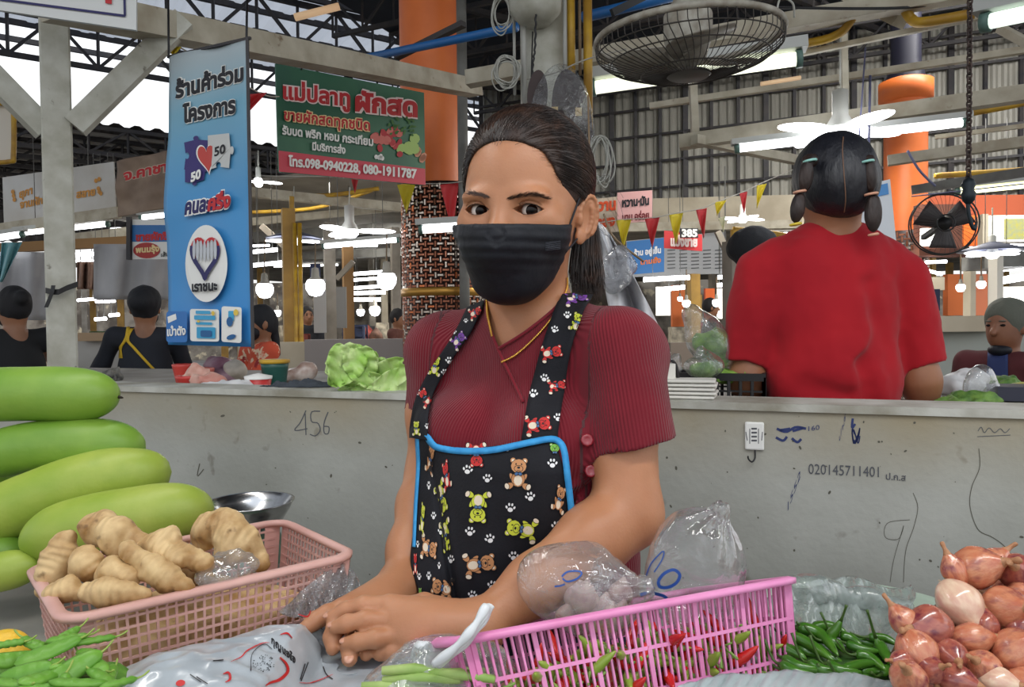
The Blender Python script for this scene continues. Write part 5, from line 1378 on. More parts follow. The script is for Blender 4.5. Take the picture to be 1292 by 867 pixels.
def basket(name, label, O, ex, ey, ez, L, W, H, rim, bar, pitch, solid, m, rows, vpitch=None, group=None):
    """open lattice basket: O = front left rim corner; ex along the rim, ey to the back, ez up"""
    t = thing(name, label, 'basket', O-ez*H+ex*L/2+ey*W/2, group)
    tp = 0.90
    def pt(u, v, h):   # h 0 at rim .. 1 bottom
        k = 1-(1-tp)*h; return O+ex*(L/2+(u-L/2)*k)+ey*(W/2+(v-W/2)*k)-ez*H*h
    # rim: rounded rectangle tube flattened
    r = 0.022; c = []
    for (cx, cy, a0_) in ((L-r, r, -PI/2), (L-r, W-r, 0), (r, W-r, PI/2), (r, r, PI)):
        for i in range(6): a = a0_+i/5*PI/2; c.append((cx+r*math.cos(a), cy+r*math.sin(a)))
    N = len(c); V = []; F = []
    prof = [(-.002, -.0045), (rim, -.004), (rim+.001, .001), (rim*.5, .0035), (-.003, .003), (-.004, -.001)]
    for i in range(N):
        p = np.array(c[i]); q = np.array(c[(i+1) % N])-np.array(c[i-1]); q = q/np.linalg.norm(q); n = np.array([q[1], -q[0]])
        for a, b in prof: w = p+n*a; V.append(O+ex*w[0]+ey*w[1]+ez*b)
    K = len(prof)
    for i in range(N):
        for j in range(K): F.append((i*K+j, i*K+(j+1) % K, ((i+1) % N)*K+(j+1) % K, ((i+1) % N)*K+j))
    mobj('rim', V, F, m, t)
    mb = MB()
    def wall(P0, along, length, flip):
        f = (lambda u, h: pt(u, 0 if not flip else W, h)) if along == 'x' else (lambda u, h: pt(0 if not flip else L, u, h))
        n = int((length-2*solid)/pitch)
        for i in range(n+1):
            u = solid+(length-2*solid)*i/n; wd2 = bar*(2.2 if i % 8 == 0 and vpitch else 1)
            mb.beam(f(u, 0.02), f(u, 1), wd2, 0.0022, up=(ey if along == 'x' else ex))
        for j in range(rows+1):
            h = j/rows; mb.beam(f(solid*.4, h), f(length-solid*.4, h), 0.0024, bar*(1.6 if vpitch else 1), up=ez)
        for a, b in ((0.002, solid), (length-solid, length-.002)):
            mb.add([f(a, 0), f(b, 0), f(b, 1), f(a, 1)], [(0, 1, 2, 3)])
    wall(O, 'x', L, False); wall(O, 'x', L, True); wall(O, 'y', W, False); wall(O, 'y', W, True)
    mb.obj('lattice_sides', m, t, kind='stuff')
    b = MB(); b.add([pt(0, 0, 1), pt(L, 0, 1), pt(L, W, 1), pt(0, W, 1)], [(0, 1, 2, 3)]); b.obj('bottom', m, t)
    return t, pt
# dusty pink basket with ginger
dusty = mat('dusty_pink_plastic', (214, 170, 160), 0.45, rgb2=(196, 148, 138), nscale=10, spec=0.4)
q0, q1 = PZ(84, 783, 1.135), PZ(444, 700, 1.135); ex = nrm(q1-q0); ey = np.array([-ex[1], ex[0], 0]); L1 = np.linalg.norm(q1-q0)
gb, gpt = basket('ginger_basket', 'dusty pink lattice basket holding ginger', q0, ex, ey, np.array([0, 0, 1.0]), L1, 0.20, 0.125, 0.008, 0.0024, 0.0088, 0.022, dusty, 12)
mobj('foil_pack', *boxvf((q0+q1)/2+ey*0.09-[0, 0, .127], (0.22, .16, .008), rotz(math.atan2(ex[1], ex[0]))), mat('cardboard', (150, 120, 86), 0.8), label='cardboard sheet under the dusty pink basket', cat='cardboard')

ginger_m = mat('ginger_skin', (214, 184, 134), 0.6, rgb2=(158, 118, 68), nscale=32, nlo=0.38, nhi=0.66, bump=0.9, bscale=140, rgb3=(104, 74, 42), n3=60, n3lo=0.63, n3hi=0.75)
add_ribs(ginger_m, 'ring', 0.0085, 0.0008, 0)
def ginger(label, lobes, nubs=(), seed=0):
    gr_ = np.random.default_rng(100+seed)
    """lobes: lists of (px,py,Y,r_px); each lobe a blended chain"""
    s = SDF(); first = True
    for lb in lobes:
        pts = [P(a, b, c) for a, b, c, r in lb]; rs = [r*c/F_PX for a, b, c, r in lb]
        s.chain(pts, rs, k=0.010)
    for (a, b, c, r) in nubs: s.ell(P(a, b, c), [r*c/F_PX]*3, 0.006)
    for lb in lobes:
        for (a, b, c, r) in lb:
            for _ in range(2): q_ = gr_.normal(0, 1, 3); q_ /= np.linalg.norm(q_); s.ell(P(a, b, c)+q_*r*c/F_PX*.72, [r*c/F_PX*gr_.uniform(.30, .52)]*3, 0.004)
    c0 = np.mean([P(a, b, c) for lb in lobes for a, b, c, r in lb], 0); ax = nrm(P(*lobes[0][-1][:3])-P(*lobes[0][0][:3])+1e-6)
    s.disp(lambda p: 0.00045*np.sin(((p-c0) @ ax)*2*PI/0.0095+3.5*vnoise(p+seed, 50))+0.0030*vnoise(p+seed*1.7, 48)+0.0013*vnoise(p+seed, 120))
    v, f = s.mesh(0.0021, newton=0)
    return mobj('ginger_root', v, f, ginger_m, attr={'ring': (v-c0) @ ax+.004*vnoise(v+seed, 45)}, label=label, cat='ginger', group='ginger in the dusty pink basket')
ginger('ginger with a big round knob resting on top of the ginger pile', [[(122, 668, .80, 20), (150, 676, .79, 21), (176, 688, .79, 16)], [(145, 680, .79, 14), (150, 702, .78, 14)]], [(112, 660, .80, 12), (132, 655, .80, 12)], 1)
ginger('long straight ginger finger lying across the middle of the pile', [[(164, 695, .755, 12), (190, 716, .75, 15), (214, 732, .745, 15), (233, 740, .74, 11)]], [(160, 690, .755, 8)], 2)
ginger('branched ginger with two blunt fingers pointing right', [[(178, 690, .79, 14), (205, 690, .785, 17), (232, 700, .78, 15), (256, 712, .775, 12)], [(200, 695, .775, 15), (222, 706, .765, 13)]], [(215, 680, .79, 14)], 3)
ginger('large brown ginger at the back right beside the steel pan', [[(262, 672, .90, 20), (288, 664, .90, 20), (306, 680, .89, 19)], [(288, 680, .88, 20), (286, 702, .87, 16)], [(312, 690, .89, 15), (326, 706, .89, 12)]], [(330, 712, .88, 10), (254, 684, .90, 12)], 4)
ginger('pale upright ginger at the left end of the basket', [[(78, 684, .79, 13), (80, 702, .785, 15), (66, 722, .78, 16), (56, 745, .775, 14)], [(66, 708, .78, 11), (58, 722, .775, 11)]], [(86, 678, .79, 9)], 5)
ginger('round ginger knob with a dark cut scar beside the upright root', [[(104, 706, .765, 18), (114, 716, .76, 17)]], [(98, 722, .76, 10)], 6)
ginger('stubby yellowish ginger in the centre of the pile', [[(142, 716, .75, 16), (158, 728, .745, 17)], [(132, 728, .75, 12), (128, 738, .75, 9)]], [], 7)
ginger('ginger lying along the front rim of the basket', [[(112, 748, .725, 13), (135, 746, .72, 14), (158, 748, .72, 12), (184, 748, .72, 8)]], [(128, 756, .715, 8)], 8)
ginger('small ginger tucked in the front left corner of the basket', [[(70, 748, .735, 12), (86, 742, .735, 12), (100, 750, .73, 9)]], [], 9)
ginger('ginger buried behind the long finger', [[(240, 726, .80, 15), (262, 734, .80, 13)], [(200, 728, .81, 14), (225, 716, .81, 14)]], [], 10)
s = SDF(); s.ell(gpt(L1*.5, .1, .62), (L1*.42, .08, .045), 0, R=rotz(math.atan2(ex[1], ex[0]))); s.disp(lambda p: 0.010*vnoise(p, 28)+0.003*vnoise(p, 70))
v, f = s.mesh(0.004, newton=0); mobj('ginger_pile', v, f, ginger_m, label='buried layer of ginger filling the dusty pink basket', cat='ginger', kind='stuff')
film1 = film('clear_film', 0.16, 0.40, bump=1.0)
def film_blob(name, label, cat, ops, dsp, h=0.003, m=None, parent=None, **k):
    s = SDF()
    for o in ops: getattr(s, o[0])(*o[1], **o[2])
    s.disp(dsp); v, f = s.mesh(h, newton=0); return mobj(name, v, f, m or film1, parent, label=label, cat=cat, **k)
film_blob('plastic_bag', 'small crumpled clear bag on the ginger', 'plastic bag', [('ell', (P(292, 712, .80), (.030, .02, .014), 0), {}), ('ell', (P(272, 728, .77), (.022, .02, .012), .02), {})], lambda p: 0.005*vnoise(p, 60)+.002*vnoise(p, 120), 0.0025)

# winter melons
melon_m = mat('melon_skin', (132, 160, 50), 0.45, rgb2=(176, 186, 88), nscale=7, nlo=0.35, nhi=0.7, bump=0.12, bscale=120, rgb3=(100, 140, 40), n3=9, n3lo=0.55, n3hi=0.8, spec=0.45, coords='Object', ndetail=5)
def melon(label, pts, R, col=None):
    q = spline([P(*a) for a in pts], 44); n = len(q); t = np.linspace(0, 1, n)
    d = np.concatenate([[0], np.cumsum(np.linalg.norm(np.diff(q, axis=0), axis=1))]); Lm = d[-1]; x = d/Lm
    e = np.minimum(np.minimum(x, 1-x)*Lm/(R*2.0), 1); r = R*np.sqrt(np.clip(1-(1-e)**2.5, 0, 1))*(0.93+0.10*x)
    r = np.maximum(r, 0.0006); v, f = tubevf(q, r, 30)
    v = v+0.0012*vnoise(v, 25)[:, None]
    mm_ = melon_m if 'darker' not in label and 'dark ' not in label and 'edge' not in label else mat('melon_skin_dark', (96, 140, 40), 0.45, rgb2=(132, 166, 62), nscale=7, bump=.12, bscale=120)
    t_ = thing('winter_melon', label, 'melon', (q[:, 0].mean(), q[:, 1].mean(), v[:, 2].min()), 'winter melons piled at the left')
    mobj('skin', v, f, mm_, t_); return t_, q[-1], nrm(q[-1]-q[-3])
t_, e_, d_ = melon('topmost pale green melon of the stack, dark stalk at its tip', [(-150, 505, 1.10), (-40, 499, 1.10), (60, 497, 1.10), (150, 501, 1.11)], .0405)
mobj('stalk', *tubevf([e_-d_*.001, e_+d_*.006+[0, 0, -.001]], [.003, .0012], 6), mat('dark_stalk', (36, 28, 18), .8), t_)
melon('second melon from the top, darker green', [(-45, 585, 1.08), (30, 566, 1.09), (110, 560, 1.10), (184, 567, 1.12)], .039)
melon('third melon from the top, slanting up to the right', [(-60, 678, 1.02), (30, 636, 1.04), (120, 606, 1.06), (216, 596, 1.09)], .0425)
melon('bottom melon of the stack, next to the ginger', [(28, 690, .985), (90, 668, .99), (180, 652, 1.0), (270, 642, 1.02)], .0430)
melon('melon end showing under the second and third melons at the left edge', [(-160, 640, 1.14), (-60, 625, 1.14), (22, 608, 1.15)], .037)
melon('dark melon end behind the left end of the ginger basket', [(-140, 700, 1.02), (-60, 700, 1.02), (32, 702, 1.02)], .034)
melon('rounded melon tip in the gap left of the bottom melon', [(-60, 735, .95), (0, 722, .96), (52, 712, .97)], .026)
# steel pan on a scale
pn = P(316, 634, 1.27); pan = thing('scale_pan', 'round stainless steel pan behind the melons', 'pan', pn-[0, 0, .05])
mb = MB(); mb.lathe([(.0001, -.046), (.03, -.0445), (.052, -.034), (.066, -.012), (.071, .0), (.0735, .001), (.0735, .003), (.070, .002), (.064, -.011), (.05, -.031), (.03, -.041), (.0001, -.043)], pn, 48)
mb.obj('bowl', mat('brushed_steel', (196, 196, 196), .22, 1.0), pan, smooth=True)
mb = MB(); mb.lathe([(.05, -.066), (.05, -.06), (.02, -.055), (.02, -.046)], pn, 24); mb.lathe([(.06, CT-pn[2]), (.06, -.07), (.045, -.066)], pn, 24)
mb.obj('kitchen_scale', mat('scale_green', (90, 116, 96), .5), smooth=True, label='weighing scale under the steel pan', cat='scale')

# snow peas and lemon, bottom left
pea_m = mat('pea_pod', (92, 148, 46), .42, rgb2=(122, 172, 66), nscale=20, bump=.15, bscale=200, spec=.45)
pea_d = mat('pea_stem', (150, 172, 80), .6)
def flat_pod(c, ang, Lp, wp, tilt, curve, roll):
    n, k = 18, 8; V = []; u = np.linspace(-1, 1, n)
    ca, sa = math.cos(ang), math.sin(ang)
    for i, x in enumerate(u):
        w = wp*math.sqrt(max(1-abs(x)**3.2, 0))*(1.0-0.18*x)+0.0002; th = 0.0022+0.0013*abs(math.sin(x*7))
        th *= math.sqrt(max(1-abs(x)**4, 0.02))
        for j in range(k):
            a = 2*PI*j/k; V.append([x*Lp, math.cos(a)*w+curve*x*x, math.sin(a)*th])
    V = np.array(V); V = V @ (rotz(ang) @ roty(tilt) @ rotx(roll)).T+c
    F = [(i*k+j, i*k+(j+1) % k, (i+1)*k+(j+1) % k, (i+1)*k+j) for i in range(n-1) for j in range(k)]+[tuple(range(k))[::-1], tuple((n-1)*k+j for j in range(k))]
    return V, F
_seen = {}
def place_label(head, x, y, x0, x1, y0, y1, size=None, ang=None):
    cx_ = ['at the far left', 'left of centre', 'in the centre', 'right of centre', 'at the far right'][int(np.clip((x-x0)/(x1-x0)*5, 0, 4))]
    cy_ = ['top', 'upper middle', 'lower middle', 'bottom'][int(np.clip((y-y0)/(y1-y0)*4, 0, 3))]
    l = '%s %s, %s row' % (head, cx_, cy_)
    if ang is not None: l += ', '+['lying level', 'slanting up', 'end on', 'slanting down'][int(round((ang % PI)/(PI/4))) % 4]
    if l in _seen: l = l.replace(' pod', ' pod, smaller one,').replace('chilli ', 'chilli, thinner one, ')
    if l in _seen: l = l.replace(' row', ' row, under its twin')
    _seen[l] = 1; return l
rg = np.random.default_rng(11)
pods = [(62, 822, .600, .55, 32), (90, 846, .575, 1.0, 34), (30, 850, .57, .2, 30), (115, 838, .59, -.5, 28), (118, 808, .625, .7, 22), (55, 855, .56, 1.2, 26), (20, 832, .60, .9, 24), (130, 856, .57, 2.6, 26), (84, 806, .62, .1, 22), (100, 862, .555, .3, 30), (8, 862, .555, -.3, 28), (70, 838, .585, 2.2, 24), (140, 848, .59, 1.9, 20), (40, 812, .62, 2.8, 18), (88, 800, .635, 1.3, 14), (150, 862, .56, .9, 20), (75, 868, .55, 1.6, 24), (36, 870, .545, .6, 28), (110, 824, .60, 2.4, 22), (14, 812, .615, .1, 16)]
names = ['snow pea lying flat and longest across the middle of the pea heap', 'broad snow pea pointing at the camera in front of the pea heap']
for i, (x, y, d, a, l) in enumerate(pods):
    Lp = l*d/F_PX*1.2; c = P(x, y, d); V, F = flat_pod(c, a, Lp, min(.0098, Lp*.36), rg.uniform(-.3, .3), rg.uniform(-.002, .004), rg.uniform(-.7, .5)+.35)
    lab = names[i] if i < 2 else place_label('snow pea pod', x, y, 0, 155, 795, 870, ang=a)
    t_ = thing('snow_pea', lab, 'snow pea', V[:, :].min(0)*[0, 0, 1]+c*[1, 1, 0], 'snow peas in the lower left corner'); mobj('pod', V, F, pea_m, t_)
    tip = V[-4]; dr = nrm(V[-4]-V[0]); mb = MB(); mb.tube(spline([tip-dr*.002, tip+dr*.004+[0, 0, .001], tip+dr*.009+[0, 0, .004]], 6), [.0012, .001, .0008, .0008, .0009, .0006], 5); mb.obj('stem', pea_d, t_, smooth=True)
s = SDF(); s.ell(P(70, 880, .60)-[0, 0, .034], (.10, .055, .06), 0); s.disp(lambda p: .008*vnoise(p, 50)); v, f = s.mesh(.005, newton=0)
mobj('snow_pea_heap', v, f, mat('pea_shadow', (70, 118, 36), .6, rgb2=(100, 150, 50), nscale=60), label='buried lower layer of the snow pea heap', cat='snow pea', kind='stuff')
lm = SDF(); lm.ell(P(6, 822, .66), (.022, .019, .019), 0); lm.ell(P(20, 814, .66), (.006, .005, .005), .008); v, f = lm.mesh(.0025); mobj('lemon', v, f, mat('lemon_peel', (232, 186, 50), .4, bump=.3, bscale=300), label='yellow lemon at the lower left edge', cat='lemon')

# printed carrier bag heap under the hands
bagw = mat('white_bag_film', (182, 190, 196), .28, rgb2=(156, 164, 170), nscale=14, bump=.5, bscale=26, spec=.6, coat=.4)
sd = SDF()
sd.ell(P(276, 850, .655)-[0, 0, .020], (.105, .060, .047), 0, R=rotz(.5)); sd.ell(P(392, 800, .735)-[0, 0, .036], (.085, .075, .045), .04, R=rotz(.5)); sd.ell(P(455, 835, .69)-[0, 0, .056], (.10, .07, .045), .04)
sd.ell(P(240, 890, .60)-[0, 0, .01], (.07, .05, .035), .04)
sd.disp(lambda p: .006*vnoise(p, 17)+.0045*np.abs(vnoise(p*[1, 1.6, 1], 34))+.0012*vnoise(p, 90))
HMIN = np.min([P(382, 760, .80), P(560, 880, .66)], 0)-.03; HMAX = np.max([P(382, 760, .80), P(620, 760, .80)], 0)+.03
sd.fun(lambda p: body.eval(p)-.003, [HMIN[0], .60, 1.0], [HMAX[0]+.05, .90, 1.2], .006, '-')
v, f = sd.mesh(.003, newton=0); xa = P(380, 800, .72)[0]; kk = np.clip((v[:, 0]-xa)/.02, 0, 1)*(v[:, 1] < .80); lim_ = 1.069+.004*vnoise(v, 40)
v[:, 2] = np.where(v[:, 2] > lim_, v[:, 2]*(1-kk)+lim_*kk, v[:, 2]); v[:, 2] = np.maximum(v[:, 2], CT+.001)
pb = mobj('plastic_bag', v, f, bagw, label='white plastic bag printed with red curls under the seller\'s hands', cat='plastic bag')
pb_h = safehit(caster(bvh_of(pb), .0006), lambda px, py, o=0: P(px, py, .7))
red_ink = mat('red_ink', (196, 34, 36), .5); blk_ink = mat('black_ink', (34, 34, 38), .5)
mb = MB()
text_px(mb, 'กุญแจใจ', (342, 812), (372, 838), 9, pb_h, .03)
for i in range(60): a, r = rg.uniform(0, 6.28), rg.uniform(0, 1)**.5; poly_px(mb, oval(332+14*r*math.cos(a), 838+11*r*math.sin(a), rg.uniform(.5, 1.2), rg.uniform(.4, .9), 0, 5), pb_h)
stroke_px(mb, [(316, 848), (318, 826), (333, 814), (343, 820)], .8, pb_h, n=16)
mb.obj('black_print', blk_ink, pb, kind='stuff')
for q in ([(384, 838), (378, 858)], [(388, 836), (379, 860)], [(408, 842), (412, 852), (420, 858)], [(268, 835), (282, 834)], [(398, 788), (406, 795)], [(474, 828), (484, 834), (482, 840)], [(240, 852), (254, 862)], [(248, 855), (262, 864)]):
    mb = MB(); stroke_px(mb, q, 1.3, pb_h, n=8); mb.obj('printed_line', blk_ink, pb)
for q, w in (([(291, 836), (304, 830), (312, 822), (330, 813), (340, 812)], 1.6), ([(352, 830), (360, 838), (362, 848), (352, 858), (340, 862), (334, 866)], 4), ([(353, 802), (362, 800), (368, 806)], 2.2), ([(281, 852), (288, 850), (290, 858), (284, 862)], 3), ([(376, 862), (395, 862), (420, 852)], 1.3), ([(376, 775), (388, 778), (392, 770)], 2)):
    mb = MB(); stroke_px(mb, spline(q, 22), w*np.sin(np.linspace(.3, 2.9, 22)), pb_h); mb.obj('printed_curl', red_ink, pb)
for c in ((228, 863, 6, 4),): mb = MB(); poly_px(mb, oval(*c, -.2), pb_h); mb.obj('printed_spot', red_ink, pb)
# clear net-textured film between the basket corner and the hands
fY = tps([(440, 700, .86), (385, 770, .79), (452, 752, .83), (420, 790, .765), (415, 715, .84), (400, 735, .80), (450, 720, .86)], 1e-3)
def npx(u, v): return (432*(1-v)+350*v)*(1-u)+(457*(1-v)+422*v)*u+2*np.sin(9*v), (704*(1-v)+772*v)*(1-u)+(738*(1-v)+790*v)*u+3*np.sin(8*u)
v, f = sheet(npx, 34, 34, lambda x, y: fY(x, y)+.006*np.sin(x*.35+y*.12)+.004*np.sin(x*.9-y*.3), .0006)
mobj('net_film', v, f, film('net_film_m', .22, .5, bump=1.8, bscale=150), label='clear crinkled net film draped over the basket corner beside the hands', cat='plastic film')
# bag of green vegetables with a twisted handle
veg_m = mat('pale_green_stems', (136, 168, 84), .5, rgb2=(176, 196, 120), nscale=24)
vb = thing('plastic_bag', 'knotted clear bag of green stems with a white handle in front of the hands', 'plastic bag', P(545, 870, .62)-[0, 0, .03])
s = SDF(); s.ell(P(545, 862, .63)-[0, 0, .006], (.062, .05, .030), 0); s.ell(P(545, 838, .64), (.022, .022, .016), .03); s.ell(P(600, 850, .64), (.035, .03, .025), .03)
s.disp(lambda p: .004*vnoise(p, 40)+.003*np.abs(vnoise(p, 75))); v, f = s.mesh(.0028, newton=0); mobj('bag_film', v, f, film('milky_film', .30, .45, bump=1.2, bscale=36), vb)
for i in range(26):
    a = rg.uniform(-.6, .6); c = P(rg.uniform(500, 600), rg.uniform(845, 880), rg.uniform(.60, .66)); d = np.array([math.cos(a), .3*math.sin(a), rg.uniform(-.2, .2)])*rg.uniform(.02, .04)
    mobj('green_stem', *tubevf([c-d, c+[0, 0, .002], c+d], [.0035, .0048, .003], 7), veg_m, vb)
hY = [(550, 838, .590), (572, 822, .585), (592, 802, .585), (606, 783, .59), (617, 764, .598)]
mb = MB()
for o in (-.003, 0.0, .003): mb.tube(spline([P(a+o*900, b, c+o) for a, b, c in hY], 20), [.0036+.0007*math.sin(i*.9+o*400) for i in range(20)], 8)
mb.obj('twisted_handle', mat('white_handle_film', (214, 218, 220), .3, spec=.6), vb, smooth=True)
mb = MB()
for i in range(7): a = i*.9; c = P(545, 836, .63); mb.tube(spline([c+[.010*math.cos(a), .006*math.sin(a), -.006], c+[.016*math.cos(a+.7), .008, .010*math.sin(a)], c+[.008*math.cos(a+1.5), 0, .014]], 8), .0045, 7)
mb.obj('knot', mat('white_handle_film'), vb, smooth=True)
s = SDF(); s.ell(P(508, 742, .90), (.022, .02, .030), 0); s.disp(lambda p: .006*vnoise(p, 50)); v, f = s.mesh(.003, newton=0); v[:, 2] = np.maximum(v[:, 2], CT)
mobj('plastic_bag', v, f, bagw, label='white bag end behind the crossed wrists', cat='plastic bag')

# pink slatted basket
pink_m = mat('pink_plastic', (232, 150, 198), .4, rgb2=(214, 120, 172), nscale=12, spec=.5)
r0, r1 = P(580, 808, .60), P(1000, 731, .735); ex = nrm(r1-r0); L2 = np.linalg.norm(r1-r0)
vd = nrm(ray(800, 770)); ey = nrm(vd-np.dot(vd, ex)*ex); ey = nrm(ey+np.array([0, 0, .05])); ez = np.cross(ex, ey)
pk, ppt = basket('chilli_basket', 'bright pink slatted plastic basket tilted towards the back, full of small chillies', r0, ex, ey, ez, L2, .19, .105, .012, .0020, .0068, .010, pink_m, 3, vpitch=1)
red_c = mat('red_chilli', (196, 34, 30), .25, spec=.6); grn_c = mat('green_chilli_small', (120, 150, 40), .3, spec=.6, rgb2=(150, 170, 70), nscale=40); stem_c = mat('chilli_stem', (120, 150, 70), .6)
protos = []
for m, nm in ((red_c, 'red bird chilli in the bright pink basket'), (grn_c, 'green bird chilli in the bright pink basket')):
    t_ = thing('bird_chilli', nm, 'chilli', (0, 0, -50), 'small chillies inside the pink basket'); BASE[t_.name] = np.zeros(3)
    mobj('pod', *tubevf(spline([(0, 0, 0), (.010, 0, .001), (.021, .001, .004)], 7), [.0022, .0034, .0036, .0033, .0026, .0016, .0004], 7), m, t_)
    mobj('stem', *tubevf([(0, 0, 0), (-.005, 0, 0), (-.012, .001, .002)], [.0016, .0008, .0009], 5), stem_c, t_); protos.append(t_)
cnt = [0, 0]
for i in range(296):
    k = int(rg.random() < .55); u = L2*rg.uniform(.04, .96); w = .19*(rg.uniform(.05, .55)**1.3) if i > 250 else rg.uniform(.006, .022); h = rg.uniform(.30, .96)
    if u > L2*.78 and rg.random() < .4: h = rg.uniform(.7, .96)
    o = protos[k] if cnt[k] == 0 else copy_tree(protos[k]); cnt[k] += 1
    o.location = ppt(u, w, h).tolist(); o.rotation_euler = (rg.uniform(0, 6), rg.uniform(-1.2, 1.2), rg.uniform(0, 6)); s_ = rg.uniform(1.1, 1.6); o.scale = (s_, s_, s_)
s = SDF(); s.ell(ppt(L2*.44, .060, .66), (L2*.42, .040, .034), 0, R=rotz(math.atan2(ex[1], ex[0]))); s.disp(lambda p: .006*vnoise(p, 60)+.003*vnoise(p, 150)); v, f = s.mesh(.004, newton=0)
mobj('chilli_pile', v, f, mat('mixed_chillies', (150, 160, 70), .4, rgb2=(176, 44, 34), nscale=70, nlo=.45, nhi=.55, rgb3=(60, 70, 30), n3=90, n3lo=.55, n3hi=.62), label='buried mass of small chillies inside the bright pink basket', cat='chilli', kind='stuff')
# bags in the pink basket
def tied_bag(label, px, py, d, rx, ry, rz, tilt, neck, m, inner=None, h=.0026, marks=None):
    c = P(px, py, d); t = thing('plastic_bag', label, 'plastic bag', c-[0, 0, rz]); s = SDF(); Rr = roty(tilt)
    s.ell(c, (rx, ry, rz), 0, R=Rr); nk = P(*neck); s.cap(c+(nk-c)*.45, nk, rx*.55, .006, k=.03); s.cap(nk, nk+nrm(nk-c)*.014, .004, .011, k=.003)
    ax = nrm(nk-c); _, a1, a2 = frame_of(ax)
    def dsp(p):
        q = p-nk; r = np.linalg.norm(q, axis=1)+1e-6; ang = np.arctan2(q @ a1, q @ a2); return .0030*np.sin(ang*9+2*vnoise(p, 20))*np.exp(-r/.045)+.0035*vnoise(p, 24)+.0016*np.abs(vnoise(p, 60))
    s.disp(dsp); v, f = s.mesh(h, newton=0); o = mobj('bag_film', v, f, m, t)
    return t, safehit(caster(bvh_of(o), .0006), lambda x, y, o=0: P(x, y, d-ry))
blue_ink = mat('blue_marker_ink', (30, 74, 150), .4)
t1, h1_ = tied_bag('clear tied bag of purplish garlic lying against the forearm', 733, 747, .735, .066, .035, .043, .40, (792, 742, .72), film('bag_film_a', .22, .42, bump=1.3, bscale=30))
mb = MB()
stroke_px(mb, [(709, 728), (716, 722), (728, 721), (734, 724), (728, 731), (716, 734), (710, 730)], 2.4, h1_, n=24); stroke_px(mb, [(700, 740), (708, 739), (713, 737)], 2.2, h1_, n=8)
mb.obj('marker_number', blue_ink, t1)
for i in range(14):
    c = P(rg.uniform(715, 785), rg.uniform(745, 785), rg.uniform(.72, .75)); s = SDF(); s.ell(c, (.013, .011, .012), 0); s.cap(c, c+[.004, 0, .017], .006, .002, k=.008)
    v, f = s.mesh(.003); mobj('garlic_bulb', v, f, mat('purple_garlic', (150, 116, 120), .5, rgb2=(190, 170, 160), nscale=60), t1)
t2, h2_ = tied_bag('tall clear knotted bag marked in blue standing in the pink basket', 876, 722, .74, .050, .036, .062, .12, (903, 660, .735), film('bag_film_b', .12, .40, bump=1.2, bscale=24))
mb = MB()
stroke_px(mb, [(831, 733), (838, 724), (850, 719), (858, 725), (854, 735), (843, 741), (833, 740), (831, 733)], 4, h2_, n=30)
stroke_px(mb, [(808, 751), (820, 748), (836, 751), (842, 755)], 4, h2_, n=14); stroke_px(mb, [(816, 727), (822, 712), (832, 700), (838, 696), (836, 706), (826, 722)], 1.6, h2_, n=20)
mb.obj('marker_number', blue_ink, t2)
# basin, clear liner and green chillies
bs = P(1072, 790, .83); basin = thing('basin', 'wide pale green basin behind the green chillies', 'basin', (bs[0], bs[1], CT))
rimz = 1.4-(742-405)/933*.93
mb = MB(); cbx = P(1085, 760, .80); mb.lathe([(.11, CT), (.150, rimz-.01), (.158, rimz), (.154, rimz+.003), (.148, rimz-.003), (.105, CT+.006), (.001, CT+.004)], (cbx[0], cbx[1]+.0, 0), 48); mb.obj('bowl', mat('pale_green_enamel', (168, 184, 168), .35), basin, smooth=True)
lY = tps([(985, 750, .80), (1020, 735, .84), (1075, 748, .85), (1120, 760, .84), (1150, 770, .80), (990, 790, .74), (1130, 800, .74), (1000, 840, .67), (1060, 852, .66), (1120, 850, .66), (1060, 800, .78)], 1e-3)
def lpx(u, v): return 985+(165)*u+6*np.sin(v*9), 735+14*np.sin(u*PI*1.2)*0+8*np.sin(u*9)*(1-v)+(75)*v
v, f = sheet(lpx, 60, 30, lambda x, y: lY(x, y)+.006*np.sin(x*.22+y*.05)+.003*np.sin(x*.6-y*.3)+.02, .0008)
mobj('plastic_liner', v, f, film('milky_liner', .50, .28, rgb=(190, 200, 196), rough=.14, bump=1.0, bscale=18), label='crumpled clear plastic liner behind the green chillies', cat='plastic bag')
s = SDF()
for a, b, c, r in ((1010, 742, .85, .020), (1040, 748, .86, .022), (1095, 755, .86, .020), (985, 765, .83, .016), (1130, 762, .85, .016)): s.ell(P(a, b, c), (r*1.3, r*.8, r*.75), .02)
s.disp(lambda p: .006*vnoise(p*[1, 1, 1.6], 34)+.003*np.abs(vnoise(p, 80))); v, f = s.mesh(.003, newton=0)
mobj('plastic_liner', v, f, film('milky_liner'), label='puffed fold of clear plastic over the basin rim', cat='plastic bag')
fw = tps([(860, 862, .60), (940, 850, .62), (1020, 848, .63), (1100, 850, .63), (1140, 838, .63), (860, 900, .56), (1140, 900, .56), (1000, 880, .58)], 1e-3)
v, f = sheet(lambda u, v: (855+290*u, 866-18*np.sin(u*PI)**.6+45*v+2*np.sin(u*23)*(1-v)), 70, 16, lambda x, y: fw(x, y)+.004*np.sin(x*.16)+.003*np.sin(x*.4+y*.3), .001)
mobj('plastic_sheet', v, f, mat('grey_plastic_sheet', (176, 186, 188), .3, rgb2=(150, 162, 164), nscale=18, bump=.6, bscale=30, spec=.6), label='grey plastic sheet along the bottom edge under the green chillies', cat='plastic sheet')
long_m = mat('long_green_chilli', (52, 104, 30), .22, rgb2=(84, 134, 40), nscale=22, spec=.65); cs_m = mat('green_stem', (66, 96, 36), .5)
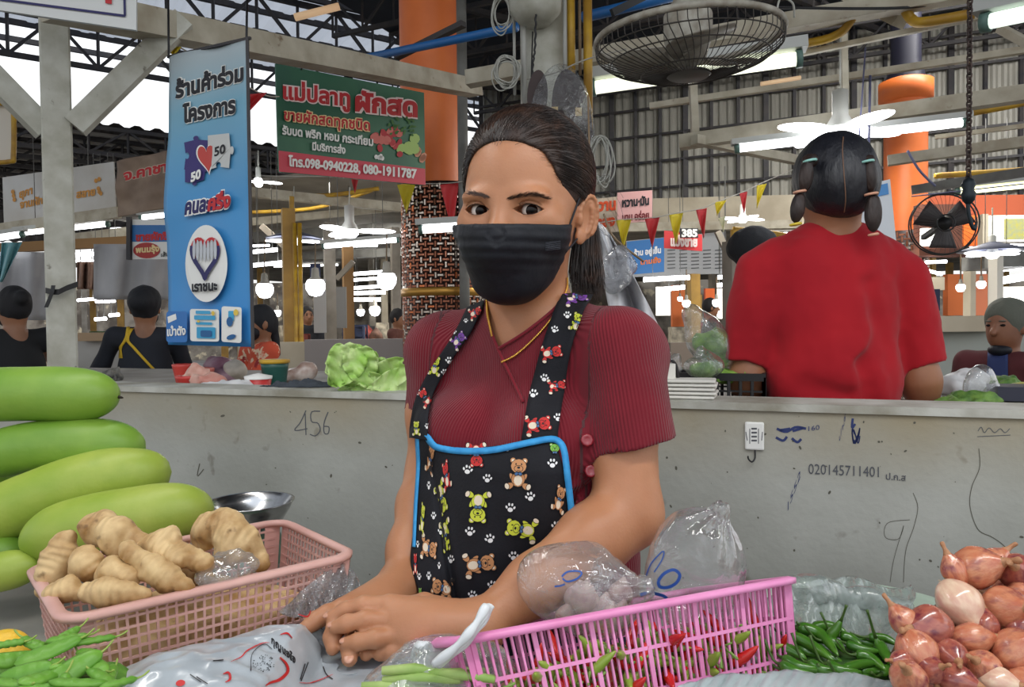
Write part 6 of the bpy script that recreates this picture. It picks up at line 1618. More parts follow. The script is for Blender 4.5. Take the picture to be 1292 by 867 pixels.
ch = [((990, 800), (1020, 812), (1052, 834), 8), ((1005, 792), (1035, 800), (1058, 828), 8.5), ((985, 815), (1000, 822), (1018, 832), 8), ((988, 830), (1010, 842), (1040, 845), 7), ((1025, 792), (1048, 790), (1070, 800), 7), ((1060, 802), (1075, 806), (1088, 816), 6.5),
      ((1062, 846), (1085, 838), (1110, 836), 6), ((1108, 812), (1116, 824), (1124, 838), 8), ((1080, 826), (1098, 830), (1118, 846), 7), ((1068, 812), (1090, 820), (1112, 822), 6), ((1044, 838), (1062, 846), (1088, 848), 7), ((1020, 836), (1040, 846), (1058, 846), 7),
      ((1096, 804), (1118, 806), (1132, 814), 6), ((985, 838), (1005, 848), (1030, 852), 7), ((1040, 808), (1056, 812), (1066, 824), 6), ((1112, 850), (1128, 838), (1136, 824), 6), ((1000, 806), (1012, 820), (1036, 828), 7), ((1085, 848), (1104, 846), (1122, 850), 6), ((1030, 816), (1044, 828), (1064, 836), 7), ((990, 846), (1010, 852), (1040, 856), 7), ((1056, 856), (1080, 856), (1106, 856), 7), ((1012, 800), (1030, 806), (1050, 812), 6), ((1078, 806), (1094, 812), (1110, 816), 6), ((1096, 836), (1110, 842), (1126, 846), 6)]
for i, (a, b, c, r) in enumerate(ch):
    dY = lambda q: .735-(q[1]-800)*.0012+(.012 if i > 14 else 0)
    pts = spline([P(*a, dY(a)), P(*b, dY(b)), P(*c, dY(c))], 14); R_c = r*.72/F_PX
    rad = R_c*np.array([.55, .85, 1, 1.03, 1, .98, .95, .9, .84, .76, .64, .48, .28, .05])
    lab = ('long green chilli lying foremost against the pink basket' if i == 0 else 'green chilli arched over the top left of the chilli heap' if i == 1 else place_label('long green chilli', b[0], b[1], 1000, 1130, 790, 857, ang=math.atan2(a[1]-c[1], c[0]-a[0])+.01))
    t_ = thing('green_chilli', lab, 'chilli', (pts[7][0], pts[7][1], pts[:, 2].min()-R_c), 'long green chillies'); mobj('pod', *tubevf(pts, rad, 9), long_m, t_)
    d = nrm(pts[0]-pts[2]); up = np.array([0, 0, rg.uniform(0, .02)]); mobj('stem', *tubevf(spline([pts[0]-d*.001, pts[0]+d*.008, pts[0]+d*.018+up], 7), [R_c*.6, R_c*.35, .0013, .0012, .0012, .0013, .0015], 6), cs_m, t_)
for q, lab in (([(1045, 806, .73), (1060, 785, .725), (1068, 764, .72)], 'dark green chilli standing with its stem straight up'), ([(1116, 836, .715), (1106, 808, .715), (1094, 770, .715)], 'green chilli with a long pale upright stem near the shallots')):
    pts = spline([P(*a) for a in q], 14); t_ = thing('green_chilli', lab, 'chilli', (pts[0][0], pts[0][1], pts[0][2]), 'long green chillies')
    mobj('pod', *tubevf(pts[:8], [.003, .005, .0058, .0058, .005, .0042, .003, .0018], 9), long_m, t_); mobj('stem', *tubevf(pts[7:], [.002, .0014, .0012, .0012, .0012, .0013, .0016], 6), cs_m, t_)
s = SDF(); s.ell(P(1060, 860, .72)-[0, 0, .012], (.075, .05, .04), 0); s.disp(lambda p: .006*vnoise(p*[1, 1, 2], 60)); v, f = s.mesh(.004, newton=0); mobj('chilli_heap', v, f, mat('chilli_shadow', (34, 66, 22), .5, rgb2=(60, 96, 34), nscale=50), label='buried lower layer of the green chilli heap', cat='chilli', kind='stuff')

# shallots
sh_m = mat('shallot_skin', (184, 104, 76), .22, rgb2=(206, 146, 110), nscale=1.6, nlo=.35, nhi=.7, stretch=(1.6, 1.6, .5), spec=.6, coat=.3, rgb3=(130, 58, 62), n3=1.3, n3lo=.5, n3hi=.72, bump=.15, bscale=7)
sh_pale = mat('pale_shallot_skin', (224, 196, 168), .22, rgb2=(206, 160, 140), nscale=1.6, stretch=(1.5, 1.5, .4), spec=.6, coat=.25)
sh_neck = mat('dry_shallot_neck', (188, 140, 100), .6, rgb2=(140, 90, 60), nscale=60)
def shallot_proto(seed, pale=False):
    r = np.random.default_rng(seed); n = 30; fat = r.uniform(.9, 1.05); ln = r.uniform(1.0, 1.35)
    prof = [(.001, -1.0*ln), (.10, -.99*ln), (.30, -.93*ln), (.58, -.74*ln), (.84, -.42*ln), (.98, -.05), (1.0, .15), (.95, .38), (.82, .66), (.62, .92), (.42, 1.14), (.26, 1.32)]
    prof = [(a*fat, b) for a, b in prof]
    v, f = lathevf(spline(prof, 26), (0, 0, 0), n, (0, 0, 1)); ang = np.arctan2(v[:, 1], v[:, 0])
    rad = 1+.035*np.sin(ang*2+seed)+.025*np.sin(ang*5+v[:, 2]*1.5)+.05*vnoise(v+seed, .9); v[:, :2] *= rad[:, None]
    t = thing('shallot', '', 'shallot', (0, 0, -60)); BASE[t.name] = np.zeros(3)
    mobj('bulb', v, f, sh_pale if pale else sh_m, t)
    nk = [(.27, 1.28), (.18, 1.48), (.13, 1.72), (.16, 1.98), (.12, 2.12), (.01, 2.13)]; v, f = lathevf(spline(nk, 12), (0, 0, 0), 12, (0, 0, 1))
    v[:, 0] += .12*np.maximum(v[:, 2]-1.35, 0)**1.2*r.choice([-1, 1])*2; v += .03*vnoise(v+seed, 6)[:, None]; mobj('neck', v, f, sh_neck, t)
    mb = MB()
    for i in range(9): a = r.uniform(0, 6.28); mb.tube([(0.05*math.cos(a), .05*math.sin(a), -.97*ln), (.16*math.cos(a), .16*math.sin(a), -1.08*ln)], [.02, .008], 4)
    mb.obj('roots', mat('shallot_root', (206, 180, 140), .8), t, kind='stuff'); return t
sh_dark = mat('dark_shallot_skin', (150, 76, 66), .2, rgb2=(176, 106, 84), nscale=1.6, stretch=(1.6, 1.6, .5), spec=.6, coat=.35, rgb3=(110, 44, 56), n3=1.4, n3lo=.45, n3hi=.7)
sp = [shallot_proto(i) for i in range(5)]+[shallot_proto(9, True)]
SH = [(1209, 759, 27, 5, (.2, -.7, -.5), 'big round pale shallot on the upper left of the heap'), (1228, 716, 26, 0, (.5, -.5, .3), 'purple topped shallot at the very top of the heap'), (1252, 712, 19, 1, (.6, .1, .5), 'small shallot right behind the topmost one'),
      (1283, 722, 24, 2, (-.5, -.6, .4), 'shallot with a papery white patch at the upper right edge'), (1268, 768, 30, 3, (.1, -.9, .35), 'large shallot facing the camera with its root end at right'), (1174, 792, 26, 4, (-.8, -.3, .1), 'dark reddish shallot on the left shoulder of the heap'),
      (1143, 786, 19, 1, (-.5, .3, .7), 'striped shallot leaning out at the left side'), (1156, 820, 25, 0, (.2, -.6, -.6), 'orange tinted shallot at the left below the dark reddish one'), (1199, 826, 21, 2, (-.2, -.9, .1), 'plain round shallot in the middle of the heap'),
      (1224, 806, 22, 3, (.95, -.2, .12), 'shallot whose thin dry neck points right'), (1243, 790, 16, 4, (.2, .4, .8), 'little shallot tucked below the large one'), (1280, 824, 29, 0, (.3, -.6, .7), 'big smooth shallot at the right edge, low in the heap'),
      (1240, 842, 22, 1, (-.6, -.5, .5), 'shallot with bright highlight low in the heap'), (1205, 858, 22, 2, (.5, -.8, .1), 'shallot at the bottom edge, centre of the heap'), (1147, 857, 25, 3, (-.4, -.6, .6), 'shallot with peeling purple skin at the bottom left'),
      (1256, 862, 21, 5, (.6, -.7, .2), 'pale pink shallot at the bottom edge'), (1139, 836, 14, 4, (-.7, -.2, .2), 'small shallot on the far left side of the heap'), (1288, 797, 21, 2, (.4, -.4, .8), 'shallot half cut off by the right edge of the photo'), (1286, 748, 15, 3, (.2, -.8, .3), 'small shallot above the large one at the right edge'),
      (1292, 866, 24, 1, (.2, -.8, .3), 'shallot in the bottom right corner'), (1174, 845, 17, 4, (.1, -.6, .4), 'small shallot wedged between the lower left ones'), (1206, 722, 18, 3, (-.3, .2, .8), 'shallot peeping out behind the topmost one at left')]
rg = np.random.default_rng(5)
for i in range(16): SH.append((rg.uniform(1150, 1300), rg.uniform(745, 870), 22, int(rg.integers(0, 5)), rg.normal(0, 1, 3), 'shallot buried inside the heap at the lower right'))
for _k in (2, 4): [c for c in sp[_k].children if c.name.startswith('bulb')][0].data.materials[0] = sh_dark
used = set()
for i, (x, y, r, k, dr, lab) in enumerate(SH):
    d = .64-(y-715)*.00055+(.035 if i >= 22 else 0); o = sp[k]
    if k in used: o = copy_tree(sp[k])
    used.add(k); c = P(x, y, d); s_ = r*d/F_PX*1.02
    o.location = c.tolist(); q = Vector(nrm(dr).tolist()).to_track_quat('Z', 'Y'); o.rotation_euler = q.to_euler(); o.scale = (s_, s_, s_); o['label'] = lab; o['group'] = 'shallots heaped at the lower right'
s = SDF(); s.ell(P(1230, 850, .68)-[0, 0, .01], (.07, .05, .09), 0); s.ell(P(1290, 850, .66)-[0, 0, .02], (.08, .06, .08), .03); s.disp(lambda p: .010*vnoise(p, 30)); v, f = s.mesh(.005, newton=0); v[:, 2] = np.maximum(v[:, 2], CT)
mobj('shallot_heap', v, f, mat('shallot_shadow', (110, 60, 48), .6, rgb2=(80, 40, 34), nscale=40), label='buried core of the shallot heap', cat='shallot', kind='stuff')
# ================================================================ signs, banners, pennants, lamps, fan, chain
class Sign:
    """flat panel from four pixel corners (TL TR BR BL) and depths of its left and right side"""
    def __init__(s, name, label, cor, Yl, Yr, m, cat='sign', th=.012, wave=0.0, frame=None, nu=2, nv=2, kind=None):
        TL, TR, BR, BL = [np.array(c, float) for c in cor]
        a, b, c, d = P(*TL, Yl), P(*TR, Yr), P(*BR, Yr), P(*BL, Yl)
        s.t = thing(name, label, cat, [(c+d)[0]/2, (c+d)[1]/2, min(c[2], d[2])])
        n = nrm(np.cross(b-a, d-a)); n = n if np.dot(n, CAM-a) > 0 else -n; s.n = n; s.p0 = a
        if wave > 0: nu, nv = max(nu, 20), max(nv, 40)
        u, v = np.meshgrid(np.linspace(0, 1, nu), np.linspace(0, 1, nv), indexing='ij'); u = u[..., None]; v = v[..., None]
        if wave == 0: b, c, d = PP(*TR, a, n), PP(*BR, a, n), PP(*BL, a, n)
        A = (a*(1-u)+b*u)*(1-v)+(d*(1-u)+c*u)*v
        sg = 1 if np.dot(np.cross(A[1, 0]-A[0, 0], A[0, 1]-A[0, 0]), n) > 0 else -1
        if wave > 0: A = A+n*wave*(np.sin(u*7+v*4)*.5+np.sin(u*3-v*9)*.35+.6*vnoise(A, 9)[..., None])
        V, F = slab(A, sg*(th if wave == 0 else .0015))
        s.panel = mobj('panel' if wave == 0 else 'cloth', V, F, m, s.t, smooth=wave > 0)
        pl = planehit(a, n, .0025+.004*0)
        if wave > 0:
            h = caster(bvh_of(s.panel), .002); s.hit = lambda x, y, o=.0015: (lambda r: r if r is not None else pl(x, y, wave+o))(h(x, y, o))
        else: s.hit = lambda x, y, o=.0015: PP(x, y, a+n*((.002 if wave == 0 else 0)+o), n)
        s.lay = 0
    def put(s, name, m, fn):
        mb = MB(); s.lay += 1; o = .0012*s.lay; fn(mb, lambda x, y, oo=None: s.hit(x, y, o+(oo or 0))); return mb.obj(name, m, s.t)
    def put_each(s, name, m, polys):
        s.lay += 1; o = .0012*s.lay
        for q in polys: mb = MB(); ngon_px(mb, q, lambda x, y, oo=None: s.hit(x, y, o+(oo or 0))); mb.obj(name, m, s.t)
    def text(s, body, p0, p1, h, m, bold=.03, outline=None, ob=.07, slant=0):
        if outline: s.put('lettering_outline', outline, lambda mb, H: text_px(mb, body, p0, p1, h, H, ob, slant=slant))
        s.put('lettering', m, lambda mb, H: text_px(mb, body, p0, p1, h, H, bold, slant=slant))
ink_black = mat('sign_black', (24, 26, 34), .6); ink_white = mat('sign_white', (232, 232, 228), .6); ink_red = mat('sign_red', (190, 40, 46), .6); ink_orange = mat('sign_orange', (226, 120, 44), .6); ink_navy = mat('sign_navy', (38, 36, 92), .6)
# blue hanging banner
ban_m = mat('blue_banner_vinyl', (44, 132, 196), .45, spec=.5)
nt = ban_m.node_tree; N = nt.nodes.new; L = nt.links.new
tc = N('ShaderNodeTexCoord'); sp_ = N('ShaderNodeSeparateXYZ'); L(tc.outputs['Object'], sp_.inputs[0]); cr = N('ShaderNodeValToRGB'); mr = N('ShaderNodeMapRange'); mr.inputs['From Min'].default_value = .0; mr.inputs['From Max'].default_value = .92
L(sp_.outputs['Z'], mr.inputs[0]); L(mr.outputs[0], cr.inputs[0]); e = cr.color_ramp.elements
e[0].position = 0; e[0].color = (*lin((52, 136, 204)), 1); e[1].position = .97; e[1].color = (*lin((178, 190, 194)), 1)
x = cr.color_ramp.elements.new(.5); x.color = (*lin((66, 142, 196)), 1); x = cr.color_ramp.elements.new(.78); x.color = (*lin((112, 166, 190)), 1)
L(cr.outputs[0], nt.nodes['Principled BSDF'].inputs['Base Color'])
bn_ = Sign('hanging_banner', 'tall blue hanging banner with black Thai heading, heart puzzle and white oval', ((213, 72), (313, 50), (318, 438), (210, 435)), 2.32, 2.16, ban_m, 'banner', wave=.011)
bn_.text('ร้านค้าร่วม', (222, 124), (308, 101), 19, ink_black, .05, ink_white, .09)
bn_.text('โครงการ', (232, 155), (299, 142), 19, ink_black, .05, ink_white, .09)
def puzzle(cx, cy, w, h, tabs):
    pts = []
    cs = [(-1, -1), (1, -1), (1, 1), (-1, 1)]
    for i in range(4):
        a, b = np.array(cs[i], float), np.array(cs[(i+1) % 4], float); d = b-a; n = np.array([d[1], -d[0]])/2
        pts.append(a)
        if tabs[i]:
            for t in np.linspace(0, 1, 9): an = PI*(1.25-1.5*t); pts.append(a+d*.5+d/2*.24*math.cos(an)*1.0+n*tabs[i]*(.12+.30*(math.sin(an)+.7)*.6))
    p = np.array(pts); return np.stack([cx+p[:, 0]*w/2, cy+p[:, 1]*h/2+p[:, 0]*-1.5], 1)
bn_.put('puzzle_piece', mat('sign_violet', (54, 44, 108), .6), lambda mb, H: (ngon_px(mb, puzzle(249, 196, 30, 34, (1, 0, 1, -1)), H), ngon_px(mb, puzzle(247, 216, 24, 26, (0, 1, 1, 0)), H)))
bn_.put('puzzle_piece', mat('sign_grey', (196, 198, 196), .6), lambda mb, H: ngon_px(mb, puzzle(278, 192, 27, 44, (0, 1, -1, 0)), H))
def heart(cx, cy, w, h, a=0):
    t = np.linspace(0, 2*PI, 41)[:-1]; x = np.sin(t)**3*w/2; y = -(13*np.cos(t)-5*np.cos(2*t)-2*np.cos(3*t)-np.cos(4*t))/30*h; c, s = math.cos(a), math.sin(a)
    return np.stack([cx+x*c-y*s, cy+x*s+y*c], 1)
bn_.put('heart', ink_white, lambda mb, H: ngon_px(mb, heart(264, 199, 27, 41, -.12), H)); bn_.put('heart', mat('sign_brick', (186, 60, 52), .5), lambda mb, H: ngon_px(mb, heart(264, 199, 23, 36, -.12), H))
bn_.text('50', (274, 198), (288, 193), 11, ink_black, .03); bn_.text('50', (244, 231), (257, 225), 11, ink_white, .05)
bn_.text('คนละครึ่ง', (237, 271), (295, 262), 17, ink_navy, .05, ink_white, .12, slant=.12)
bn_.put('lettering', ink_red, lambda mb, H: text_px(mb, 'ครึ่ง', (267, 267), (295, 262), 17, lambda x, y, o=None: H(x, y, .0012), .05, slant=.12))
bn_.put('oval', ink_white, lambda mb, H: ngon_px(mb, oval(265.5, 333, 26, 48, 0, 44), H))
bn_.put('heart_ring', ink_red, lambda mb, H: stroke_px(mb, heart(265, 323, 32, 50)[[38, 37, 36, 35, 34, 33, 32, 31, 30, 29, 28]][::-1], 4, H))
def ring(mb, H, idx, w): p = heart(265, 323, 33, 52)[idx]; stroke_px(mb, p, w, H)
bn_.put('heart_ring', ink_red, lambda mb, H: (ring(mb, H, list(range(1, 11)), 4), ring(mb, H, list(range(30, 40)), 4)))
bn_.put('heart_ring', ink_navy, lambda mb, H: ring(mb, H, list(range(9, 32)), 5))
bn_.put('wheat_mark', mat('sign_silver', (186, 190, 196), .5), lambda mb, H: [poly_px(mb, oval(252+i*4.4, 318+abs(i-3)*-.8, 2.0, 13, 0, 10), H) for i in range(7)])
bn_.text('เราชนะ', (250, 368), (281, 366), 11, ink_black, .05)
def rrect(x0, y0, x1, y1, r=3, sk=0):
    pts = []
    for cx, cy, a in ((x1-r, y0+r, -PI/2), (x1-r, y1-r, 0), (x0+r, y1-r, PI/2), (x0+r, y0+r, PI)):
        for i in range(5): t = a+i/4*PI/2; pts.append((cx+r*math.cos(t), cy+r*math.sin(t)+sk*(cx-x0)/(x1-x0)))
    return pts
bn_.put('app_icon', mat('icon_blue', (40, 110, 180), .5), lambda mb, H: ngon_px(mb, rrect(217, 393, 244, 432, 4), H))
bn_.put_each('app_icon', ink_white, ([(219, 400), (230, 396), (231, 403), (220, 408)], rrect(287, 386, 312, 430, 3, 2), rrect(248, 390, 284, 430, 3)))
bn_.text('เป๋าตัง', (219, 424), (243, 422), 10, ink_white, .04)
bn_.put_each('app_screen', mat('icon_cyan', (60, 160, 206), .5), [rrect(x0, y0, x1, y1, 1) for x0, y0, x1, y1 in ((256, 392, 274, 396), (254, 398, 280, 403), (256, 406, 276, 409), (257, 412, 280, 426), (296, 392, 303, 404))])
bn_.put_each('app_screen', mat('icon_teal', (40, 96, 150), .5), (oval(298, 405, 4, 6), rrect(262, 416, 276, 424, 2), oval(300, 424, 6, 3, -.3)))
bn_.put_each('app_mark', mat('sign_yellow', (220, 190, 80), .5), (oval(278, 395, 2, 3), oval(306, 394, 3, 4), oval(260, 405, 2, 1.5)))
mb = MB(); mb.beam(P(312, 48, 2.15), P(319, 440, 2.15), .008, .008); mb.beam(P(212, 72, 2.33), P(316, 48, 2.15), .008, .008); mb.obj('frame_rod', dark_steel, bn_.t)
for a, b in (((213, 72, 2.32), (212, -20, 2.5)), ((311, 50, 2.16), (312, -20, 2.4))): mb = MB(); mb.tube([P(*a), P(*b)], .0035, 6); mb.obj('hanging_cord', black_m, bn_.t, smooth=True)
# green vegetable shop sign
gs_m = mat('green_sign_vinyl', (22, 82, 62), .45, rgb2=(54, 112, 76), nscale=1.6, spec=.5)
gs = Sign('shop_sign', 'green shop sign with pink Thai lettering, phone numbers and vegetables', ((348, 80), (535, 117), (537, 234), (352, 217)), 4.05, 4.85, gs_m)
pinkw = mat('sign_pinkish_white', (236, 214, 210), .6); yel_l = mat('sign_pale_yellow', (232, 206, 150), .6)
gs.put('red_strip', mat('sign_rose', (206, 74, 88), .6), lambda mb, H: ngon_px(mb, [(351.5, 190), (536.3, 213), (537, 233.5), (352, 216.5)], H))
gs.text('แม่ปลาทู', (357, 124), (442, 134), 19, ink_red, .04, pinkw, .10); gs.text('ผักสด', (448, 139), (527, 147), 22, ink_red, .05, pinkw, .11)
gs.text('ขายผักสดทุกชนิด', (358, 151), (467, 165), 13, ink_red, .03, yel_l, .09)
gs.text('รับบด พริก หอม กระเทียม', (356, 169), (471, 184), 10, ink_white, .04); gs.text('มีบริการส่ง', (394, 189), (436, 194), 9, ink_white, .04)
gs.text('โทร.098-0940228, 080-1911787', (364, 209), (526, 225), 11, ink_white, .045)
rg = np.random.default_rng(4)
def vegpic(mb, H):
    cols = 5
    for i in range(22): poly_px(mb, oval(rg.uniform(472, 506), rg.uniform(162, 198), rg.uniform(3, 6), rg.uniform(3, 6), rg.uniform(0, 3), 8), lambda x, y, o=None: H(x, y, .0001*i), int(rg.integers(0, 2)))
    for i in range(9): poly_px(mb, oval(rg.uniform(505, 524), rg.uniform(170, 192), rg.uniform(5, 8), rg.uniform(5, 7), rg.uniform(0, 3), 9), lambda x, y, o=None: H(x, y, .0001*i), 2)
    for i in range(26): poly_px(mb, oval(rg.uniform(490, 522), rg.uniform(148, 172), rg.uniform(1.5, 4), 1.5, rg.uniform(0, 3), 6), lambda x, y, o=None: H(x, y, .003), 3)
    for i in range(5): poly_px(mb, oval(rg.uniform(470, 484), rg.uniform(192, 200), 2.4, 3, 0, 7), H, 4)
    for i in range(4): poly_px(mb, oval(rg.uniform(524, 535), rg.uniform(190, 205), 4, 6, .5, 7), H, 5)
gs.lay += 1; mb = MB(); vegpic(mb, lambda x, y, o=None: gs.hit(x, y, .0035+(o or 0))); mb.obj('vegetable_picture', [mat('pic_red', (178, 44, 52), .6), mat('pic_rose', (206, 110, 100), .6), mat('pic_pale_green', (166, 196, 110), .6), mat('pic_green', (60, 110, 40), .6), ink_white, mat('pic_peach', (214, 150, 120), .6)], gs.t)
for x, y in ((378, 86), (500, 108)):
    mb = MB(); d = 4.05+(x-348)/187*.8; mb.tube(spline([P(x-4, y+4, d), P(x-6, y-12, d-.05), P(x+2, y-22, d-.07), P(x+6, y-10, d-.06), P(x+1, y+4, d)], 16), .005, 5); mb.obj('hanging_wire', black_m, gs.t, smooth=True)
# corner sign top left
cs_ = Sign('sign_board', 'white sign board with dark blue frame cut by the top left corner', ((-40, -70), (172, -40), (172, 38), (-40, 7)), 2.0, 2.1, mat('board_white', (214, 216, 214), .5))
cs_.put('blue_border', ink_navy, lambda mb, H: (stroke_px(mb, [(-40, -6), (158, 20)], 3, H), stroke_px(mb, [(157.5, 20), (156, -45)], 3, H))); cs_.put('red_mark', ink_red, lambda mb, H: ngon_px(mb, [(132, -8), (141, -7), (141, 5), (133, 4)], H))
# left hand far signs
s_ = Sign('sign_board', 'faded cream board with orange Thai letters behind the white pillar', ((3, 224), (143, 204), (146, 262), (5, 283)), 7.2, 6.8, mat('faded_cream_board', (206, 206, 204), .5, rgb2=(188, 184, 176), nscale=2))
fo = mat('faded_orange', (206, 146, 70), .7)
s_.text('ยุภา', (24, 250), (41, 244), 9, fo, .05); s_.text('จานผักสด', (25, 263), (66, 254), 9, fo, .05); s_.text('สลาย', (96, 250), (120, 246), 9, fo, .05)
s_.put('flower_mark', fo, lambda mb, H: [poly_px(mb, oval(x, y, 2.4, 3, 0, 7), H) for x, y in ((16, 242), (18, 252), (17, 247), (121, 228), (125, 226), (125, 242), (124, 238), (127, 244))])
mobj('rail', *beamvf(P(-5, 290, 7.1), P(150, 268, 6.8), .06, .1), cream_paint, s_.t, smooth=False)
s_ = Sign('hanging_banner', 'brown weathered vinyl banner with red Thai letters left of the blue banner', ((148, 204), (213, 190), (213, 262), (148, 274)), 6.0, 6.0, mat('brown_vinyl', (150, 130, 112), .6, rgb2=(112, 92, 78), nscale=4), 'banner', wave=.03)
s_.text('จ.คาชา', (156, 228), (211, 216), 12, ink_red, .04, mat('dull_white', (190, 176, 160), .7), .09)
s_ = Sign('sign_board', 'small two part sign with blue top and red oval left of the blue banner', ((163, 277), (213, 277), (213, 327), (163, 327)), 5.6, 5.6, ink_white)
s_.put('blue_half', mat('sign_blue', (40, 110, 176), .5), lambda mb, H: ngon_px(mb, [(166, 284), (213, 284), (213, 305), (166, 305)], H)); s_.text('ขายผักซิ', (171, 304), (212, 302), 9, ink_red, .06)
s_.put('red_oval', mat('sign_deep_red', (168, 40, 36), .5), lambda mb, H: ngon_px(mb, oval(185, 316, 17, 10, 0, 24), H)); s_.text('พนมรุ้ง', (171, 319), (201, 317), 7, yel_l, .05); s_.text('เส้น', (203, 324), (213, 323), 5, ink_black, .02)
mobj('dark_edge', *beamvf(P(163, 274, 5.58), P(163, 328, 5.58), .03, .03), dark_steel, s_.t, smooth=False)
s_ = Sign('sign_board', 'cream ad panel with yellow pipe frame at the left edge', ((-30, 128), (18, 134), (19, 205), (-30, 204)), 6.2, 6.2, mat('cream_ad_panel', (214, 208, 196), .5))  # plain cream panel, gives off no light
mb = MB(); mb.tube(spline([P(-30, 128, 6.15), P(12, 132, 6.15), P(17, 140, 6.15), P(17, 196, 6.15), P(12, 204, 6.15), P(-30, 206, 6.15)], 30), .02, 6); mb.obj('yellow_frame', yellow_paint, s_.t, smooth=True)
# right hand far signs
s_ = Sign('sign_board', 'pink sign with black Thai letters beside the seller\'s ponytail', ((779, 243), (823, 240), (823, 279), (779, 282)), 6.0, 6.0, mat('pale_pink_board', (232, 178, 176), .5))
s_.text('หวาน·มัน', (785, 261), (819, 258), 10, ink_black, .05); s_.text('นาน อร่อย', (785, 279), (819, 276), 9, mat('sign_maroon', (120, 30, 40), .6), .04)
s_ = Sign('sign_board', 'cream sign with big orange letters half hidden by the seller\'s ponytail', ((742, 252), (779, 248), (779, 292), (742, 296)), 6.1, 6.1, mat('dull_cream_board', (206, 192, 172), .5))
s_.text('ทวาน', (746, 267), (777, 264), 13, mat('sign_strong_orange', (226, 84, 36), .6), .06); s_.text('ทอง', (752, 287), (776, 284), 12, mat('sign_strong_orange'), .06)
s_ = Sign('price_board', 'blue and grey menu board below the pennants', ((790, 304), (916, 292), (916, 345), (790, 350)), 9.0, 9.0, mat('menu_grey', (150, 152, 154), .5))
s_.put('blue_panel', mat('sign_blue'), lambda mb, H: ngon_px(mb, [(791, 305), (838, 300), (838, 343), (791, 347)], H)); s_.text('ร้าน อยู่เย็น', (800, 323), (834, 319), 7, ink_white, .04); s_.text('ตามสั่ง', (808, 334), (834, 331), 6, ink_orange, .04)
s_.put('menu_lines', ink_black, lambda mb, H: [stroke_px(mb, [(842+c*15, 316+r*4.5), (852+c*15, 315.4+r*4.5)], .9, H) for c in range(5) for r in range(6)])
s_ = Sign('sign_board', 'small red sign with white Thai letters under the yellow pennant', ((838, 291), (886, 296), (886, 317), (838, 313)), 6.8, 6.8, mat('sign_bright_red', (196, 46, 50), .6)); s_.text('แบ่งขาย', (846, 310), (880, 311), 11, pinkw, .06)
s_ = Sign('number_plate', 'black and white price number tiles reading 385 above the red sign', ((858, 288), (881, 288), (881, 300), (858, 300)), 6.7, 6.7, ink_black, 'sign'); s_.text('385', (860, 298.5), (880, 298.5), 9, ink_white, .05)
# placard behind the girl (its code is left blank)
s_ = Sign('placard', 'white placard with blue header behind the girl\'s pigtail', ((1068, 240), (1123, 226), (1131, 306), (1078, 318)), 2.3, 2.25, mat('placard_white', (222, 228, 234), .4)); s_.put('blue_header', mat('sign_light_blue', (82, 150, 214), .5), lambda mb, H: ngon_px(mb, [(1076, 242), (1120, 231), (1121.5, 245), (1078, 254)], H))
mobj('stand', *beamvf(P(1102, 312, 2.28), [P(1102, 312, 2.28)[0], P(1102, 312, 2.28)[1], 1.2], .02, .02), grey_steel, s_.t, smooth=False)
# pennants
pen_y = mat('pennant_yellow', (226, 204, 52), .6); pen_r = mat('pennant_red', (206, 58, 62), .6)
PN = [(787, 277, 20, 35, 0, 'y', 4.0), (823, 275, 19, 37, 0, 'r', 4.0), (853, 270, 18, 38, 0, 'y', 4.05), (885, 264, 14, 36, 3, 'r', 4.1), (909, 254, 15, 18, -4, 'y', 4.15), (911, 274, 9, 19, 2, 'w', 5.2), (938, 243, 10, 27, 1, 'r', 4.2), (961, 233, 13, 30, -6, 'y', 4.25), (448, 224, 10, 20, 0, 'r', 5.2), (513, 232, 24, 36, 0, 'y', 5.2), (567, 232, 24, 60, 4, 'r', 5.1), (325, 118, 24, 36, -22, 'r', 3.4), (222, 58, 18, 14, -3, 'y', 2.9)]
wh = {'787': 'yellow pennant nearest the ponytail', '823': 'red pennant left of the red Thai sign', '853': 'yellow pennant hanging in front of the red Thai sign', '885': 'red pennant right of the red Thai sign', '909': 'short yellow pennant folded over the lit lamp', '911': 'pale pennant tip just under the folded yellow pennant', '938': 'red pennant above the right half of the lit lamp', '961': 'yellow pennant nearest the girl in red', '448': 'small red pennant under the green shop sign', '513': 'yellow pennant under the right end of the green sign', '567': 'large red pennant against the orange column by the seller\'s face', '325': 'red pennant between the blue banner and the green sign', '222': 'yellow pennant scrap above the blue banner'}
for (x, y, w, h, sk, c, d) in PN:
    u, v = np.meshgrid(np.linspace(-1, 1, 7), np.linspace(0, 1, 12), indexing='ij'); k = 1-v*.97
    px_ = x+u*w/2*k+sk*v; py_ = y+h*v-1.2*u; A = Parr(px_, py_, d+.02*np.sin(u*2.5+v*4)*(w/20)); V, F = slab(A, .0012)
    mobj('pennant', V, F, pen_y if c == 'y' else pen_r if c == 'r' else mat('pennant_pale', (226, 226, 190), .6), label=wh[str(x)], cat='pennant', group='party pennants')
for pts, lab in (([(757, 281, 3.95), (787, 277, 4.0), (823, 275, 4.0), (853, 269, 4.05), (885, 263, 4.1), (909, 253, 4.15), (938, 242, 4.2), (961, 231, 4.25), (1000, 214, 4.3)], 'string carrying the pennants right of the seller'), ([(330, 222, 5.3), (448, 224, 5.25), (513, 231, 5.2), (567, 231, 5.1), (600, 226, 5.0)], 'string carrying the pennants under the green sign'), ([(222, 57, 2.9), (325, 116, 3.4), (352, 122, 3.8)], 'string carrying the pennants above the blue banner')):
    mb = MB(); mb.tube(spline([P(*a) for a in pts], 40), .003, 5); mb.obj('string', mat('white_string', (200, 196, 186), .7), smooth=True, label=lab, cat='string')

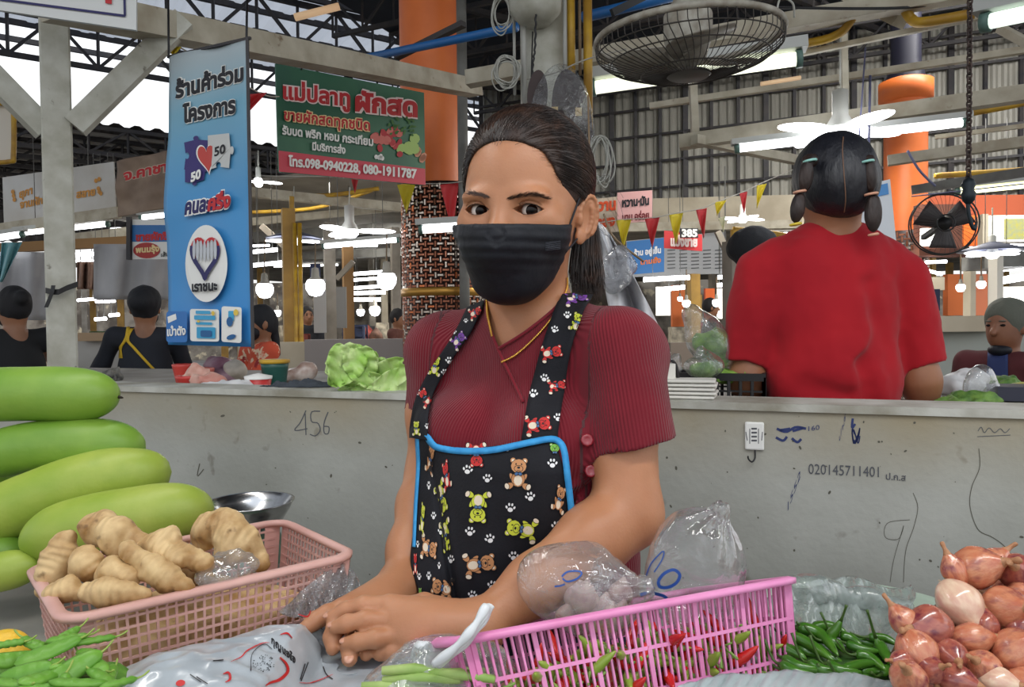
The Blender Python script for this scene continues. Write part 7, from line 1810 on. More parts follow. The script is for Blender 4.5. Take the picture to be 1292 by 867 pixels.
# ---- lamps
def tube_lamp(label, a, b, ya, yb, r, m=tube_on, housing=True, power=0, col=None):
    p, q = P(*a, ya), P(*b, yb); t = thing('fluorescent_lamp', label, 'lamp', (p+q)/2, None)
    d = nrm(q-p); mb = MB(); mb.tube([p, q], r, 10); mb.obj('glass_tube', m, t, smooth=True)
    if housing:
        mb = MB(); mb.beam(p-d*.03+[0, 0, r*2.0], q+d*.03+[0, 0, r*2.0], r*3.2, r*1.6); mb.obj('housing', mat('lamp_housing', (186, 188, 184), .5), t)
        for e_ in (p, q): mb = MB(); mb.tube([e_-d*.012, e_+d*.012], r*1.35, 10); mb.obj('end_cap', mat('lamp_cap', (90, 120, 112), .5), t, smooth=True)
    if p[1] > 6.9:
        for w_ in (.2, .8): c_ = p+(q-p)*w_; mobj('hanging_wire', *tubevf([c_, [c_[0], c_[1], max(3.3, c_[2]+.1)]], .004, 4), grey_steel, t)
    return t
tube_lamp('big fluorescent tube behind the ceiling fan', (748, 111), (1008, 74), 3.25, 3.05, .028, glow('tube_soft', (236, 240, 214), 1.6))
tube_lamp('long lit tube above the girl in red', (930, 188), (1217, 155), 3.9, 3.7, .018)
tube_lamp('greenish softly glowing tube in a clear housing at the top right corner', (1244, 28), (1310, 14), 2.2, 2.1, .022, glow('tube_soft2', (226, 242, 228), 1.3))  # the glass is given a soft glow
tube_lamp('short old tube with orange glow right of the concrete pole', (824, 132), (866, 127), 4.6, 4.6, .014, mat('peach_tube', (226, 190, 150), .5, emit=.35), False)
tube_lamp('faintly glowing pale tube on the thin beam left of the girl', (960, 106), (1010, 98), 4.2, 4.2, .012, mat('peach_tube'), False)  # this tube keeps a faint peach glow
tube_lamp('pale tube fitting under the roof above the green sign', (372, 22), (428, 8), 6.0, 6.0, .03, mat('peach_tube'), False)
tube_lamp('yellowish tube left of the hanging hook', (1208, 242), (1300, 233), 5.2, 5.1, .022, glow('tube_yellowish', (244, 240, 190), 3.0))
def petal_lamp(label, x, y, d, R, n, tilt, cord_y, shade=False, m=tube_on, z_up=0, ang=0.3):
    c = P(x, y, d); t = thing('petal_lamp', label, 'lamp', c)
    for i in range(n):
        a = ang+2*PI*i/n; dr = np.array([math.cos(a), math.sin(a), 0]); s = SDF(rotz(a) @ roty(tilt), c); s.ell((R*.58, 0, 0), (R*.45, R*.17, R*.055), 0); v, f = s.mesh(max(R*.055, .004)); mobj('petal', v, f, m, t)
    mb = MB(); mb.lathe([(.001, -R*.17), (R*.12, -R*.16), (R*.2, -R*.08), (R*.2, 0), (.001, .01)], c, 16); mb.obj('globe', m, t, smooth=True)
    top = P(x, cord_y, d); hs_ = R*.55; mb = MB(); mb.lathe([(R*.2, R*.02), (R*.17, R*.10), (R*.11, R*.2), (R*.11, hs_), (.01, hs_+.01)], c, 16); mb.obj('socket', mat('socket_white', (196, 196, 190), .5), t, smooth=True)
    mb = MB(); mb.tube([c+[0, 0, hs_], top], .005, 5); mb.obj('cord', mat('grey_wire'), t, smooth=True)
    if shade: mb = MB(); mb.lathe([(.02, R*.38), (R*.35, R*.30), (R*1.0, R*.10), (R*1.0, R*.07), (R*.3, R*.2), (.02, R*.3)], c, 28); mb.obj('shade', mat('slate_shade', (96, 100, 120), .5), t, smooth=True)
    return t
petal_lamp('petal shaped lit lamp right above the head of the girl in red', 1060, 163, 3.55, .33, 4, .02, 40, ang=.25)
petal_lamp('large petal lamp hanging under the green shop sign', 441, 291, 6.0, .36, 3, .02, 236, ang=.12)
petal_lamp('petal lamp with dark shade left of the yellow post', 371, 304, 7.5, .28, 4, .02, 235, True)
petal_lamp('bright petal lamp cut by the right edge of the blue banner', 326, 229, 4.2, .13, 4, .05, 190)
petal_lamp('petal lamp behind the pennants', 937, 276, 6.6, .22, 4, .02, 250, ang=.3)
petal_lamp('shaded petal lamp over the seated vendor', 1252, 320, 5.2, .22, 4, .0, 262, True, ang=.2)
tube_lamp('lit tube end right beside the seller\'s mask on the tiled column', (531, 290), (580, 287), 4.4, 4.4, .022)
for i, (a, b, d, r, lab) in enumerate((((22, 295), (136, 283), 7.0, .035, 'long lit tube under the faded cream board'), ((-10, 302), (28, 296), 6.5, .035, 'lit tube at the left edge below the cream ad panel'), ((178, 275), (215, 271), 6.5, .03, 'lit tube below the brown weathered banner'),
        ((408, 311), (502, 303), 7.5, .035, 'lit tube under the large petal lamp'), ((318, 318), (350, 315), 8, .035, 'lit tube right of the banner, upper'), ((318, 335), (359, 331), 8, .035, 'lit tube right of the banner, lower'), ((430, 347), (486, 343), 10, .04, 'first tube of the receding row'), ((437, 354), (480, 351), 12, .04, 'second tube of the receding row'), ((440, 364), (484, 361), 14, .05, 'third tube of the receding row'), ((442, 370), (486, 369), 17, .07, 'fourth tube of the receding row'), ((444, 378), (480, 378), 20, .09, 'last tube of the receding row'),
        ((98, 379), (122, 377), 9, .03, 'small far tube right of the white pillar'), ((121, 381), (145, 380), 10, .03, 'small far tube left of the capped person'), ((120, 403), (134, 402), 8, .03, 'tiny lit tube above the low counter'), ((138, 398), (150, 397), 8, .03, 'tiny lit tube beside the capped person'), ((812, 353), (870, 350), 8.5, .045, 'bright wide tube under the menu board'), ((838, 365), (868, 362), 10, .05, 'second bright tube under the menu board'),
        ((906, 350), (918, 349), 9, .04, 'small tube left of the girl in red, upper'), ((905, 360), (917, 359), 9, .04, 'small tube left of the girl in red, lower'), ((1168, 331), (1194, 330), 6.0, .022, 'small lit tube under the black wall fan'), ((1165, 340), (1188, 346), 6.5, .022, 'second small lit tube under the black wall fan'), ((1226, 336), (1247, 334), 7, .022, 'lit tube left of the tall white post'), ((1252, 356), (1300, 348), 6, .05, 'bright wide tube at the right edge'), ((1262, 341), (1300, 336), 7, .03, 'narrow tube at the right edge'), ((408, 308), (452, 306), 9.0, .02, 'faint tube behind the large petal lamp'))):
    tube_lamp(lab, a, b, d, d, r*.62, tube_on, i < 4)
def bulb_lamp(label, x, y, d, r, cord_y, m=tube_on):
    c = P(x, y, d); t = thing('bulb_lamp', label, 'lamp', c); mb = MB(); mb.lathe([(.001, -r*1.0), (r*.6, -r*.85), (r*.95, -r*.3), (r, r*.3), (r*.8, r*.7), (.001, r*.75)], c, 16); mb.obj('bulb', m, t, smooth=True)
    mb = MB(); mb.lathe([(r*.8, r*.7), (r*.45, r*1.0), (r*.35, r*1.9), (.01, r*2.0)], c, 12); mb.obj('socket', mat('socket_grey', (150, 146, 136), .5), t, smooth=True)
    mb = MB(); mb.tube([c+[0, 0, r*1.9], P(x, cord_y, d)], .006, 5); mb.obj('cord', mat('brown_conduit'), t, smooth=True); return t
for a in (('cylinder bulb hanging left of the yellow post', 334, 366, 6.5, .075, 300), ('cylinder bulb hanging right of the yellow post', 398, 362, 6.5, .085, 306), ('cylinder bulb hanging left of the woven tile column', 488, 354, 6.5, .085, 290), ('round bulb on the left in the orange room', 866, 383, 8, .045, 340), ('round bulb above it in the orange room', 858, 377, 9.5, .035, 340), ('round bulb right in the orange room', 904, 382, 8, .045, 350), ('left bulb below the shaded lamp at right', 1212, 363, 6.0, .035, 318), ('right bulb below the shaded lamp at right', 1238, 359, 6.0, .035, 318), ('far small bulb left behind the yellow pipes', 350, 395, 10, .05, 370), ('far bulb near the receding tubes', 473, 392, 12, .09, 370), ('far bulb left of it near the receding tubes', 455, 394, 13, .07, 375)): bulb_lamp(*a)

# ---- caged ceiling fan
fc = P(868, 48, 2.02); fan = thing('ceiling_fan', 'round caged ceiling fan hanging over the stall', 'fan', fc); R = .246
tv = RM @ np.array([0, 0, 1.0])
cream_f = mat('dusty_cream_plastic', (176, 172, 160), .5, rgb2=(140, 132, 118), nscale=30); wire = mat('cage_wire', (66, 62, 58), .45, .5)
Rf = rotx(math.radians(3)) @ roty(math.radians(-2))
def fl(p): return (Rf @ np.asarray(p, float).T).T+fc
t = np.linspace(0, 2*PI, 65)[:-1]
mb = MB(); mb.tube(fl(np.stack([R*np.cos(t), R*np.sin(t), 0*t], 1)), .0095, 8, closed=True); mb.obj('rim_ring', cream_f, fan, smooth=True)
for k, (rr, zz) in enumerate(((R*1.0, -.035), (R*.86, -.062), (R*.52, -.092))): mb = MB(); mb.tube(fl(np.stack([rr*np.cos(t), rr*np.sin(t), 0*t+zz], 1)), .002, 5, closed=True); mb.obj('cage_hoop', wire, fan, smooth=True)
mb = MB()
for i in range(66):
    a = 2*PI*i/66; c_, s_ = math.cos(a), math.sin(a)
    q = [(R*c_, R*s_, 0), (R*1.01*c_, R*1.01*s_, -.03), (R*.90*math.cos(a+.04), R*.90*math.sin(a+.04), -.056), (R*.6*math.cos(a+.10), R*.6*math.sin(a+.10), -.086), (R*.24*math.cos(a+.14), R*.24*math.sin(a+.14), -.100)]
    mb.tube(fl(spline(q, 9)), .0013, 4, caps=False)
mb.obj('cage_wires', wire, fan, smooth=True, kind='stuff')
mb = MB(); mb.lathe([(.001, -.106), (R*.22, -.104), (R*.25, -.098), (R*.22, -.094), (.001, -.094)], fl([0, 0, 0]), 28); mb.obj('centre_plate', mat('grey_plate', (96, 94, 90), .5), fan, smooth=True)
mb = MB(); mb.lathe([(.001, -.075), (.03, -.07), (.05, -.05), (.065, .0), (.065, .06), (.04, .10), (.02, .16)], fl([0, 0, 0]), 24); mb.obj('motor', cream_f, fan, smooth=True)
for i in range(3):
    a = .5+i*2*PI/3; V = []
    for u in np.linspace(0, 1, 9):
        for v_ in (-1, 1): w = .05+.06*math.sin(u*PI*.8); V.append(rotz(a) @ np.array([.04+u*.165, v_*w*.8, -.045+v_*.022*(1-u*.4)]))
    A = fl(np.array(V)).reshape(9, 2, 3); v, f = slab(A, .003); mobj('blade', v, f, cream_f, fan)
mb = MB(); mb.tube([fl([0, 0, .15]), fl([0, .02, .5])], .012, 8); mb.obj('down_rod', grey_steel, fan, smooth=True)
mb = MB(); mb.tube(spline([P(980, 14, 2.1), P(985, -2, 2.1), P(1000, 4, 2.1), P(1002, 22, 2.12)], 20), .003, 5); mb.obj('cord', wire_m, smooth=True, label='looped grey wire right of the ceiling fan', cat='wire')
mb = MB(); mb.beam(P(866, -30, 2.25), P(772, 16, 2.05), .010, .02); mb.obj('stay', black_m, fan)
# ---- hanging chain with hook
chn = thing('hanging_chain', 'rusty twisted chain with a hook hanging at the right', 'chain', P(1223, 290, 1.9)); rust = mat('rusty_steel', (92, 76, 70), .6, .4, rgb2=(56, 46, 44), nscale=80)
top_, bot_ = P(1224, -30, 1.9), P(1222, 238, 1.9); bot_[0] = bot_[0]; n = 46
for i in range(n):
    c = top_+(bot_-top_)*(i+.5)/n; hl_ = np.linalg.norm(bot_-top_)/n*.72; a = (i % 2)*PI/2+.4; t = np.linspace(0, 2*PI, 13)[:-1]
    x = .0062*np.cos(t); z = hl_*np.sin(t); mb = MB(); mb.tube(np.stack([c[0]+x*math.cos(a), c[1]+x*math.sin(a), c[2]+z], 1), .0026, 5, closed=True); mb.obj('link', rust, chn, smooth=True)
mb = MB(); c = P(1222, 238, 1.9)
mb.lathe([(.002, .03), (.012, .022), (.017, .01), (.012, -.004), (.018, -.014), (.014, -.03), (.006, -.04)], c, 12); mb.obj('swivel', mat('dark_iron', (40, 48, 54), .5, .6), chn, smooth=True)
mb = MB(); mb.tube(spline([P(1221, 252, 1.9), P(1222, 268, 1.9), P(1226, 284, 1.9), P(1230, 289, 1.9), P(1231, 280, 1.9)], 20), [.005]*14+[.0045, .004, .0035, .003, .002, .001], 8); mb.obj('hook', mat('dark_iron'), chn, smooth=True)
mb = MB(); mb.tube(spline([P(1145, 190, 3.5), P(1160, 215, 3.5), P(1180, 235, 3.5)], 12), .006, 5); mb.tube([P(1150, 248, 3.5), P(1292, 232, 3.3)], .003, 4); mb.tube([P(1098, 95, 3.5), P(1096, 200, 3.5)], .006, 5); mb.tube([P(1092, 60, 3.5), P(1083, 190, 3.5)], .004, 5)
mb.obj('cable', mat('violet_grey_cable', (96, 98, 128), .5), smooth=True, label='loose cables hanging between the lamp and the orange column', cat='cable', kind='stuff')
mb = MB(); mb.tube(spline([P(978, 9, 3.0), P(1080, 11, 3.0), P(1160, 8, 3.0), P(1210, -6, 3.0)], 20), .006, 6); mb.obj('cable', black_m, smooth=True, label='black cable sagging under the top edge at right', cat='cable')
# black wall fan
wf = P(1192, 282, 4.6); wfan = thing('wall_fan', 'black round wall fan beside the second orange column', 'fan', wf); t = np.linspace(0, 2*PI, 41)[:-1]
fx = np.array([.95, -.3, 0]); fz_ = np.array([0, 0, 1.0]); fy_ = np.cross(fz_, fx)
for rr, o in ((.19, 0), (.19, .06), (.05, -.03)): mb = MB(); mb.tube(wf+rr*np.cos(t)[:, None]*fx+rr*np.sin(t)[:, None]*fz_+fy_*o, .005, 5, closed=True); mb.obj('guard_ring', black_m, wfan, smooth=True)
mb = MB()
for i in range(40): a = 2*PI*i/40; d_ = math.cos(a)*fx+math.sin(a)*fz_; mb.tube([wf+d_*.05-fy_*.03, wf+d_*.14-fy_*.02, wf+d_*.19], .0012, 3, caps=False)
mb.obj('guard_wires', black_m, wfan, kind='stuff')
for i in range(3):
    a = i*2.09+.5; d_ = math.cos(a)*fx+math.sin(a)*fz_; e_ = -math.sin(a)*fx+math.cos(a)*fz_; A = np.array([[wf+d_*u+e_*w*(.03+u*.35)+fy_*(.02+w*.02) for w in (-1, 0, 1)] for u in np.linspace(.02, .15, 6)]); v, f = slab(A, .003); mobj('blade', v, f, mat('fan_blade_grey', (52, 46, 48), .5), wfan)
mb = MB(); mb.lathe([(.001, -.02), (.04, 0), (.045, .09), (.001, .1)], wf, 14, fy_); mb.obj('motor', black_m, wfan, smooth=True)
mb = MB(); mb.beam(wf+fy_*.09, P(1165, 300, 5.0), .03, .03); mb.obj('bracket', black_m, wfan)
# ================================================================ things on the far side of the low wall, and the hall behind
def at_wall(px, t):   # point on the wall line, t metres behind its front
    d = ray(px, 500); d = d/d[1]; # X = d0*Y ; (p-w0).wn = t
    Y = (t+np.dot(w0, wn_))/(d[0]*wn_[0]+wn_[1]); return np.array([d[0]*Y, Y])
def slab_box(name, label, px0, px1, t0, t1, z0, z1, m, cat='counter'):
    V = []
    for t in (t0, t1):
        for px in (px0, px1):
            p = at_wall(px, t if True else 0)
            for z in (z0, z1): V.append((p[0], p[1], z))
    return mobj(name, V, [(0, 1, 3, 2), (4, 6, 7, 5), (0, 4, 5, 1), (2, 3, 7, 6), (0, 2, 6, 4), (1, 5, 7, 3)], m, smooth=False, label=label, cat=cat)
NC = 1.225
slab_box('counter', 'neighbour stall counter behind the low wall at left', 104, 512, .14, 1.05, NC-.04, NC, table_m)
slab_box('counter', 'neighbour stall counter behind the low wall left of the girl in red', 846, 957, .14, .75, NC-.04, NC, table_m)
slab_box('counter', 'neighbour stall counter behind the low wall at the right edge', 1188, 1400, .14, .95, NC-.04, NC, table_m)
# lettuce
let_m = mat('lettuce_leaf', (150, 196, 84), .5, rgb2=(196, 216, 150), nscale=18, bump=.5, bscale=90, sss=.05)
lt = thing('lettuce', 'fresh green lettuce lying on the low wall', 'lettuce', np.array([*P(462, 490, 1.72)[:2], TOPZ]), None)
rg = np.random.default_rng(21)
def leaf(base, dr, up, L, W, seed, m, parent, frill=.010, curl=.4):
    nu, nv = 16, 13; d = nrm(dr); s_ = nrm(np.cross(d, up)); n_ = np.cross(s_, d); A = np.zeros((nu, nv, 3))
    for i, u in enumerate(np.linspace(0, 1, nu)):
        w = W*(.25+.75*math.sin(min(1, u*1.15)*PI*.62))*(1 if u < .9 else 1-(u-.9)*2.5)
        for j, v_ in enumerate(np.linspace(-1, 1, nv)):
            fr = frill*abs(v_)**1.5*math.sin(u*22+seed+v_*3)+frill*.8*max(0, u-.75)*4*math.sin(v_*9+seed)
            A[i, j] = base+d*(u*L)+s_*v_*w+n_*(fr+curl*W*(v_*v_)*.8-.35*L*u*u*.5)
    v, f = slab(A, .0012); mobj('leaf', v, f, m, parent)
lb = P(500, 487, 1.72)
for i, (x, y, ex_, ey_, L, W) in enumerate(((424, 486, 442, 446, .10, .045), (440, 486, 456, 444, .095, .045), (432, 488, 462, 450, .09, .04), (462, 484, 500, 468, .08, .035), (470, 488, 510, 478, .075, .03), (455, 488, 488, 466, .075, .035), (430, 490, 470, 484, .08, .03), (478, 490, 514, 484, .065, .028), (418, 488, 434, 460, .07, .04), (466, 486, 450, 448, .08, .04))):
    b_ = P(x, y, 1.70+.02*(i % 4)); b_[2] = max(b_[2], TOPZ+.01); e_ = P(ex_, ey_, 1.70+.02*(i % 3)); leaf(b_, e_-b_, CAM-b_, np.linalg.norm(e_-b_)*1.15, W, i*1.7, let_m, lt)
s = SDF(); s.ell(P(450, 476, 1.735), (.045, .03, .024), 0); s.ell(P(480, 482, 1.735), (.04, .025, .014), .02); s.disp(lambda p: .008*vnoise(p, 40)); v, f = s.mesh(.004, newton=0); v[:, 2] = np.maximum(v[:, 2], TOPZ+.001); mobj('heart_leaves', v, f, let_m, lt)
# cloth, pots and bags left
def blob(name, label, cat, parts, m, amp=.006, freq=35, h=.006, floor=None, kind=None, group=None):
    s = SDF()
    for (x, y, d, rx, ry, rz) in parts: s.ell(P(x, y, d), (rx, ry, rz), .02)
    s.disp(lambda p: amp*vnoise(p, freq)+amp*.4*vnoise(p, freq*2.3)); v, f = s.mesh(h, newton=0)
    if floor is not None: v[:, 2] = np.maximum(v[:, 2], floor)
    return mobj(name, v, f, m, label=label, cat=cat, kind=kind, group=group)
blob('cloth', 'crumpled dark grey cloth on the low wall left of the lettuce', 'cloth', ((365, 488, 1.86, .05, .03, .012), (395, 487, 1.84, .05, .03, .014), (345, 490, 1.88, .03, .02, .008)), mat('dark_cloth', (58, 64, 72), .85), .008, 60, .004, TOPZ+.001)
c = np.array([*P(347, 480, 2.15)[:2], NC]); t = thing('pot', 'dark green container with a yellow rim beside the grey cloth', 'container', c); mb = MB(); mb.lathe([(.03, 0), (.038, .06), (.040, .075), (.001, .07)], c, 20); mb.obj('cup', mat('dark_green_plastic', (22, 74, 66), .4), t, smooth=True); mb = MB(); mb.lathe([(.040, .072), (.043, .074), (.043, .083), (.038, .084), (.001, .08)], c, 20); mb.obj('rim', yellow_paint, t, smooth=True)
c = np.array([*P(326, 485, 2.05)[:2], NC+.0]); t = thing('tub', 'red round tub with a white top beside the green container', 'container', c); mb = MB(); mb.lathe([(.030, 0), (.036, .035), (.001, .035)], c, 24); mb.obj('bowl', mat('red_plastic', (186, 50, 48), .4), t, smooth=True); mb = MB(); mb.lathe([(.037, .034), (.038, .042), (.001, .05)], c, 24); mb.obj('lid', white_m2, t, smooth=True)
for i, (x, y, d, r, col, lab) in enumerate(((232, 463, 2.4, .035, (206, 70, 60), 'red plastic tub next to the capped person'), (256, 468, 2.35, .034, (210, 110, 96), 'pinkish tub below the blue banner'), (240, 478, 2.2, .040, (196, 60, 54), 'lower red tub behind the wall edge'))):
    c = np.array([*P(x, y, d)[:2], NC]); z = P(x, y, d)[2]-NC; t = thing('tub', lab, 'container', c); mb = MB(); mb.lathe([(r*.7, 0), (r, z), (r*1.06, z+.008), (r*.95, z+.01), (.001, .01)], c, 20); mb.obj('bowl', mat('tub_%d' % i, col, .4), t, smooth=True)
blob('vegetable_bag', 'purple onions in a bag under the banner', 'bag', ((276, 462, 2.45, .05, .04, .035), (282, 476, 2.4, .06, .04, .03)), mat('purple_bag', (134, 90, 104), .5, rgb2=(160, 130, 140), nscale=20), floor=NC)
blob('vegetable_bag', 'white bag of garlic left of the floral shirt', 'bag', ((297, 468, 2.4, .04, .035, .035),), mat('pale_bag', (196, 186, 172), .5, rgb2=(160, 150, 134), nscale=20), floor=NC)
blob('plastic_bag', 'crumpled cream plastic bag below the capped person\'s hands', 'plastic bag', ((248, 474, 2.2, .035, .03, .03), (264, 482, 2.15, .05, .03, .02)), mat('cream_bag', (206, 176, 160), .5, rgb2=(196, 130, 116), nscale=12), .012, 40, floor=NC)
blob('plastic_sheet', 'white crumpled sheet along the wall top', 'plastic sheet', ((280, 487, 2.02, .07, .03, .012), (300, 488, 2.0, .05, .03, .010)), mat('white_sheet', (206, 206, 206), .5), .008, 50, floor=NC+.002)
blob('plastic_bag', 'clear bag of brown food right of the green container', 'plastic bag', ((374, 474, 2.3, .05, .04, .025), (388, 468, 2.3, .03, .03, .03)), mat('brown_food_bag', (140, 108, 92), .3, rgb2=(196, 184, 176), nscale=22), floor=NC)
blob('goods', 'small grey bottles and tins beside the white pillar', 'goods', ((126, 482, 2.5, .05, .03, .02), (142, 476, 2.55, .03, .03, .03), (112, 478, 2.6, .03, .03, .012)), mat('grey_clutter', (120, 118, 110), .5, rgb2=(60, 60, 58), nscale=40), .012, 60, floor=NC)
# right of the seller: trays, crate, vegetable bags, hanging bag
tm_ = mat('white_foam', (214, 212, 204), .6)
t0_ = at_wall(872, .05)
for i in range(5):
    c = P(868+(i % 2)*2, 507-i*4.6, 1.47); c[2] = TOPZ+.001+i*.0078; v, f = boxvf(c+[0, 0, .003], (.108, .075, .006), rotz(-.36+.02*i)); o = mobj('foam_tray', v, f, tm_, smooth=False, label=['bottom', 'second', 'third', 'fourth', 'top'][i]+' white foam tray of the stack on the low wall', cat='tray', group='white foam trays on the wall'); b_ = o.modifiers.new('b', 'BEVEL'); b_.width = .0025; b_.segments = 2
crate = thing('crate', 'black plastic crate of greens left of the girl in red', 'crate', np.array([*P(912, 500, 1.60)[:2], NC]))
cw, cd, chh = .19, .12, .060; cc0 = np.array([*P(908, 500, 1.64)[:2], NC]); Rc = rotz(-.36)
mb = MB()
def cpt(x, y, z): return Rc @ np.array([x, y, z])+cc0
for a, b in (((-cw/2, -cd/2), (cw/2, -cd/2)), ((cw/2, -cd/2), (cw/2, cd/2)), ((cw/2, cd/2), (-cw/2, cd/2)), ((-cw/2, cd/2), (-cw/2, -cd/2))):
    mb.beam(cpt(*a, chh), cpt(*b, chh), .008, .016); mb.beam(cpt(*a, .004), cpt(*b, .004), .006, .008); mb.beam(cpt(*a, .03), cpt(*b, .03), .004, .004)
    for k in range(9): u = k/8; p = np.array(a)*(1-u)+np.array(b)*u; mb.beam(cpt(*p, 0), cpt(*p, chh), .006, .006)
mb.obj('crate_frame', black_m, crate); mobj('crate_floor', *boxvf(cpt(0, 0, .003), (cw, cd, .004), Rc), black_m, crate, smooth=False)
herb = mat('leafy_green', (66, 104, 42), .6, rgb2=(112, 148, 66), nscale=45, bump=.8, bscale=120)
blob('leafy_greens', 'shredded green herbs on the black crate', 'vegetable', ((930, 472, 1.62, .05, .04, .012), (900, 476, 1.62, .04, .04, .012)), mat('bright_herb', (92, 134, 44), .6, rgb2=(140, 176, 76), nscale=60, bump=.9, bscale=150), .006, 70, .004)
blob('leafy_greens', 'dark greens inside the tall clear bag', 'vegetable', ((905, 438, 1.62, .035, .02, .045), (885, 432, 1.62, .02, .02, .02)), herb, .006, 60, .004)
blob('leafy_greens', 'dark greens inside the low clear bag', 'vegetable', ((888, 466, 1.55, .030, .02, .017),), herb, .005, 60, .004)
film_blob('plastic_bag', 'tall angular clear bag of greens on the crate', 'plastic bag', [('ell', (P(892, 428, 1.62), (.048, .03, .062), 0), dict(R=roty(-.5))), ('cap', (P(872, 395, 1.62), P(920, 450, 1.62), .02), dict(k=.03))], lambda p: .004*vnoise(p, 26)+.002*np.abs(vnoise(p, 60)), .004, film('bag_film_c', .14, .5, bump=1.3, bscale=24))
film_blob('plastic_bag', 'low crinkled clear bag in front of the tall one', 'plastic bag', [('ell', (P(888, 462, 1.54), (.042, .028, .026), 0), {}), ('cap', (P(884, 442, 1.54), P(900, 456, 1.54), .01), dict(k=.02))], lambda p: .004*vnoise(p, 36)+.003*np.abs(vnoise(p, 70)), .0035, film('bag_film_c'))
film_blob('plastic_bag', 'small crushed clear bag beside the foam trays', 'plastic bag', [('ell', (P(852, 458, 1.58), (.018, .018, .022), 0), {})], lambda p: .005*vnoise(p, 50), .0035, film('bag_film_c'))
mb = MB(); mb.tube(spline([P(838, 462, 1.5), P(846, 455, 1.5), P(853, 462, 1.5), P(857, 484, 1.5), P(862, 487, 1.5)], 20), .0035, 6); mb.obj('cable', black_m, smooth=True, label='thin black cable arching over the foam trays', cat='cable')
t = mobj('small_box', *boxvf(P(846, 474, 1.49)+[0, 0, 0], (.016, .02, .048)), tm_, smooth=False, label='narrow white packet standing behind the foam trays', cat='packet')
# hanging grey bag behind the seller's shoulder
hb = thing('plastic_bag', 'long grey-white plastic bag hanging behind the seller\'s shoulder', 'plastic bag', P(800, 430, 1.35))
u, v = np.meshgrid(np.linspace(0, 1, 26), np.linspace(0, 1, 40), indexing='ij')
xl = 748+30*v; xr = 752+8*(1-v)+94*v**.85; px_ = xl+(xr-xl)*u; py_ = 278+162*v+6*u; A = Parr(px_, py_, 1.35+.025*np.sin(u*9+v*4)+.02*vnoise(np.stack([u, v, u*0], -1), 5)); V, F = slab(A, .0012)
mobj('film_sheet', V, F, mat('grey_white_film', (204, 205, 208), .35, rgb2=(166, 168, 174), nscale=16, bump=.6, bscale=30, spec=.6), hb)
s = SDF(); s.ell(P(780, 338, 1.31), (.030, .02, .046), 0, R=roty(.35)); s.disp(lambda p: .008*vnoise(p, 34)+.004*np.abs(vnoise(p, 70))); v, f = s.mesh(.004, newton=0); mobj('film_bulge', v, f, film('grey_film', .45, .45, rgb=(170, 172, 178), bump=1.5, bscale=34), hb)
mb = MB(); mb.tube([P(752, 282, 1.36), P(745, 240, 1.38), P(742, 120, 1.4)], .0018, 5); mb.tube(spline([P(762, 270, 1.34), P(775, 300, 1.33), P(812, 330, 1.34)], 12), .0022, 5); mb.obj('hanging_string', mat('brown_conduit'), hb, smooth=True)
# right edge goods
blob('plastic_bag', 'white plastic bag heap left of the seated vendor', 'plastic bag', ((1205, 488, 1.75, .04, .04, .03), (1225, 480, 1.75, .035, .03, .03)), mat('white_sheet'), .010, 34, floor=NC)
film_blob('plastic_bag', 'shiny clear bag peak in front of the seated vendor', 'plastic bag', [('ell', (P(1238, 492, 1.62), (.035, .03, .045), 0), {}), ('cap', (P(1238, 470, 1.62), P(1262, 505, 1.6), .012), dict(k=.03))], lambda p: .007*vnoise(p, 34)+.003*np.abs(vnoise(p, 80)), .004, film('bag_film_c'))
blob('leafy_greens', 'dark leafy greens in the clear bag at the right edge', 'vegetable', ((1230, 505, 1.56, .05, .04, .018), (1205, 510, 1.54, .03, .03, .010)), herb, .009, 60, .004, floor=NC)
blob('leafy_greens', 'pile of greens behind the clear bag at the right edge', 'vegetable', ((1262, 484, 1.9, .04, .04, .022),), herb, .009, 50, .005, floor=NC)
blob('vegetable_bag', 'yellow-green vegetables under plastic at the right edge', 'vegetable', ((1285, 494, 1.75, .05, .04, .018),), mat('yellow_veg', (196, 190, 92), .4, rgb2=(170, 176, 140), nscale=24), floor=NC)
mobj('tray', *boxvf(np.array([*P(1292, 508, 1.6)[:2], NC+.018]), (.12, .1, .03), rotz(-.36)), mat('dark_blue_crate', (44, 46, 62), .5), smooth=False, label='dark blue tray under the yellow-green vegetables', cat='tray')
blob('cardboard', 'dark flap behind the white bag heap', 'cardboard', ((1213, 474, 1.85, .03, .02, .014),), mat('dark_cloth'), .004, 30, floor=NC)
mobj('dustpan', *beamvf(P(1172, 396, 2.6), P(1182, 424, 2.6), .05, .01), mat('dark_grey_plastic', (60, 62, 68), .5), smooth=False, label='dark dustpan right of the girl\'s shoulder', cat='dustpan')

# ---- far stalls
wall_w = mat('stall_wall_grey', (176, 174, 170), .8, rgb2=(150, 148, 142), nscale=2)
cream_w = mat('stall_wall_cream', (206, 196, 174), .8, rgb2=(180, 168, 146), nscale=2)
def vbox(name, label, x0, y0, x1, y1, Y, th, m, cat, group=None, ang=0.0):
    """upright panel or box standing at depth Y that shows between the given pixels"""
    a, b = P(x0, y0, Y), P(x1, y1, Y); c = (a+b)/2; c[1] += th/2
    return mobj(name, *boxvf(c, (abs(b[0]-a[0]), th, abs(a[2]-b[2])), rotz(ang)), m, smooth=False, label=label, cat=cat, group=group)
def lowwall(label, x0, x1, y, Y0, m, th=.12):
    a, b = P(x0, y, Y0), P(x1, y, Y0); z = (a[2]+b[2])/2; c = (a+b)/2; return mobj('partition', *boxvf((c[0], c[1]+th/2, z/2), (abs(b[0]-a[0]), th, z)), m, smooth=False, label=label, cat='partition')
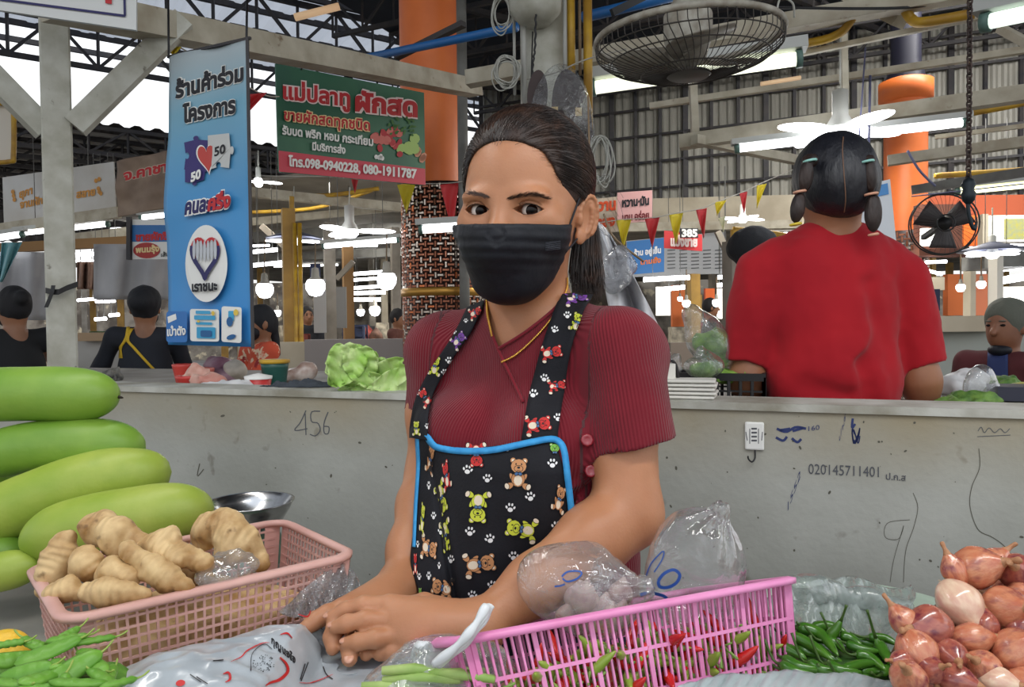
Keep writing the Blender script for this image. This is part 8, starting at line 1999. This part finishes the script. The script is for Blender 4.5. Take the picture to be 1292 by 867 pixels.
lowwall('pale low partition behind the capped person', 98, 215, 426, 5.8, wall_w); lowwall('grey low partition left of the woven tile column', 384, 515, 428, 6.2, mat('stall_wall_warm', (158, 150, 146), .8)); lowwall('dim low partition behind the floral shirt', 300, 386, 432, 6.6, cream_w)
lowwall('grey-green partition right of the girl in red', 1165, 1330, 416, 4.2, mat('stall_wall_green', (160, 164, 156), .8)); vbox('ledge', 'cream ledge on the partition right of the girl in red', 1178, 399, 1262, 418, 4.1, .3, cream_w, 'ledge')
vbox('ledge', 'wooden ledge on the pale partition behind the capped person', 98, 420, 150, 430, 5.7, .2, mat('tan_wood', (166, 140, 110), .7), 'ledge')
lowwall('brown low partition behind the clear bags', 846, 960, 432, 7.0, mat('stall_wall_brown', (120, 108, 98), .8))
sheet_m = mat('grey_tarp', (176, 176, 178), .7, rgb2=(150, 150, 154), nscale=2)
for (x0, y0, x1, y1, Y, lab) in ((118, 308, 214, 378, 6.4, 'grey hanging tarpaulin left of the blue banner'), (-30, 318, 60, 404, 6.6, 'grey hanging tarpaulin left of the white pillar'), (97, 330, 118, 365, 7.2, 'brown hanging curtain right of the white pillar')):
    u, v = np.meshgrid(np.linspace(0, 1, 24), np.linspace(0, 1, 10), indexing='ij'); A = Parr(x0+(x1-x0)*u, y0+(y1-y0)*v, Y+.06*np.sin(u*14+v)); V, F = slab(A, .004); mobj('tarpaulin', V, F, sheet_m if 'grey' in lab else mat('brown_curtain', (130, 100, 84), .8), label=lab, cat='tarpaulin')
u, v = np.meshgrid(np.linspace(0, 1, 12), np.linspace(0, 1, 10), indexing='ij'); A = Parr(2+26*u*(1-v*.8)-4*v, 306+50*v, 4.6+.03*np.sin(u*9)); V, F = slab(A, .003); mobj('plastic_bag', V, F, mat('teal_bag', (96, 150, 158), .4), label='teal plastic bag hanging at the left edge', cat='plastic bag')
post_m = mat('ochre_post', (186, 146, 70), .6, rgb2=(150, 116, 60), nscale=4); gp_m = mat('grey_post', (150, 142, 130), .7, rgb2=(120, 112, 100), nscale=4)
def fpost(label, px, Y, w, ztop, m, group=None):
    p = P(px, 410, Y); return mobj('post', *boxvf((p[0], p[1], ztop/2), (w, w, ztop), rotz(.4)), m, smooth=False, label=label, cat='post', group=group)
fpost('ochre post under the shaded petal lamp', 366, 7.2, .12, 2.55, post_m); 
for px in (374, 380): mobj('pipe', *tubevf([[*P(px, 410, 7.1)[:2], 0], [*P(px, 410, 7.1)[:2], 2.4]], .022, 8), yellow_paint, label='yellow pipe running down beside the ochre post, '+('left' if px == 374 else 'right')+' one', cat='pipe')
fpost('tall grey post right of the blue strip of cloth', 417, 7.8, .11, 2.5, gp_m); vbox('panel', 'pale grey board standing beside the tall grey post', 395, 352, 411, 420, 7.6, .04, mat('pale_grey_board', (176, 176, 176), .6), 'panel'); vbox('panel', 'grey board right of the tall grey post', 424, 362, 437, 414, 8.2, .04, mat('grey_board', (140, 138, 134), .6), 'panel')
fpost('brown wooden post near the receding tubes', 440, 9.2, .12, 2.4, mat('brown_post', (146, 110, 66), .7)); fpost('thin post left of the woven tile column', 500, 9.0, .10, 2.6, gp_m)
fpost('white post left of the seated vendor', 1256, 5.6, .07, 1.95, mat('white_post', (206, 200, 188), .6)); fpost('cream post inside the orange room', 1223, 6.6, .07, 1.9, cream_w); fpost('pale post behind the capped head', 925, 5.0, .10, 1.95, gp_m); fpost('wooden post in the orange room behind the bags', 874, 9.0, .13, 2.0, post_m)
vbox('cloth', 'navy cloth hanging below the black wall fan', 1167, 365, 1186, 392, 5.4, .02, mat('navy_cloth', (34, 40, 66), .8), 'cloth'); vbox('cloth', 'dark blue strip of cloth above the right cylinder bulb', 391, 333, 404, 352, 6.7, .02, mat('navy_cloth'), 'cloth')
# hall beams and yellow pipes left
strut('cream beam under the low ceiling left of the seller', [(290, 240), (505, 262)], [8.0, 8.8], .10); strut('second cream beam under the low ceiling', [(300, 282), (500, 262)], [10, 11], .10)
strut('grey beam behind the large petal lamp', [(320, 300), (512, 286)], [12, 12.5], .16, grey_steel); strut('slanting grey brace by the shaded lamp', [(330, 285), (360, 312)], [9, 9], .07, gp_m); strut('slanting brown brace right of the tall grey post', [(425, 352), (446, 330)], [9, 9], .06, gp_m)
strut('grey beam across the far row of lamps', [(318, 326), (512, 318)], [13, 13], .14, grey_steel); strut('cream beam left behind the white pillar', [(90, 305), (216, 290)], [9, 8.6], .16); strut('brown beam above the hanging tarpaulins', [(-10, 314), (216, 302)], [8, 7.6], .10, mat('brown_post'))
strut('cream beam across the pennants', [(745, 288), (1010, 283)], [9, 9], .10); strut('cream band wall above the lamp behind the pennants', [(800, 272), (1015, 268)], [13, 12], .5, cream_w); strut('diagonal pale strut by the price board', [(905, 292), (925, 335)], [6.5, 6.5], .05, gp_m)
for q, d, lab in (([(300, 240), (400, 247), (478, 238)], 8.4, 'yellow pipe under the low ceiling, upper'), ([(318, 268), (400, 262), (470, 240)], 9.4, 'yellow pipe under the low ceiling, lower'), ([(368, 248), (368, 290)], 7.3, 'short yellow drop pipe above the shaded lamp'), ([(925, 290), (960, 293), (1000, 300)], 5.0, 'yellow pipe frame behind the girl\'s shoulder'), ([(926, 290), (926, 310)], 5.0, 'yellow upright of the frame behind the girl\'s shoulder'), ([(1180, 222), (1300, 214)], 6, 'thin yellow conduit behind the chain')):
    mb = MB(); mb.tube(spline([P(*a, d) for a in q], 16), .025, 6); mb.obj('pipe', yellow_paint, smooth=True, label=lab, cat='pipe')
# orange rooms
vbox('panel', 'orange room wall behind the clear bags', 848, 360, 884, 412, 12, .1, mat('orange_panel', (206, 108, 52), .7), 'wall panel'); vbox('panel', 'bright orange panel left of the girl in red', 890, 364, 902, 410, 12, .1, mat('bright_orange_panel', (232, 110, 50), .7), 'wall panel')
vbox('panel', 'wooden panel between the orange room walls', 868, 372, 886, 404, 11.5, .1, post_m, 'wall panel')
win_m = glow('daylight_panel', (250, 248, 240), 1.6)  # glowing panels stand in for daylight at the openings
for i, (x0, y0, x1, y1, Y, lab) in enumerate(((828, 362, 846, 398, 13, 'glowing daylight panel in the opening left of the orange room'), (905, 364, 922, 402, 13, 'glowing daylight panel in the opening right of the orange room'), (1245, 272, 1300, 304, 9.2, 'glowing daylight panel in the window of the orange building'), (1164, 288, 1196, 310, 6.4, 'glowing white daylight panel in the opening behind the black wall fan'), (1264, 362, 1300, 392, 8, 'glowing daylight panel in the opening behind the seated vendor'))):
    vbox('opening', lab, x0, y0, x1, y1, Y, .04, win_m, 'opening')
# building on the right
o_b = mat('terracotta_wall', (180, 88, 56), .8); vbox('panel', 'terracotta roof band of the orange building', 1160, 247, 1300, 272, 9.6, .3, o_b, 'wall panel'); vbox('panel', 'brown painted panel behind the black wall fan', 1160, 258, 1214, 318, 6.8, .1, mat('brown_panel', (130, 80, 62), .8, rgb2=(96, 60, 50), nscale=5), 'wall panel')
vbox('panel', 'vivid orange wall of the orange building', 1216, 272, 1244, 310, 9.4, .1, mat('vivid_orange', (240, 116, 40), .7), 'wall panel'); vbox('panel', 'cream frame left of the bright window', 1240, 270, 1247, 310, 9.1, .1, cream_w, 'wall panel')
vbox('panel', 'orange door panel under the shaded lamp', 1196, 346, 1216, 398, 7, .08, mat('orange_panel'), 'wall panel'); vbox('panel', 'salmon panel beside the orange door', 1224, 346, 1246, 398, 7, .08, mat('salmon_panel', (206, 120, 84), .7), 'wall panel')
vbox('panel', 'yellowish picture in the bright window', 1268, 276, 1292, 302, 9.1, .02, mat('yellow_veg'), 'picture')
vbox('shelf', 'brown beam shelf under the black wall fan', 1160, 314, 1240, 322, 6.0, .2, mat('brown_panel'), 'shelf'); vbox('panel', 'cream board left of the navy cloth', 1160, 350, 1192, 366, 6.8, .1, cream_w, 'wall panel'); vbox('awning', 'slate awning above the bright opening at right', 1262, 318, 1310, 336, 5.8, .5, grey_steel, 'awning')
# far stalls: counters with crates, boxes and sacks standing on them
rg = np.random.default_rng(33)
cc = [(150, 60, 50), (170, 140, 60), (70, 100, 60), (90, 90, 96), (180, 170, 150), (60, 70, 100), (200, 110, 60), (120, 80, 60)]; cn = ['red', 'mustard', 'green', 'grey', 'cream', 'navy', 'orange', 'brown']
reg = [(98, 150, (7.4, 9.6), 'beside the white pillar'), (318, 384, (8.2, 10.2, 12.4), 'behind the ochre post'), (424, 496, (10.4, 13.0, 16), 'under the receding row of tubes'), (846, 925, (10.2,), 'behind the clear bags'), (1195, 1300, (7.6,), 'behind the seated vendor'), (0, 46, (8.6,), 'behind the person at the left edge')]
rown = ['front', 'second', 'third']; k = 0
for (x0, x1, Ys, where) in reg:
    for r_, Y in enumerate(Ys):
        a_, b_ = P(x0, 410, Y), P(x1, 410, Y); w = b_[0]-a_[0]; top = 1.12
        mobj('counter', *boxvf(((a_[0]+b_[0])/2, Y+.35, top/2), (w+.2, .7, top)), cream_w if k % 2 else wall_w, smooth=False, label='%s row far stall counter %s' % (rown[r_], where), cat='counter')
        x = a_[0]+.05; n_ = 0
        while x < b_[0]-.15 and n_ < 6:
            wd2 = rg.uniform(.16, .34); hg = rg.uniform(.12, .36); ci = int(rg.integers(0, 8)); m = mat('clutter_%d' % ci, cc[ci], .8, rgb2=tuple(int(q*.6) for q in cc[ci]), nscale=9); nm = ['crate', 'box', 'sack'][int(rg.integers(0, 3))]
            ordw = ['first', 'second', 'third', 'fourth', 'fifth', 'sixth'][n_]; lab = '%s %s, %s on the %s row counter %s' % (cn[ci], nm, ordw, rown[r_], where)
            cx_ = x+wd2/2
            if nm == 'sack': v, f = SDF().ell((cx_, Y+.3, top+hg*.45), (wd2*.48, .15, hg*.48), 0).cap((cx_, Y+.3, top+hg*.7), (cx_, Y+.3, top+hg), .05, .03, k=.04).mesh(.03); v[:, 2] = np.maximum(v[:, 2], top); mobj('sack', v, f, m, label=lab, cat='sack')
            elif nm == 'box': mobj('box', *boxvf((cx_, Y+.3, top+hg/2), (wd2*.94, .28, hg)), m, smooth=False, label=lab, cat='box')
            else:
                mb = MB(); q = wd2*.47
                for z in (.03, .5, .95): mb.beam((cx_-q, Y+.17, top+hg*z), (cx_+q, Y+.17, top+hg*z), .015, .03); mb.beam((cx_-q, Y+.43, top+hg*z), (cx_+q, Y+.43, top+hg*z), .015, .03)
                for sx in (-1, 0, 1): mb.beam((cx_+sx*q, Y+.17, top), (cx_+sx*q, Y+.17, top+hg), .02, .02); mb.beam((cx_+sx*q, Y+.43, top), (cx_+sx*q, Y+.43, top+hg), .02, .02)
                mb.box((cx_, Y+.3, top+.02), (wd2*.9, .26, .03)); mb.box((cx_, Y+.3, top+hg*.55), (wd2*.82, .22, hg*.8)); mb.obj('crate', m, label=lab, cat='crate')
            x += wd2+.04; n_ += 1; k += 1
for i in range(26):   # posts marching back
    x = rg.uniform(100, 515) if i % 2 else rg.uniform(820, 1300); Y = rg.uniform(17.2, 27); p = P(x, 410, Y)
    mobj('post', *boxvf((p[0], p[1], 1.64), (.16, .16, 3.28), rotz(.4)), [gp_m, post_m, cream_w][i % 3], smooth=False, label='distant slim post among the far stalls', cat='post', group='distant posts')
for i in range(30):   # far lamps
    x = rg.uniform(100, 515) if i % 2 else rg.uniform(820, 1300); Y = rg.uniform(13, 24); p = P(x, 410, Y); p[2] = 3.20; d = np.array([.6, -.1, 0])
    t = thing('fluorescent_lamp', 'distant lit tube over the far stalls', 'lamp', p, 'distant lamps'); mobj('glass_tube', *tubevf([p-d, p+d], .03, 6), tube_on, t)
